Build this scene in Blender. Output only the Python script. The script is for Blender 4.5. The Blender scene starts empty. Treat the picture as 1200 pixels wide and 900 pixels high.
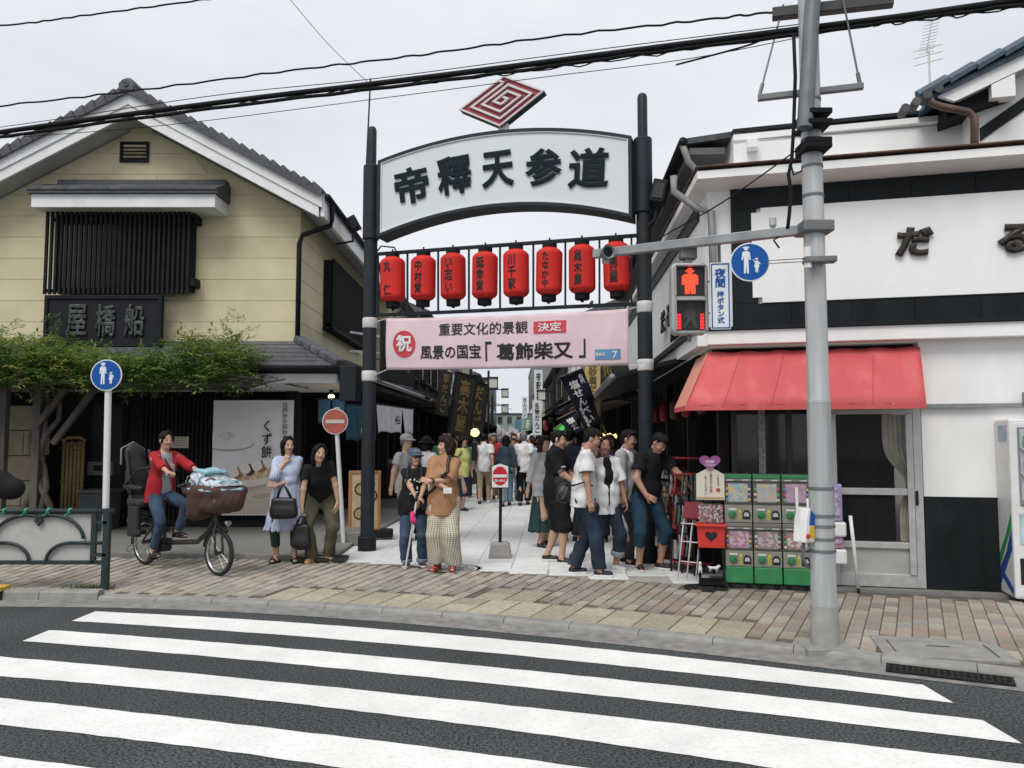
import bpy, math, random
import numpy as np
from mathutils import Vector, Matrix, Euler
RND = random.Random(11)
SC = bpy.context.scene
COL = SC.collection
PI = math.pi
rad = math.radians
# ---------------------------------------------------------------- camera
FPX, HOR = 940.0, 517.0
PITCH = math.atan((HOR - 450) / FPX)
CAMZ = 1.6
cam = bpy.data.objects.new('camera', bpy.data.cameras.new('camera'))
COL.objects.link(cam)
cam.location = (0, 0, CAMZ)
cam.rotation_euler = (PI / 2 + PITCH, 0, 0)
cam.data.sensor_width = 36
cam.data.lens = FPX / 1200 * 36
cam.data.clip_start = .05
cam.data.clip_end = 3000
SC.camera = cam
# ---------------------------------------------------------------- sky, sun, exposure
SUN_EL, SUN_AZ = 56, 205
world = bpy.data.worlds.new('World')
SC.world = world
world.use_nodes = True
nt = world.node_tree
bg = nt.nodes['Background']
sky = nt.nodes.new('ShaderNodeTexSky')
sky.sky_type = 'NISHITA'
sky.sun_disc = False
sky.sun_elevation = rad(SUN_EL)
sky.sun_rotation = rad(SUN_AZ)
sky.air_density = 1.0
sky.dust_density = 3.0
tc = nt.nodes.new('ShaderNodeTexCoord')
mp = nt.nodes.new('ShaderNodeMapping')
mp.inputs['Scale'].default_value = (1, 1, 2.6)
nz = nt.nodes.new('ShaderNodeTexNoise')
nz.inputs['Scale'].default_value = 2.2
nz.inputs['Detail'].default_value = 6
nz.inputs['Roughness'].default_value = .55
rp = nt.nodes.new('ShaderNodeValToRGB')
rp.color_ramp.elements[0].position = .3
rp.color_ramp.elements[0].color = (6.0, 6.25, 6.75, 1)
rp.color_ramp.elements[1].position = .72
rp.color_ramp.elements[1].color = (7.9, 8.0, 8.3, 1)
mx = nt.nodes.new('ShaderNodeMixRGB')
mx.inputs[0].default_value = .93
L = nt.links.new
L(tc.outputs['Generated'], mp.inputs['Vector'])
L(mp.outputs[0], nz.inputs['Vector'])
L(nz.outputs['Fac'], rp.inputs['Fac'])
L(sky.outputs[0], mx.inputs[1])
L(rp.outputs[0], mx.inputs[2])
L(mx.outputs[0], bg.inputs['Color'])
bg.inputs['Strength'].default_value = .074
sun = bpy.data.objects.new('sun', bpy.data.lights.new('sun', 'SUN'))
COL.objects.link(sun)
sun.data.energy = 1.5
sun.data.angle = rad(30)
sun.data.color = (1, .97, .92)
_d = Vector((math.sin(rad(SUN_AZ)) * math.cos(rad(SUN_EL)), math.cos(rad(SUN_AZ)) * math.cos(rad(SUN_EL)), math.sin(rad(SUN_EL))))
sun.rotation_euler = (-_d).to_track_quat('-Z', 'Y').to_euler()
SC.view_settings.view_transform = 'Standard'
SC.view_settings.look = 'None'
SC.view_settings.gamma = 1
SC.view_settings.exposure = .72
SC.render.engine = 'CYCLES'
SC.cycles.use_denoising = True
SC.cycles.max_bounces = 6
SC.cycles.diffuse_bounces = 4
SC.cycles.transparent_max_bounces = 12
# ---------------------------------------------------------------- survey: photo pixel -> point in the place
def ray(px, py):
 c, s = math.cos(PITCH), math.sin(PITCH)
 a, b = (px - 600) / FPX, (450 - py) / FPX
 return Vector((a, c - b * s, s + b * c))
def G(px, py, z=0.0):
 d = ray(px, py)
 return Vector((0, 0, CAMZ)) + d * ((z - CAMZ) / d.z)
def P(px, py, Y):
 d = ray(px, py)
 return Vector((0, 0, CAMZ)) + d * (Y / d.y)
def PLN(px, py, o, n):
 d = ray(px, py)
 c = Vector((0, 0, CAMZ))
 return c + d * ((Vector(o) - c).dot(Vector(n)) / d.dot(Vector(n)))
# ---------------------------------------------------------------- objects
def tag(o, label=None, cat=None, group=None, kind=None):
 if label: o['label'] = label
 if cat: o['category'] = cat
 if group: o['group'] = group
 if kind: o['kind'] = kind
 return o
def thing(name, label, cat, loc=(0, 0, 0), rz=0.0, group=None):
 o = bpy.data.objects.new(name, None)
 COL.objects.link(o)
 o.empty_display_size = .1
 o.location = loc
 o.rotation_euler = (0, 0, rz)
 return tag(o, label, cat, group)
def link(name, me, parent=None, loc=(0, 0, 0), rot=(0, 0, 0), scale=None, mat=None):
 o = bpy.data.objects.new(name, me)
 COL.objects.link(o)
 o.location = loc
 o.rotation_euler = rot
 if scale: o.scale = scale
 if parent: o.parent = parent
 if mat is not None:
  if me.materials: me.materials[0] = mat
  else: me.materials.append(mat)
 return o
def copy_tree(o, parent=None):
 c = o.copy()
 COL.objects.link(c)
 c.parent = parent
 for ch in list(o.children):
  copy_tree(ch, c)
 return c
class MB:
 def __init__(s):
  s.v, s.f, s.m = [], [], []
 def add(s, vs, fs, mi=0):
  k = len(s.v)
  s.v += [tuple(v) for v in vs]
  s.f += [tuple(i + k for i in f) for f in fs]
  s.m += [mi] * len(fs)
  return s
 def box(s, c, d, M=None, mi=0):
  x, y, z = d[0] / 2, d[1] / 2, d[2] / 2
  vs = [Vector(p) for p in ((-x, -y, -z), (x, -y, -z), (x, y, -z), (-x, y, -z), (-x, -y, z), (x, -y, z), (x, y, z), (-x, y, z))]
  if M is not None: vs = [M @ v for v in vs]
  c = Vector(c)
  return s.add([v + c for v in vs], [(0, 3, 2, 1), (4, 5, 6, 7), (0, 1, 5, 4), (1, 2, 6, 5), (2, 3, 7, 6), (3, 0, 4, 7)], mi)
 def bb(s, x0, x1, y0, y1, z0, z1, mi=0):
  return s.box(((x0 + x1) / 2, (y0 + y1) / 2, (z0 + z1) / 2), (abs(x1 - x0), abs(y1 - y0), abs(z1 - z0)), None, mi)
 def bar(s, a, b, w, h, mi=0, up=(0, 0, 1)):
  a, b = Vector(a), Vector(b)
  d = b - a
  l = d.length
  d.normalize()
  u = Vector(up)
  if abs(d.dot(u)) > .98: u = Vector((0, 1, 0))
  x = d.cross(u).normalized()
  u = x.cross(d)
  M = Matrix((x, d, u)).transposed()
  return s.box((a + b) / 2, (w, l, h), M, mi)
 def tube(s, pts, r, n=8, mi=0, cap=True):
  pts = [Vector(p) for p in pts]
  rs = r if isinstance(r, (list, tuple)) else [r] * len(pts)
  k = len(s.v)
  ref = None
  for i, p in enumerate(pts):
   d = (pts[min(i + 1, len(pts) - 1)] - pts[max(i - 1, 0)])
   d.normalize()
   if ref is None:
    ref = Vector((0, 0, 1)) if abs(d.z) < .9 else Vector((1, 0, 0))
   x = d.cross(ref)
   if x.length < 1e-6: x = d.orthogonal()
   x.normalize()
   ref = x.cross(d).normalized()
   for j in range(n):
    a = 2 * PI * j / n
    s.v.append(tuple(p + x * (rs[i] * math.cos(a)) + ref * (rs[i] * math.sin(a))))
  nf = 0
  for i in range(len(pts) - 1):
   for j in range(n):
    j2 = (j + 1) % n
    s.f.append((k + i * n + j, k + i * n + j2, k + (i + 1) * n + j2, k + (i + 1) * n + j))
    nf += 1
  if cap:
   s.f.append(tuple(k + j for j in reversed(range(n))))
   e = k + (len(pts) - 1) * n
   s.f.append(tuple(e + j for j in range(n)))
   nf += 2
  s.m += [mi] * nf
  return s
 def lathe(s, prof, n=16, c=(0, 0, 0), M=None, mi=0, cap=True):
  c = Vector(c)
  k = len(s.v)
  for r, z in prof:
   for j in range(n):
    a = 2 * PI * j / n
    v = Vector((r * math.cos(a), r * math.sin(a), z))
    if M is not None: v = M @ v
    s.v.append(tuple(v + c))
  nf = 0
  for i in range(len(prof) - 1):
   for j in range(n):
    j2 = (j + 1) % n
    s.f.append((k + i * n + j, k + i * n + j2, k + (i + 1) * n + j2, k + (i + 1) * n + j))
    nf += 1
  if cap:
   s.f.append(tuple(k + j for j in reversed(range(n))))
   e = k + (len(prof) - 1) * n
   s.f.append(tuple(e + j for j in range(n)))
   nf += 2
  s.m += [mi] * nf
  return s
 def prism(s, poly, a, b, mi=0, ax='y'):
  def q(p, t):
   return (p[0], t, p[1]) if ax == 'y' else (p[0], p[1], t) if ax == 'z' else (t, p[0], p[1])
  n = len(poly)
  ar = sum(poly[i][0] * poly[(i + 1) % n][1] - poly[(i + 1) % n][0] * poly[i][1] for i in range(n))
  if (ar < 0) != (ax == 'y'): poly = poly[::-1]
  if ax == 'y': a, b = (a, b)
  vs = [q(p, a) for p in poly] + [q(p, b) for p in poly]
  fs = [tuple(reversed(range(n))), tuple(range(n, 2 * n))]
  fs += [(i, (i + 1) % n, n + (i + 1) % n, n + i) for i in range(n)]
  if b < a: fs = [tuple(reversed(f)) for f in fs]
  return s.add(vs, fs, mi)
 def mesh(s, name, mats=(), smooth=False):
  me = bpy.data.meshes.new(name)
  me.from_pydata(s.v, [], s.f)
  for m in (mats if isinstance(mats, (list, tuple)) else [mats]): me.materials.append(m)
  if any(s.m): me.polygons.foreach_set('material_index', s.m)
  if smooth: me.polygons.foreach_set('use_smooth', [True] * len(s.f))
  me.update()
  return me
 def build(s, name, mats, parent=None, smooth=False, bevel=0, loc=(0, 0, 0), rot=(0, 0, 0)):
  o = link(name, s.mesh(name, mats, smooth), parent, loc, rot)
  if bevel:
   b = o.modifiers.new('bevel', 'BEVEL')
   b.width = bevel
   b.segments = 2
   b.limit_method = 'ANGLE'
   b.angle_limit = rad(40)
  if smooth == 'auto':
   set_auto(o)
  return o
def set_auto(o, ang=38):
 me = o.data
 import bmesh
 bm = bmesh.new()
 bm.from_mesh(me)
 for f in bm.faces: f.smooth = True
 for e in bm.edges:
  e.smooth = not (len(e.link_faces) == 2 and e.calc_face_angle(0) > rad(ang))
 bm.to_mesh(me)
 bm.free()
def struct(o):
 return tag(o, kind='structure')
# ---------------------------------------------------------------- materials
MATS = {}
def srgb(r, g, b):
 f = lambda c: c / 12.92 if c <= .04045 else ((c + .055) / 1.055) ** 2.4
 return (f(r / 255), f(g / 255), f(b / 255))
def mat(name, col, rough=.6, var=.12, scale=6.0, bump=0.0, bscale=None, metal=0.0, spec=.4, dirt=0.0, dcol=(.12, .10, .08), dscale=1.3, stretch=None, rnd=0.0, emit=None, es=1.0, coat=0.0, trans=0.0, alpha=1.0, macro=0.0):
 if name in MATS: return MATS[name]
 m = bpy.data.materials.new(name)
 m.use_nodes = True
 n, l = m.node_tree.nodes, m.node_tree.links.new
 b = n['Principled BSDF']
 b.inputs['Roughness'].default_value = rough
 b.inputs['Metallic'].default_value = metal
 b.inputs['Specular IOR Level'].default_value = spec
 b.inputs['Coat Weight'].default_value = coat
 b.inputs['Transmission Weight'].default_value = trans
 b.inputs['Alpha'].default_value = alpha
 if emit:
  b.inputs['Emission Color'].default_value = (*emit, 1)
  b.inputs['Emission Strength'].default_value = es
 b.inputs['Base Color'].default_value = (*col, 1)
 vec = None
 if var or bump or dirt or rnd:
  t = n.new('ShaderNodeTexCoord')
  vec = t.outputs['Object']
  if stretch:
   mpn = n.new('ShaderNodeMapping')
   mpn.inputs['Scale'].default_value = stretch
   l(vec, mpn.inputs['Vector'])
   vec = mpn.outputs[0]
 src = None
 if var:
  z = n.new('ShaderNodeTexNoise')
  z.inputs['Scale'].default_value = scale
  z.inputs['Detail'].default_value = 4
  l(vec, z.inputs['Vector'])
  r = n.new('ShaderNodeValToRGB')
  r.color_ramp.elements[0].position = .3
  r.color_ramp.elements[1].position = .7
  r.color_ramp.elements[0].color = (*[c * (1 - var) for c in col], 1)
  r.color_ramp.elements[1].color = (*[min(.95, c * (1 + var)) for c in col], 1)
  l(z.outputs['Fac'], r.inputs['Fac'])
  src = r.outputs[0]
  rr = n.new('ShaderNodeMapRange')
  rr.inputs['To Min'].default_value = max(0, rough - .08)
  rr.inputs['To Max'].default_value = min(1, rough + .1)
  l(z.outputs['Fac'], rr.inputs['Value'])
  l(rr.outputs[0], b.inputs['Roughness'])
 if dirt:
  z2 = n.new('ShaderNodeTexNoise')
  z2.inputs['Scale'].default_value = dscale
  z2.inputs['Detail'].default_value = 7
  z2.inputs['Roughness'].default_value = .65
  l(vec, z2.inputs['Vector'])
  r2 = n.new('ShaderNodeValToRGB')
  r2.color_ramp.elements[0].position = .5
  r2.color_ramp.elements[1].position = .78
  r2.color_ramp.elements[0].color = (0, 0, 0, 1)
  r2.color_ramp.elements[1].color = (dirt, dirt, dirt, 1)
  l(z2.outputs['Fac'], r2.inputs['Fac'])
  mm = n.new('ShaderNodeMixRGB')
  l(r2.outputs[0], mm.inputs[0])
  if src: l(src, mm.inputs[1])
  else: mm.inputs[1].default_value = (*col, 1)
  mm.inputs[2].default_value = (*dcol, 1)
  src = mm.outputs[0]
 if macro:
  z4 = n.new('ShaderNodeTexNoise')
  z4.inputs['Scale'].default_value = .9
  z4.inputs['Detail'].default_value = 5
  l(vec, z4.inputs['Vector'])
  h4 = n.new('ShaderNodeHueSaturation')
  m4 = n.new('ShaderNodeMapRange')
  m4.inputs['From Min'].default_value = .3
  m4.inputs['From Max'].default_value = .7
  m4.inputs['To Min'].default_value = 1 - macro
  m4.inputs['To Max'].default_value = 1 + macro
  l(z4.outputs['Fac'], m4.inputs['Value'])
  l(m4.outputs[0], h4.inputs['Value'])
  l(src, h4.inputs['Color'])
  src = h4.outputs[0]
 if rnd:
  oi = n.new('ShaderNodeObjectInfo')
  h = n.new('ShaderNodeHueSaturation')
  mr = n.new('ShaderNodeMapRange')
  mr.inputs['To Min'].default_value = 1 - rnd
  mr.inputs['To Max'].default_value = 1 + rnd
  l(oi.outputs['Random'], mr.inputs['Value'])
  l(mr.outputs[0], h.inputs['Value'])
  if src: l(src, h.inputs['Color'])
  else: h.inputs['Color'].default_value = (*col, 1)
  src = h.outputs[0]
 if src: l(src, b.inputs['Base Color'])
 if bump:
  z3 = n.new('ShaderNodeTexNoise')
  z3.inputs['Scale'].default_value = bscale or scale * 8
  z3.inputs['Detail'].default_value = 3
  l(vec, z3.inputs['Vector'])
  bp = n.new('ShaderNodeBump')
  bp.inputs['Strength'].default_value = min(1, bump)
  bp.inputs['Distance'].default_value = .01
  l(z3.outputs['Fac'], bp.inputs['Height'])
  l(bp.outputs[0], b.inputs['Normal'])
 MATS[name] = m
 return m
# ---------------------------------------------------------------- lettering
_TX = {}
def text_mesh(s, bold=.02, res=2, vert=False, lsp=1.0, sx=1.0):
 key = (s, bold, res, vert, lsp, sx)
 if key in _TX: return _TX[key]
 cu = bpy.data.curves.new('lettering', 'FONT')
 cu.body = '\n'.join(s) if vert else s
 cu.align_x = 'CENTER'
 cu.align_y = 'CENTER'
 cu.size = 1
 cu.space_line = lsp
 cu.space_character = sx
 cu.resolution_u = res
 cu.bevel_depth = max(bold, .004)
 cu.bevel_resolution = 1
 o = bpy.data.objects.new('lettering', cu)
 COL.objects.link(o)
 dg = bpy.context.evaluated_depsgraph_get()
 me = bpy.data.meshes.new_from_object(o.evaluated_get(dg))
 bpy.data.objects.remove(o)
 bpy.data.curves.remove(cu)
 n = len(me.vertices)
 co = np.empty(n * 3)
 me.vertices.foreach_get('co', co)
 co = co.reshape(-1, 3)
 lo, hi = co.min(0), co.max(0)
 co[:, :2] -= ((lo + hi) / 2)[:2]
 me.vertices.foreach_set('co', co.ravel())
 me.materials.clear()
 _TX[key] = (me, hi - lo)
 return _TX[key]
def lettering(s, parent, loc, size, m, bold=.02, thick=.004, vert=False, rot=(PI / 2, 0, 0), res=2, lsp=1.0, sx=1.0, wx=1.0, fit=None, name='lettering', M=None):
 me, d = text_mesh(s, bold, res, vert, lsp, sx)
 me = me.copy()
 if fit:
  k = (fit[0] / d[0], fit[1] / d[1])
 else:
  k = (size * wx, size)
 kz = thick / max(d[2], 1e-4)
 me.transform(Matrix.Diagonal((k[0], k[1], kz, 1)))
 if M is not None: me.transform(M)
 me.materials.append(m)
 return link(name, me, parent, loc, rot)
def disc_pts(r, n=28, sx=1, sy=1, c=(0, 0)):
 return [(c[0] + r * sx * math.cos(2 * PI * i / n), c[1] + r * sy * math.sin(2 * PI * i / n)) for i in range(n)]
# ---------------------------------------------------------------- figures: smooth-blended body volumes turned into one surface
def V3(*a): return np.array(a, float)
def rotm(yaw=0, pitch=0, roll=0):
 return np.array((Matrix.Rotation(rad(yaw), 3, 'Z') @ Matrix.Rotation(rad(pitch), 3, 'X') @ Matrix.Rotation(rad(roll), 3, 'Y')))
class Vol:
 """A list of soft primitives; surface() turns their blended union into a quad mesh."""
 def __init__(s): s.p = []
 def cone(s, a, b, ra, rb, k=.02, clip=(), flat=None, mi=0, op='u'):
  s.p.append(('c', np.array(a, float), np.array(b, float), ra, rb, k, clip, flat, mi, op))
  return s
 def ell(s, c, r, R=None, k=.02, clip=(), mi=0, op='u'):
  s.p.append(('e', np.array(c, float), np.array(r, float), R, None, k, clip, None, mi, op))
  return s
 def box(s, c, h, rd=.01, R=None, k=.01, clip=(), mi=0, op='u'):
  s.p.append(('b', np.array(c, float), np.array(h, float), R, rd, k, clip, None, mi, op))
  return s
 def bounds(s):
  lo, hi = [], []
  for q in s.p:
   if q[9] != 'u': continue
   if q[0] == 'c':
    r = max(q[3], q[4])
    lo.append(np.minimum(q[1], q[2]) - r); hi.append(np.maximum(q[1], q[2]) + r)
   else:
    r = np.max(q[2]) if q[3] is not None else q[2]
    lo.append(q[1] - r); hi.append(q[1] + r)
  return np.min(lo, 0), np.max(hi, 0)
 def dist(s, q, X, Y, Z):
  if q[0] == 'c':
   a, b, ra, rb = q[1], q[2], q[3], q[4]
   px, py, pz = X - a[0], Y - a[1], Z - a[2]
   ba = b - a
   t = np.clip((px * ba[0] + py * ba[1] + pz * ba[2]) / (ba @ ba + 1e-9), 0, 1)
   dx, dy, dz = px - t * ba[0], py - t * ba[1], pz - t * ba[2]
   if q[7] is not None:
    ax, f = q[7]
    w = dx * ax[0] + dy * ax[1] + dz * ax[2]
    g = 1 / f - 1
    dx, dy, dz = dx + w * g * ax[0], dy + w * g * ax[1], dz + w * g * ax[2]
    d = (np.sqrt(dx * dx + dy * dy + dz * dz) - (ra + t * (rb - ra))) * (f if f < 1 else 1)
   else:
    d = np.sqrt(dx * dx + dy * dy + dz * dz) - (ra + t * (rb - ra))
  else:
   px, py, pz = X - q[1][0], Y - q[1][1], Z - q[1][2]
   if q[3] is not None:
    M = q[3].T
    px, py, pz = (M[0, 0] * px + M[0, 1] * py + M[0, 2] * pz, M[1, 0] * px + M[1, 1] * py + M[1, 2] * pz, M[2, 0] * px + M[2, 1] * py + M[2, 2] * pz)
   if q[0] == 'e':
    r = q[2]
    k0 = np.sqrt((px / r[0]) ** 2 + (py / r[1]) ** 2 + (pz / r[2]) ** 2)
    k1 = np.sqrt((px / r[0] ** 2) ** 2 + (py / r[1] ** 2) ** 2 + (pz / r[2] ** 2) ** 2)
    d = k0 * (k0 - 1) / np.maximum(k1, 1e-6)
   else:
    h, rd = q[2] - q[4], q[4]
    ax, ay, az = np.abs(px) - h[0], np.abs(py) - h[1], np.abs(pz) - h[2]
    d = np.sqrt(np.maximum(ax, 0) ** 2 + np.maximum(ay, 0) ** 2 + np.maximum(az, 0) ** 2) + np.minimum(np.maximum(ax, np.maximum(ay, az)), 0) - rd
  for o, n in q[6]:
   d = np.maximum(d, (X - o[0]) * n[0] + (Y - o[1]) * n[1] + (Z - o[2]) * n[2])
  return d
 def field(s, res, noise=None, clip=()):
  lo, hi = s.bounds()
  lo, hi = lo - 3 * res - .01, hi + 3 * res + .01
  n = np.ceil((hi - lo) / res).astype(int) + 1
  ax = [lo[i] + res * np.arange(n[i]) for i in range(3)]
  D = np.full(n, .2, np.float32)
  K = np.zeros(n, np.int8) if any(q[8] for q in s.p) else None
  B = np.full(n, .2, np.float32) if K is not None else None
  for q in s.p:
   if q[0] == 'c':
    r = max(q[3], q[4]); a, b = np.minimum(q[1], q[2]) - r, np.maximum(q[1], q[2]) + r
   else:
    r = np.max(q[2]) if q[3] is not None else q[2]
    a, b = q[1] - r, q[1] + r
   m = q[5] + 3 * res + .02
   i0 = np.maximum(((a - m - lo) / res).astype(int), 0)
   i1 = np.minimum(((b + m - lo) / res).astype(int) + 2, n)
   if np.any(i1 <= i0): continue
   sl = tuple(slice(i0[i], i1[i]) for i in range(3))
   X, Y, Z = ax[0][sl[0]][:, None, None], ax[1][sl[1]][None, :, None], ax[2][sl[2]][None, None, :]
   d = s.dist(q, X, Y, Z)
   e = D[sl]
   k = q[5]
   if q[9] == 'u':
    if k > 0:
     h = np.maximum(k - np.abs(e - d), 0) / k
     v = np.minimum(e, d) - h * h * k * .25
    else:
     v = np.minimum(e, d)
    if K is not None:
     c = d < B[sl]
     K[sl] = np.where(c, q[8], K[sl])
     B[sl] = np.where(c, d, B[sl])
   else:
    h = np.maximum(k - np.abs(e + d), 0) / max(k, 1e-6)
    v = np.maximum(e, -d) + h * h * k * .25
   D[sl] = v
  if noise is not None:
   D += noise(ax[0][:, None, None], ax[1][None, :, None], ax[2][None, None, :]).astype(np.float32)
  for o, nn in clip:
   D = np.maximum(D, ((ax[0] - o[0]) * nn[0])[:, None, None] + ((ax[1] - o[1]) * nn[1])[None, :, None] + ((ax[2] - o[2]) * nn[2])[None, None, :])
  return D, lo, K
 def at(s, p):
  D = .2
  for q in s.p:
   if q[9] != 'u': continue
   d = float(s.dist(q, p[0], p[1], p[2]))
   h = max(q[5] - abs(D - d), 0) / q[5] if q[5] > 0 else 0
   D = min(D, d) - h * h * q[5] * .25
  return D
 def snap(s, p, ax, gap=.008):
  p = np.array(p, float)
  d = p - np.array([ax[0], ax[1], p[2]])
  d /= np.linalg.norm(d) + 1e-9
  if s.at(p) < gap:
   while s.at(p) < gap: p = p + d * .006
  else:
   n = 0
   while s.at(p) > gap and n < 60: p = p - d * .006; n += 1
  return p
 def surface(s, name, mats, res=.01, noise=None, clip=(), parent=None, loc=(0, 0, 0), rot=(0, 0, 0), M=None, as_mesh=False):
  D, lo, K = s.field(res, noise, clip)
  S = D < 0
  n = np.array(D.shape)
  c = np.zeros(n - 1, np.int8)
  cr = []
  for dx in (0, 1):
   for dy in (0, 1):
    for dz in (0, 1):
     c += S[dx:n[0] - 1 + dx, dy:n[1] - 1 + dy, dz:n[2] - 1 + dz]
  cells = np.argwhere((c > 0) & (c < 8))
  idx = -np.ones(n - 1, np.int32)
  idx[tuple(cells.T)] = np.arange(len(cells))
  acc = np.zeros((len(cells), 3))
  cnt = np.zeros(len(cells))
  offs = [(0, 0, 0), (1, 0, 0), (0, 1, 0), (1, 1, 0), (0, 0, 1), (1, 0, 1), (0, 1, 1), (1, 1, 1)]
  vals = [D[cells[:, 0] + o[0], cells[:, 1] + o[1], cells[:, 2] + o[2]].astype(float) for o in offs]
  for i, j in ((0, 1), (2, 3), (4, 5), (6, 7), (0, 2), (1, 3), (4, 6), (5, 7), (0, 4), (1, 5), (2, 6), (3, 7)):
   a, b = vals[i], vals[j]
   w = (a < 0) != (b < 0)
   t = np.where(w, a / np.where(w, a - b, 1), 0)
   oi, oj = np.array(offs[i], float), np.array(offs[j], float)
   acc += np.where(w[:, None], oi + t[:, None] * (oj - oi), 0)
   cnt += w
  co = (cells + acc / np.maximum(cnt, 1)[:, None]) * res + lo
  fs = []
  for axis in range(3):
   a = [slice(None)] * 3; b = [slice(None)] * 3
   a[axis] = slice(0, -1); b[axis] = slice(1, None)
   A, Bq = S[tuple(a)], S[tuple(b)]
   e = np.argwhere(A != Bq)
   u, v = (axis + 1) % 3, (axis + 2) % 3
   e = e[(e[:, u] > 0) & (e[:, v] > 0) & (e[:, u] < n[u] - 1) & (e[:, v] < n[v] - 1)]
   if not len(e): continue
   q = []
   for du, dv in ((1, 1), (0, 1), (0, 0), (1, 0)):
    w = e.copy(); w[:, u] -= du; w[:, v] -= dv
    q.append(idx[tuple(w.T)])
   q = np.stack(q, 1)
   flip = ~A[tuple(e.T)]
   q[flip] = q[flip][:, ::-1]
   fs.append(q)
  fs = np.concatenate(fs)
  fs = fs[(fs >= 0).all(1)]
  if M is not None:
   M = np.array(M)
   co = co @ M[:3, :3].T + M[:3, 3]
  me = bpy.data.meshes.new(name)
  me.vertices.add(len(co)); me.vertices.foreach_set('co', co.ravel())
  me.loops.add(fs.size); me.loops.foreach_set('vertex_index', fs.ravel())
  me.polygons.add(len(fs))
  me.polygons.foreach_set('loop_start', np.arange(0, fs.size, 4))
  me.polygons.foreach_set('use_smooth', np.ones(len(fs), bool))
  for m in (mats if isinstance(mats, (list, tuple)) else [mats]): me.materials.append(m)
  if K is not None:
   kc = K[tuple(cells.T)]
   me.polygons.foreach_set('material_index', kc[fs[:, 0]].astype(np.int32))
  me.update(calc_edges=True)
  me.validate()
  if as_mesh: return me
  return link(name, me, parent, loc, rot)
def folds(amp, f=22, seed=0, vert=.35):
 g = np.random.RandomState(seed)
 w = [(g.uniform(-1, 1), g.uniform(-1, 1), g.uniform(-1, 1) * vert, g.uniform(0, 6.28), g.uniform(.5, 1.4)) for _ in range(6)]
 def fn(X, Y, Z):
  t = 0
  for a, b, c, p, m in w:
   t = t + np.sin((a * X + b * Y + c * Z) * f * m + p) / m
  return t * (amp / 3)
 return fn
def ik(a, t, l1, l2, pole):
 a, t = np.array(a, float), np.array(t, float)
 d = t - a
 D = np.linalg.norm(d)
 mx = (l1 + l2) * .998
 if D > mx:
  t = a + d * mx / D; d = t - a; D = mx
 x = d / D
 ca = (l1 * l1 + D * D - l2 * l2) / (2 * l1 * D)
 ca = min(1, max(-1, ca))
 p = np.array(pole, float)
 p = p - x * (p @ x)
 p /= np.linalg.norm(p) + 1e-9
 return a + x * l1 * ca + p * l1 * math.sqrt(1 - ca * ca), t
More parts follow.
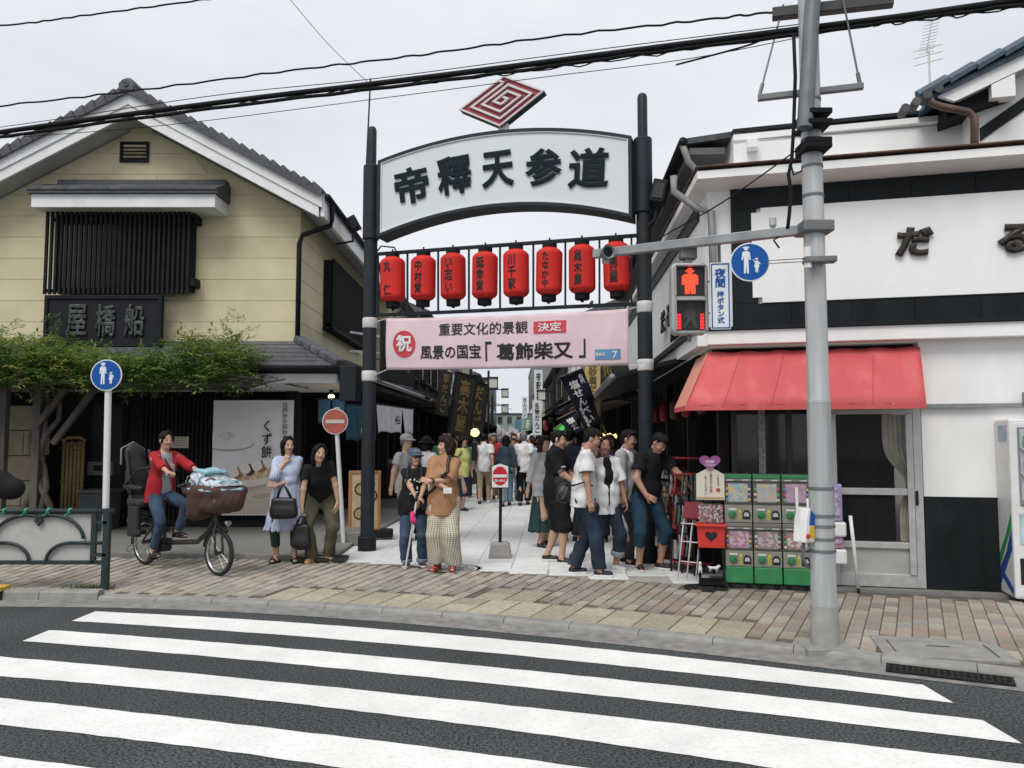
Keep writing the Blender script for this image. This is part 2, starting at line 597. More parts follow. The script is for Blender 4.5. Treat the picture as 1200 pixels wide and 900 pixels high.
class Pose:
 """Joints of a standing figure that faces -y; feet on z = 0."""
 def __init__(s, H=1.62, hip=None, lean=(0, 0, 0), head=(0, 0, 0), hands=None, elbows=None, feet=None, toes=(-12, 12), knees=None, fem=True, fat=1.0, tips=None, palms=None, curl=(.9, .9), bow=0.0):
  k = s.k = H / 1.68
  s.H, s.fem, s.fat, s.curl = H, fem, fat, curl
  s.hip = np.array(hip if hip is not None else (0, 0, .93 * k), float)
  s.T = T = rotm(lean[2], lean[0], lean[1])
  up = T @ V3(0, 0, 1)
  s.up = up
  s.sx = T @ V3(1, 0, 0)
  s.fw = T @ V3(0, -1, 0)
  sw = (.148 if fem else .178) * k
  s.chest = s.hip + up * .30 * k
  T2 = rotm(lean[2], lean[0] + bow, lean[1])
  s.T2 = T2
  u2 = T2 @ V3(0, 0, 1)
  s.neck = s.chest + u2 * .22 * k
  s.sh = {1: s.chest + u2 * .165 * k + T2 @ V3(sw, 0, 0), -1: s.chest + u2 * .165 * k - T2 @ V3(sw, 0, 0)}
  s.Hd = rotm(*head)
  s.hc = s.neck + (u2 * .062 + T2 @ V3(0, -.012, 0)) * k + s.Hd @ V3(0, -.012, .092) * k
  s.hj = {j: s.hip + s.T @ V3(j * .088, 0, -.06) * k for j in (1, -1)}
  feet = feet or {1: (.10, 0, 0), -1: (-.10, 0, 0)}
  s.ft = {j: np.array(feet[j], float) for j in (1, -1)}
  s.toe = {1: toes[1], -1: toes[0]}
  s.kn, s.an = {}, {}
  for j in (1, -1):
   an = s.ft[j] + V3(0, 0.02, .075 * k)
   tw = rotm(s.toe[j])
   pole = (knees or {}).get(j, tw @ V3(0, -1, 0))
   s.kn[j], s.an[j] = ik(s.hj[j], an, .415 * k, .41 * k, pole)
  s.wr, s.el = {}, {}
  for j in (1, -1):
   t = (hands or {}).get(j)
   if t is None: t = s.sh[j] + V3(j * .06, -.03, -.50 * k)
   pole = (elbows or {}).get(j, V3(j * .5, 1, -.2))
   s.el[j], s.wr[j] = ik(s.sh[j], t, .275 * k, .235 * k, pole)
  s.tips, s.palms = tips or {}, palms or {}
 # ---- skin
 def body(s, fine=True):
  v = Vol()
  k, f = s.k, s.fat
  T = s.T
  v.ell(s.hip + s.up * .0, V3(.158 * f, .112 * f, .125) * k, T, k=.05)
  v.ell(s.hip + s.up * .15 * k, V3(.13 * f, .092 * f, .14) * k, T, k=.06)
  v.ell(s.chest + s.up * .04 * k, V3((.135 if s.fem else .15) * f, .102 * f, .165) * k, s.T2, k=.06)
  if s.fem:
   for j in (1, -1): v.ell(s.chest + s.T2 @ V3(j * .065, -.085, .0) * k, V3(.055, .05, .055) * k, s.T2, k=.04)
  v.cone(s.sh[1] - s.T2 @ V3(.02, 0, .0), s.sh[-1] + s.T2 @ V3(.02, 0, 0), .043 * k, .043 * k, k=.05)
  v.cone(s.neck - s.T2 @ V3(0, 0, .03) * k, s.hc + s.Hd @ V3(0, .02, -.07) * k, .056 * k, .05 * k, k=.03)
  h, R = s.hc, s.Hd
  q = lambda x, y, z: h + R @ (V3(x, y, z) * k)
  v.ell(q(0, .012, .035), V3(.074, .092, .085) * k, R, k=.02)
  v.ell(q(0, -.022, -.03), V3(.06, .066, .078) * k, R, k=.03)
  v.ell(q(0, -.058, -.092), V3(.026, .024, .02) * k, R, k=.03)
  if fine:
   for j in (1, -1):
    v.ell(q(j * .034, -.066, -.022), V3(.022, .02, .022) * k, R, k=.02)
    v.ell(q(j * .03, -.094, .012), V3(.017, .012, .011) * k, R, k=.012, op='s')
    v.ell(q(j * .03, -.079, .011), V3(.014, .011, .0095) * k, R, k=.006)
    v.ell(q(j * .073, .012, -.005), V3(.01, .02, .031) * k, R, k=.008)
   v.cone(q(0, -.083, .018), q(0, -.101, -.022), .008 * k, .0125 * k, k=.012)
   v.ell(q(0, -.094, -.026), V3(.017, .011, .009) * k, R, k=.01)
   v.ell(q(0, -.0815, -.0565), V3(.019, .0085, .0045) * k, R, k=.007, mi=1)
   v.ell(q(0, -.0795, -.065), V3(.016, .0085, .005) * k, R, k=.007, mi=1)
  for j in (1, -1):
   a, e, w = s.sh[j], s.el[j], s.wr[j]
   m = .9 if s.fem else 1.08
   v.cone(a, e, .046 * m * k * f ** .5, .04 * m * k, k=.04)
   v.cone(e, w, .041 * m * k, .027 * m * k, k=.025)
   v.cone(s.hj[j], s.kn[j], .088 * k * f ** .7, .056 * k, k=.05)
   v.cone(s.kn[j], s.an[j], .055 * k, .037 * k, k=.03)
   ca = s.kn[j] + (s.an[j] - s.kn[j]) * .3 + rotm(s.toe[j]) @ V3(0, .022, 0) * k
   v.ell(ca, V3(.04, .042, .1) * k, None, k=.05)
   fo = lambda x, y, z, j=j: s.ft[j] + rotm(s.toe[j]) @ V3(x, y, z) * k
   lift = s.an[j] - (s.ft[j] + V3(0, .02, .075 * k))
   v.cone(fo(0, .03, .03) + lift, fo(0, -.12, .022) + lift, .03 * k, .03 * k, k=.03, flat=(V3(0, 0, 1), .75))
   v.cone(s.an[j], fo(0, -.02, .035) + lift, .036 * k, .032 * k, k=.03)
   s.hand(v, j, fine)
  return v
 def hand(s, v, j, fine=True):
  k = s.k * .97
  w = s.wr[j]
  d = s.tips.get(j)
  d = (w - s.el[j]) if d is None else np.array(d, float)
  d = d / np.linalg.norm(d)
  n = s.palms.get(j)
  n = V3(-j, .2, 0) if n is None else np.array(n, float)
  n = n - d * (n @ d)
  n /= np.linalg.norm(n) + 1e-9
  side = np.cross(n, d) * j
  th = np.cross(d, n)
  side = th if (j == 1) else -th
  M = np.stack([side, n, d], 1)
  c = w + d * .05 * k
  v.box(c, V3(.038, .0135, .045) * k, .013 * k, M, k=.015)
  if not fine:
   v.ell(w + d * .12 * k + n * .015, V3(.034, .016, .045) * k, M, k=.02)
   return
  cu = s.curl[0 if j == 1 else 1]
  for i, (o, l) in enumerate(((.03, .072), (.0105, .08), (-.009, .074), (-.028, .058))):
   b = w + (d * .09 + side * o) * k
   sp = side * (o * 2.6)
   a0 = cu * (.35 + .05 * i)
   p = b
   dd = d + sp
   for seg, (ll, add) in enumerate(((.45, 0), (.3, .75), (.25, .6))):
    ang = a0 + cu * add * (1 if seg else 0) + (cu * .75 if seg == 2 else 0)
    u = dd * math.cos(ang) + n * math.sin(ang)
    u /= np.linalg.norm(u)
    e = p + u * l * ll * k
    v.cone(p, e, (.0088 - .0007 * seg) * k, (.0082 - .0008 * seg) * k, k=.002)
    p = e
  tb = w + (d * .025 + side * .03) * k
  u = d * .62 + side * .7 + n * .35
  u /= np.linalg.norm(u)
  t1 = tb + u * .042 * k
  u2 = d * .85 + side * .2 + n * .5 * (.5 + cu)
  u2 /= np.linalg.norm(u2)
  v.cone(tb, t1, .0135 * k, .0105 * k, k=.008)
  v.cone(t1, t1 + u2 * .034 * k, .0105 * k, .0085 * k, k=.003)
 # ---- clothes
 def torso_wear(s, off=.016, hem=-.06, sleeve=.6, neck=.075, cuff_flare=.012, loose=1.0, vneck=0.0, flare=0.0, op=None):
  """Top: hem height relative to the hip, sleeve as a share of the whole arm."""
  v = Vol()
  k, f = s.k, s.fat
  T = s.T
  o = off
  hp = s.hip + s.up * hem * k
  cl = [(hp, -s.up)]
  L = loose
  v.ell(s.hip, (V3(.158 * f, .112 * f, .135) * k + o * L), T, k=.05, clip=cl)
  if hem < -.08:
   v.cone(s.hip + s.up * .05, s.hip + s.up * (hem - .03) * k, (.15 * f) * k + o * L, (.155 * f + flare) * k + o * L, k=.05, clip=cl, flat=(s.fw, .76))
  v.ell(s.hip + s.up * .15 * k, (V3(.135 * f, .097 * f, .14) * k + o * L), T, k=.08, clip=cl)
  v.ell(s.chest + s.up * .04 * k, (V3((.135 if s.fem else .15) * f, .102 * f, .165) * k + o), s.T2, k=.06, clip=cl)
  if s.fem:
   for j in (1, -1): v.ell(s.chest + s.T2 @ V3(j * .065, -.08, .0) * k, (V3(.055, .05, .06) * k + o * .8), s.T2, k=.05)
  v.cone(s.sh[1] - s.T2 @ V3(.01, 0, 0), s.sh[-1] + s.T2 @ V3(.01, 0, 0), .043 * k + o * .6, .043 * k + o * .6, k=.04)
  v.cone(s.neck - s.T2 @ V3(0, 0, .06) * k, s.neck + s.T2 @ V3(0, 0, .02) * k, .085 * k, .055 * k + o * .4, k=.05)
  m = .9 if s.fem else 1.08
  la = .275 / .51
  for j in (1, -1):
   a, e, w = s.sh[j], s.el[j], s.wr[j]
   if sleeve <= la:
    t = sleeve / la
    c = a + (e - a) * t
    d = (e - a) / np.linalg.norm(e - a)
    v.cone(a, e, .046 * m * k + o * .8, .042 * m * k + o + cuff_flare / max(t, .3), k=.03, clip=[(c, d)])
   else:
    t = (sleeve - la) / (1 - la)
    c = e + (w - e) * t
    d = (w - e) / np.linalg.norm(w - e)
    v.cone(a, e, .046 * m * k + o * .8, .042 * m * k + o, k=.03)
    v.cone(e, w, .042 * m * k + o, .03 * m * k + o * .8 + cuff_flare * .5, k=.025, clip=[(c, d)])
  nk = s.neck + s.T2 @ V3(0, -.02, .035) * k
  v.ell(nk, V3(neck, neck * .95, .055) * k, s.T2, k=.006, op='s')
  if vneck:
   v.cone(nk + s.T2 @ V3(0, -.045, 0) * k, nk + s.T2 @ V3(0, -.1, -vneck) * k, .05 * k, .012 * k, k=.004, op='s')
  return v
 def legs_wear(s, off=.014, length=1.0, flare=0.0, waist=.06, drop=0.0):
  """Trousers or shorts; length 1 = to the ankle, .5 = to the knee."""
  v = Vol()
  k, f = s.k, s.fat
  o = off
  cl = [(s.hip + s.up * waist * k, s.up)]
  v.ell(s.hip - s.up * .005, V3(.158 * f, .114 * f, .13) * k + o, s.T, k=.05, clip=cl)
  for j in (1, -1):
   h, kn, an = s.hj[j], s.kn[j], s.an[j]
   if length <= .52:
    t = length / .5
    d = (kn - h) / np.linalg.norm(kn - h)
    c = h + (kn - h) * min(t, 1.2)
    ex = h + (kn - h) * 1.15
    v.cone(h, ex, .09 * k * f ** .7 + o, .062 * k + o + flare, k=.05, clip=[(c, d)])
   else:
    t = (length - .5) / .5
    v.cone(h, kn, .09 * k * f ** .7 + o, .055 * k + o + flare * .4, k=.05)
    d = (an - kn) / np.linalg.norm(an - kn)
    c = kn + (an - kn) * t
    v.cone(kn, kn + (an - kn) * 1.1, .055 * k + o + flare * .4, .044 * k + o + flare, k=.02, clip=[(c, d)])
  return v
 def skirt(s, top=.10, bottom=.35, r0=.15, r1=.27, flat=.8):
  v = Vol()
  k = s.k
  a = s.hip + s.up * top * k
  b = V3(s.hip[0], s.hip[1], bottom)
  v.cone(a, b - V3(0, 0, .05), r0 * k, r1 * k, k=.03, clip=[(b, V3(0, 0, -1)), (a, s.up)], flat=(V3(0, 1, 0), flat))
  return v
 def shoe(s, j, kind='sneaker'):
  k = s.k
  v = Vol()
  lift = s.an[j] - (s.ft[j] + V3(0, .02, .075 * k))
  fo = lambda x, y, z: s.ft[j] + lift + rotm(s.toe[j]) @ V3(x, y, z) * k
  bz = s.ft[j][2] + lift[2]
  low = [(V3(0, 0, bz + .018 * k), V3(0, 0, -1))]
  v.cone(fo(0, .045, .042), fo(0, -.1, .034), .04 * k, .042 * k, k=.03, flat=(V3(0, 0, 1), .85), clip=low)
  v.cone(fo(0, .03, .045), fo(0, .01, .085), .04 * k, .042 * k, k=.02, clip=[(fo(0, .0, .082), V3(0, 0, 1))])
  sole = Vol()
  sole.cone(fo(0, .045, .016), fo(0, -.105, .016), .044 * k, .046 * k, k=.0, clip=[(V3(0, 0, bz + .026 * k), V3(0, 0, 1)), (V3(0, 0, bz), V3(0, 0, -1))])
  return v, sole
 # ---- hair
 def hair(s, style='bob', vol=1.0):
  v = Vol()
  k = s.k
  h, R = s.hc, s.Hd
  q = lambda x, y, z: h + R @ (V3(x, y, z) * k)
  dn = R @ V3(0, 0, -1)
  parted = style.endswith('+')
  style = style.rstrip('+')
  if style == 'short':
   v.ell(q(0, .02, .045), V3(.079, .095, .086) * k * vol, R, k=.01, clip=[(q(0, .0, .005), R @ V3(0, -.75, -.66))])
   v.ell(q(.008, -.028, .088), V3(.064, .066, .042) * k, R, k=.02, clip=[(q(0, -.09, .066), R @ V3(0, -.3, -.95))])
   v.cone(q(-.045, -.07, .088), q(.03, -.083, .078), .016 * k, .012 * k, k=.015)
   v.ell(q(0, .05, .0), V3(.068, .06, .07) * k, R, k=.02, clip=[(q(0, .012, 0), R @ V3(0, -1, 0))])
   for j in (1, -1): v.cone(q(j * .071, -.015, .04), q(j * .071, -.008, -.008), .010 * k, .006 * k, k=.01)
   return v
  v.ell(q(0, .022, .04), V3(.083, .1, .092) * k * vol, R, k=.01, clip=[(q(0, -.02, .055), R @ V3(0, -.8, -.6))])
  if parted:
   for j in (1, -1):
    v.cone(q(j * .012, -.05, .118), q(j * .066, -.052, .055), .022 * k, .017 * k, k=.02)
    v.cone(q(j * .066, -.052, .055), q(j * .074, -.03, -.02), .017 * k, .016 * k, k=.02)
  else:
   v.ell(q(.005, -.04, .084), V3(.066, .058, .046) * k, R, k=.02, clip=[(q(0, -.09, .05), R @ V3(.25, .1, -.96))])
   for j in (1, -1): v.cone(q(j * .06, -.05, .06), q(j * .072, -.03, -.015), .015 * k, .012 * k, k=.02)
  ln = {'bob': -.10, 'long': -.22, 'tied': -.03, 'mid': -.15}[style]
  if style != 'tied':
   for j in (1, -1):
    v.cone(q(j * .07, .01, .04), q(j * .07, .01, ln * .55), .024 * k * vol, .027 * k * vol, k=.03)
    v.cone(q(j * .07, .01, ln * .55), q(j * .062, .005, ln), .027 * k * vol, .012 * k, k=.02)
   v.cone(q(0, .065, .0), q(0, .078, ln * .7), .06 * k * vol, .05 * k * vol, k=.04)
   v.cone(q(0, .078, ln * .7), q(0, .07, ln - .012), .05 * k * vol, .03 * k, k=.03)
   for j in (1, -1): v.cone(q(j * .045, .05, .0), q(j * .05, .052, ln), .042 * k * vol, .022 * k, k=.04)
  else:
   v.ell(q(0, .06, .0), V3(.062, .046, .07) * k, R, k=.02)
   v.cone(q(0, .11, .02), q(0, .13, -.10), .026 * k, .012 * k, k=.02)
  return v
 def strands(s, seed=1):
  g = np.random.RandomState(seed)
  ph = g.uniform(0, 6, 4)
  h = s.hc
  def fn(X, Y, Z):
   a = np.arctan2(X - h[0], Y - h[1])
   return .0034 * (np.sin(a * 23 + ph[0] + Z * 14) + .8 * np.sin(a * 41 + ph[1] - Z * 20)) + .004 * np.sin(a * 7 + Z * 30 + ph[2])
  return fn
SKIN = [mat('skin_light', (.47, .285, .20), .6, .08, 30, .1, 220), mat('skin_tan', (.33, .185, .12), .6, .08, 30, .1, 220), mat('skin_warm', (.40, .23, .155), .6, .08, 30, .1, 220)]
LIPS = mat('lips', (.38, .16, .125), .45, .05, 30)
HAIRM = mat('hair_black', (.006, .005, .005), .6, .4, 60, .6, 160, stretch=(1, 1, .15), spec=.2)
HAIRB = mat('hair_brown', (.022, .012, .008), .6, .3, 60, .5, 160, stretch=(1, 1, .15), spec=.2)
HAIRG = mat('hair_grey', (.16, .15, .14), .5, .3, 60, .5, 160)
EYEW = mat('eye_white', (.6, .58, .55), .25, 0)
EYED = mat('eye_dark', (.012, .008, .006), .15, 0)
SOLE = mat('shoe_sole_white', (.62, .61, .58), .6, .1, 20)
SOLEB = mat('shoe_sole_black', (.015, .015, .016), .6, .1, 20)
def cloth(name, col, rough=.85, var=.14, scale=9, bump=.25, bscale=420, **kw):
 return mat(name, col, rough, var, scale, bump, bscale, spec=.2, **kw)
def stripes(name, c1, c2, freq, axis=0, duty=.5, dots=None):
 if name in MATS: return MATS[name]
 m = cloth(name, c1)
 n, l = m.node_tree.nodes, m.node_tree.links.new
 b = n['Principled BSDF']
 t = n.new('ShaderNodeTexCoord')
 sp = n.new('ShaderNodeSeparateXYZ')
 l(t.outputs['Object'], sp.inputs[0])
 def mth(op, a, b_=None):
  q = n.new('ShaderNodeMath'); q.operation = op
  for i, x in enumerate((a, b_)):
   if x is None: continue
   if isinstance(x, (int, float)): q.inputs[i].default_value = x
   else: l(x, q.inputs[i])
  return q.outputs[0]
 if axis == 3:
  src = mth('MULTIPLY', mth('ARCTAN2', sp.outputs[0], sp.outputs[1]), .16)
 else:
  src = sp.outputs[axis]
 fac = mth('LESS_THAN', mth('FRACT', mth('MULTIPLY', src, freq)), duty)
 if dots:
  w = mth('FRACT', mth('MULTIPLY', sp.outputs[2], dots))
  fac = mth('MULTIPLY', fac, mth('LESS_THAN', w, .55))
 mx_ = n.new('ShaderNodeMixRGB')
 l(fac, mx_.inputs[0])
 old = b.inputs['Base Color'].links[0].from_socket
 l(old, mx_.inputs[1])
 mx_.inputs[2].default_value = (*c2, 1)
 l(mx_.outputs[0], b.inputs['Base Color'])
 return m
def face_parts(ps, root, hairm):
 """Eyes and brows, children of the person."""
 k = ps.k
 q = lambda x, y, z: ps.hc + ps.Hd @ (V3(x, y, z) * k)
 for j in (1, -1):
  b = MB()
  Mx = Matrix(ps.Hd.tolist())
  def ellm(c, r, mi):
   pr = [(math.cos(a), math.sin(a)) for a in [(-.5 + i / 6) * PI for i in range(7)]]
   k0 = len(b.v)
   b.lathe([(max(x, .01), z) for x, z in pr], 10, mi=mi)
   for i in range(k0, len(b.v)):
    v = Vector(b.v[i]); v = Mx @ Vector((v.x * r[0], v.y * r[1], v.z * r[2])); b.v[i] = tuple(Vector(c) + v)
  ellm(q(j * .03, -.0855, .011), (.0125 * k, .006 * k, .0055 * k), 0)
  ellm(q(j * .03, -.0895, .011), (.006 * k, .0035 * k, .0058 * k), 1)
  b.tube([q(j * .043, -.0855, .0135), q(j * .03, -.0925, .0175), q(j * .0185, -.089, .014)], .0016 * k, 5, 1)
  b.build('eye', [EYEW, EYED], root, smooth=True)
  e = MB()
  e.tube([q(j * .05, -.079, .026), q(j * .034, -.0915, .0325), q(j * .017, -.093, .028)], [.0016 * k, .0034 * k, .003 * k], 6)
  e.build('eyebrow', hairm, root, smooth=True)
# ---------------------------------------------------------------- ground, road, pavement
ZS = .055
ALLEY = Vector((.05, 1, 0)).normalized()
ASPH = mat('asphalt', (.050, .055, .057), .85, .95, 58, 1.0, 75, spec=.12, dirt=.8, dcol=(.18, .19, .19), dscale=66, macro=.2)
PAINT = mat('road_paint', (.74, .74, .72), .6, .06, 3, .5, 120, dirt=.5, dcol=(.36, .36, .36), dscale=30, macro=.06)
CONC = mat('concrete', (.25, .245, .23), .85, .18, 7, .5, 90, dirt=.5, dcol=(.13, .12, .11), dscale=3)
CONCD = mat('concrete_dark', (.19, .185, .175), .85, .2, 7, .5, 90, dirt=.5, dcol=(.08, .08, .075), dscale=3)
MORTAR = mat('mortar', (.105, .095, .085), .9, .3, 20, .5, 90)
BRK = [mat('paver_%s' % n, c, .85, .16, 16, .35, 120, spec=.2, rnd=.13, dirt=.35, dcol=(.09, .08, .07), dscale=5) for n, c in
  (('sand', (.33, .30, .245)), ('brown', (.285, .25, .205)), ('grey', (.28, .265, .23)), ('rust', (.285, .225, .18)), ('pale', (.355, .315, .265)), ('dark', (.245, .215, .18)))]
TACT = mat('tactile_yellow', (.33, .31, .23), .75, .2, 14, .3, 120, rnd=.16, dirt=.5, dcol=(.15, .13, .10), dscale=6)
FLAG = mat('flagstone', (.63, .645, .635), .7, .12, 5, .3, 140, rnd=.09, dirt=.35, dcol=(.50, .50, .48), dscale=2.2)
PEB = mat('washed_gravel', (.20, .195, .18), .85, .6, 120, 1.0, 150, dirt=.4, dcol=(.08, .08, .075), dscale=70)
IRON = mat('cast_iron', (.035, .034, .033), .55, .3, 40, .4, 200, metal=.6)
IRONL = mat('cast_iron_worn', (.30, .30, .29), .5, .25, 40, .3, 200, metal=.4)
b = MB()
b.bb(-400, 400, -60, 900, -.5, -.03)
struct(b.build('ground', mat('earth', (.12, .115, .105), .9, .3, .4)))
KERB_PX = [(-420, 716), (-200, 708), (0, 706), (60, 704), (135, 707), (265, 710), (400, 716), (500, 722), (600, 737), (775, 751), (900, 764), (1030, 780), (1190, 796), (1400, 822)]
KG = [G(x, y, 0) for x, y in KERB_PX]
kx, ky = np.array([p.x for p in KG]), np.array([p.y for p in KG])
kpoly = np.polyfit(kx, ky, 5)
def kerb_y(x): return float(np.polyval(kpoly, min(max(x, kx[0]), kx[-1])) + (0 if kx[0] < x < kx[-1] else (-.25 * (x - kx[-1]) if x >= kx[-1] else -.02 * (x - kx[0]))))
xs = np.linspace(-12, 9, 800)
gl = np.array([(x, kerb_y(x)) for x in xs])
sl = np.concatenate([[0], np.cumsum(np.hypot(*np.diff(gl, axis=0).T))])
def kst(s, t):
 x = np.interp(s, sl, gl[:, 0]); y = np.interp(s, sl, gl[:, 1])
 x2 = np.interp(s + .25, sl, gl[:, 0]); y2 = np.interp(s + .25, sl, gl[:, 1])
 x1 = np.interp(s - .25, sl, gl[:, 0]); y1 = np.interp(s - .25, sl, gl[:, 1])
 d = Vector((x2 - x1, y2 - y1, 0)).normalized()
 return Vector((x, y, 0)) + Vector((-d.y, d.x, 0)) * t, math.atan2(d.y, d.x)
def s_of_x(x): return float(np.interp(x, gl[:, 0], sl))
b = MB()
top = [(p[0], p[1]) for p in gl[::20]]
b.prism([(-60, kerb_y(-12) + 2)] + top + [(60, -6), (60, -16), (-60, -16)], -.3, 0, ax='z')
road = struct(b.build('road', ASPH))
b = MB()
b.prism([(-60, kerb_y(-12) + 2.2)] + [(p[0], p[1] + .12) for p in gl[::20]] + [(60, -5.8), (60, 60), (-60, 60)], -.25, ZS - .012, ax='z')
pavement = struct(b.build('pavement', MORTAR))
ST = [([(107, 716.5), (300, 726), (600, 750), (840, 776), (1077, 801)], [(85, 728), (300, 741.5), (600, 766), (850, 796), (1107, 821)]),
  ([(55, 739), (300, 754), (600, 784.5), (850, 812.5), (1152, 842)], [(30, 752.5), (300, 771), (600, 805), (850, 834), (1195, 869)]),
  ([(0, 770), (300, 794), (600, 829.5), (900, 860), (1200, 895)], [(0, 792.5), (300, 819), (600, 856.5), (910, 900)])]
fits = []
for up, lo in ST:
 f = []
 for e in (up, lo):
  g = [G(x, y, .004) for x, y in e]
  f.append(np.polyfit([p.x for p in g], [p.y for p in g], 2))
 fits.append(f)
for d in (0.80, 1.56, 2.3):
 fits.append([fits[2][0] - np.array([0, 0, d]), fits[2][1] - np.array([0, 0, d])])
for i, (fu, fl) in enumerate(fits):
 n = 60
 xx = np.linspace(-3.92, 2.70, n)
 r = random.Random(i)
 j = lambda: r.uniform(-.006, .006)
 b = MB()
 vs = [(x, np.polyval(fu, x) + j(), .004) for x in xx] + [(x, np.polyval(fl, x) + j(), .004) for x in xx]
 b.add(vs, [(n + k, n + k + 1, k + 1, k) for k in range(n - 1)])
 b.build('crossing_stripe', PAINT, road)
kerb = struct(bpy.data.objects.new('kerb', None)); COL.objects.link(kerb)
s0, s1 = s_of_x(-9.5), s_of_x(7)
s = s0
while s < s1:
 hi = ZS + (.05 if np.interp(s, sl, gl[:, 0]) < -4.3 else 0)
 b = MB()
 n = 4
 prof = [(0, 0), (.012, hi - .02), (.03, hi), (.125, hi + .003), (.125, -.1), (0, -.1)]
 k = len(prof)
 vs = []
 for i in range(n + 1):
  for t, z in prof:
   p, _ = kst(s + (.594) * i / n, t)
   vs.append((p.x, p.y, z))
 fs = [(i * k + j, i * k + (j + 1) % k, (i + 1) * k + (j + 1) % k, (i + 1) * k + j) for i in range(n) for j in range(k)]
 fs += [tuple(range(k))[::-1], tuple(n * k + j for j in range(k))]
 b.add(vs, fs)
 b.build('kerb_stone', CONC, kerb)
 s += .6
n = 90
b = MB()
ss = np.linspace(s_of_x(-9.5), s1, n)
vs = []
for s in ss:
 for t in (-.27, -.002):
  p, _ = kst(s, t); vs.append((p.x, p.y, .004 + (.012 if t > -.1 else 0)))
b.add(vs, [(2 * i + 1, 2 * i, 2 * i + 2, 2 * i + 3) for i in range(n - 1)])
struct(b.build('gutter', mat('gutter_concrete', (.21, .205, .195), .85, .25, 10, .5, 120, dirt=.6, dcol=(.08, .08, .08), dscale=4)))
BACK = [G(x, y, ZS) for x, y in ((-520, 652), (130, 652), (275, 653), (392, 658), (462, 661), (560, 668), (700, 677.5), (800, 684.5))]
WALLN = Vector((-.247, -.969, 0))
WALLU = Vector((.969, -.247, 0))
RBC = Vector((2.22, 8.94, ZS))
def back_y(x):
 pts = [(p.x, p.y) for p in BACK if p.x < 1.9]
 q = RBC + WALLN * .30
 pts += [(q.x - .3, q.y + .08), (q.x + WALLU.x * 6, q.y + WALLU.y * 6)]
 return float(np.interp(x, [p[0] for p in pts], [p[1] for p in pts]))
holes = []
M1, M2, M3 = G(536, 666, ZS), G(827, 688, ZS), G(378, 658, ZS)
holes += [(M1, .36), (M2, .25)]
UC = [G(x, y, ZS) for x, y in ((1043, 740), (1146, 747), (1168, 783), (1056, 777))]
ucc = sum(UC, Vector()) / 4
def in_uc(p):
 q = p - ucc
 a = q.dot(WALLU); c = q.dot(-WALLN)
 return abs(a) < .44 and abs(c) < .30
def free(p):
 return all((Vector((p.x, p.y, 0)) - Vector((h.x, h.y, 0))).length > r for h, r in holes) and not in_uc(p)
bricks = []
BW, BL, BH = .112, .235, .06
tactile = []
ta, tb = s_of_x(G(305, 700, ZS).x), s_of_x(G(838, 735, ZS).x)
TS = .30
s = ta
while s < tb:
 for r_ in range(2):
  p, a = kst(s + TS / 2, .135 + TS * (r_ + .5))
  if free(p): tactile.append((p, a))
 s += TS + .004
lead, la_ = kst(s_of_x(G(560, 690, ZS).x), 0)
for i in range(-1, 1):
 for r_ in range(2, 4):
  q, a = kst(s_of_x(lead.x) + (i + .5) * TS, .135 + TS * (r_ + .5))
  tactile.append((q, a))
SA, SB = s_of_x(-8.8), s_of_x(6.4)
nc = int((SB - SA) / (BW + .006))
for ci in range(nc):
 s = SA + ci * (BW + .006)
 off = (ci % 2) * .5 * (BL + .006) + ((ci * 7) % 3) * .02
 t = .135 + off - BL
 while t < 4.6:
  p, a = kst(s, t + BL / 2)
  L_ = BL
  ok = t >= .13 and p.y + BL / 2 < back_y(p.x) + .03 and free(p)
  if ok:
   for q, qa in tactile:
    d = p - q
    if abs(d.x * math.cos(qa) + d.y * math.sin(qa)) < TS / 2 + BW * .5 and abs(-d.x * math.sin(qa) + d.y * math.cos(qa)) < TS / 2 + BL * .45:
     ok = False; break
  if ok:
   wr = min(1, max(0, (p.x + 1.2) / 3.2))
   r = RND.random()
   if r < .25 + .1 * (1 - wr): mi = 2 if RND.random() > wr * .7 else 1
   elif r < .55: mi = 0 if RND.random() > wr * .55 else 3
   elif r < .72: mi = 4 if RND.random() < .4 + .3 * wr else 0
   elif r < .88: mi = 1
   else: mi = 5
   bricks.append((p, a, mi))
  t += BL + .006
def paver_mb(b, c, ang, w, l, h, mi=0):
 ch = .004
 M = Matrix.Rotation(ang, 3, 'Z')
 z1 = c.z
 vs = []
 for (x, y, z) in ((w / 2, l / 2, -h), (w / 2, l / 2, -ch), (w / 2 - ch, l / 2 - ch, 0)):
  for sx_, sy_ in ((-1, -1), (1, -1), (1, 1), (-1, 1)):
   v = M @ Vector((sx_ * x, sy_ * y, 0)); vs.append((c.x + v.x, c.y + v.y, c.z + z))
 fs = [(8, 9, 10, 11)] + [(k + j, k + (j + 1) % 4, k + 4 + (j + 1) % 4, k + 4 + j) for k in (0, 4) for j in range(4)]
 b.add(vs, fs, mi)
pm = []
for i in range(6):
 b = MB(); paver_mb(b, Vector(), 0, BW, BL, BH); pm.append(b.mesh('brick', BRK[i]))
inview = lambda p: abs(p.x) < p.y * .645 + .05
order = sorted(range(len(bricks)), key=lambda i: (not inview(bricks[i][0]), bricks[i][0].length))
rest = MB()
for k, i in enumerate(order):
 p, a, mi = bricks[i]
 c = Vector((p.x, p.y, ZS + RND.uniform(-.003, .003)))
 if k < 300:
  o = link('brick', pm[mi], pavement, c, (RND.uniform(-.008, .008), RND.uniform(-.008, .008), a + RND.uniform(-.01, .01)))
 else:
  paver_mb(rest, c, a + RND.uniform(-.01, .01), BW, BL, BH, mi)
tag(rest.build('paving_bricks', BRK, pavement), kind='stuff')
b = MB(); paver_mb(b, Vector(), 0, TS - .004, TS - .004, .06)
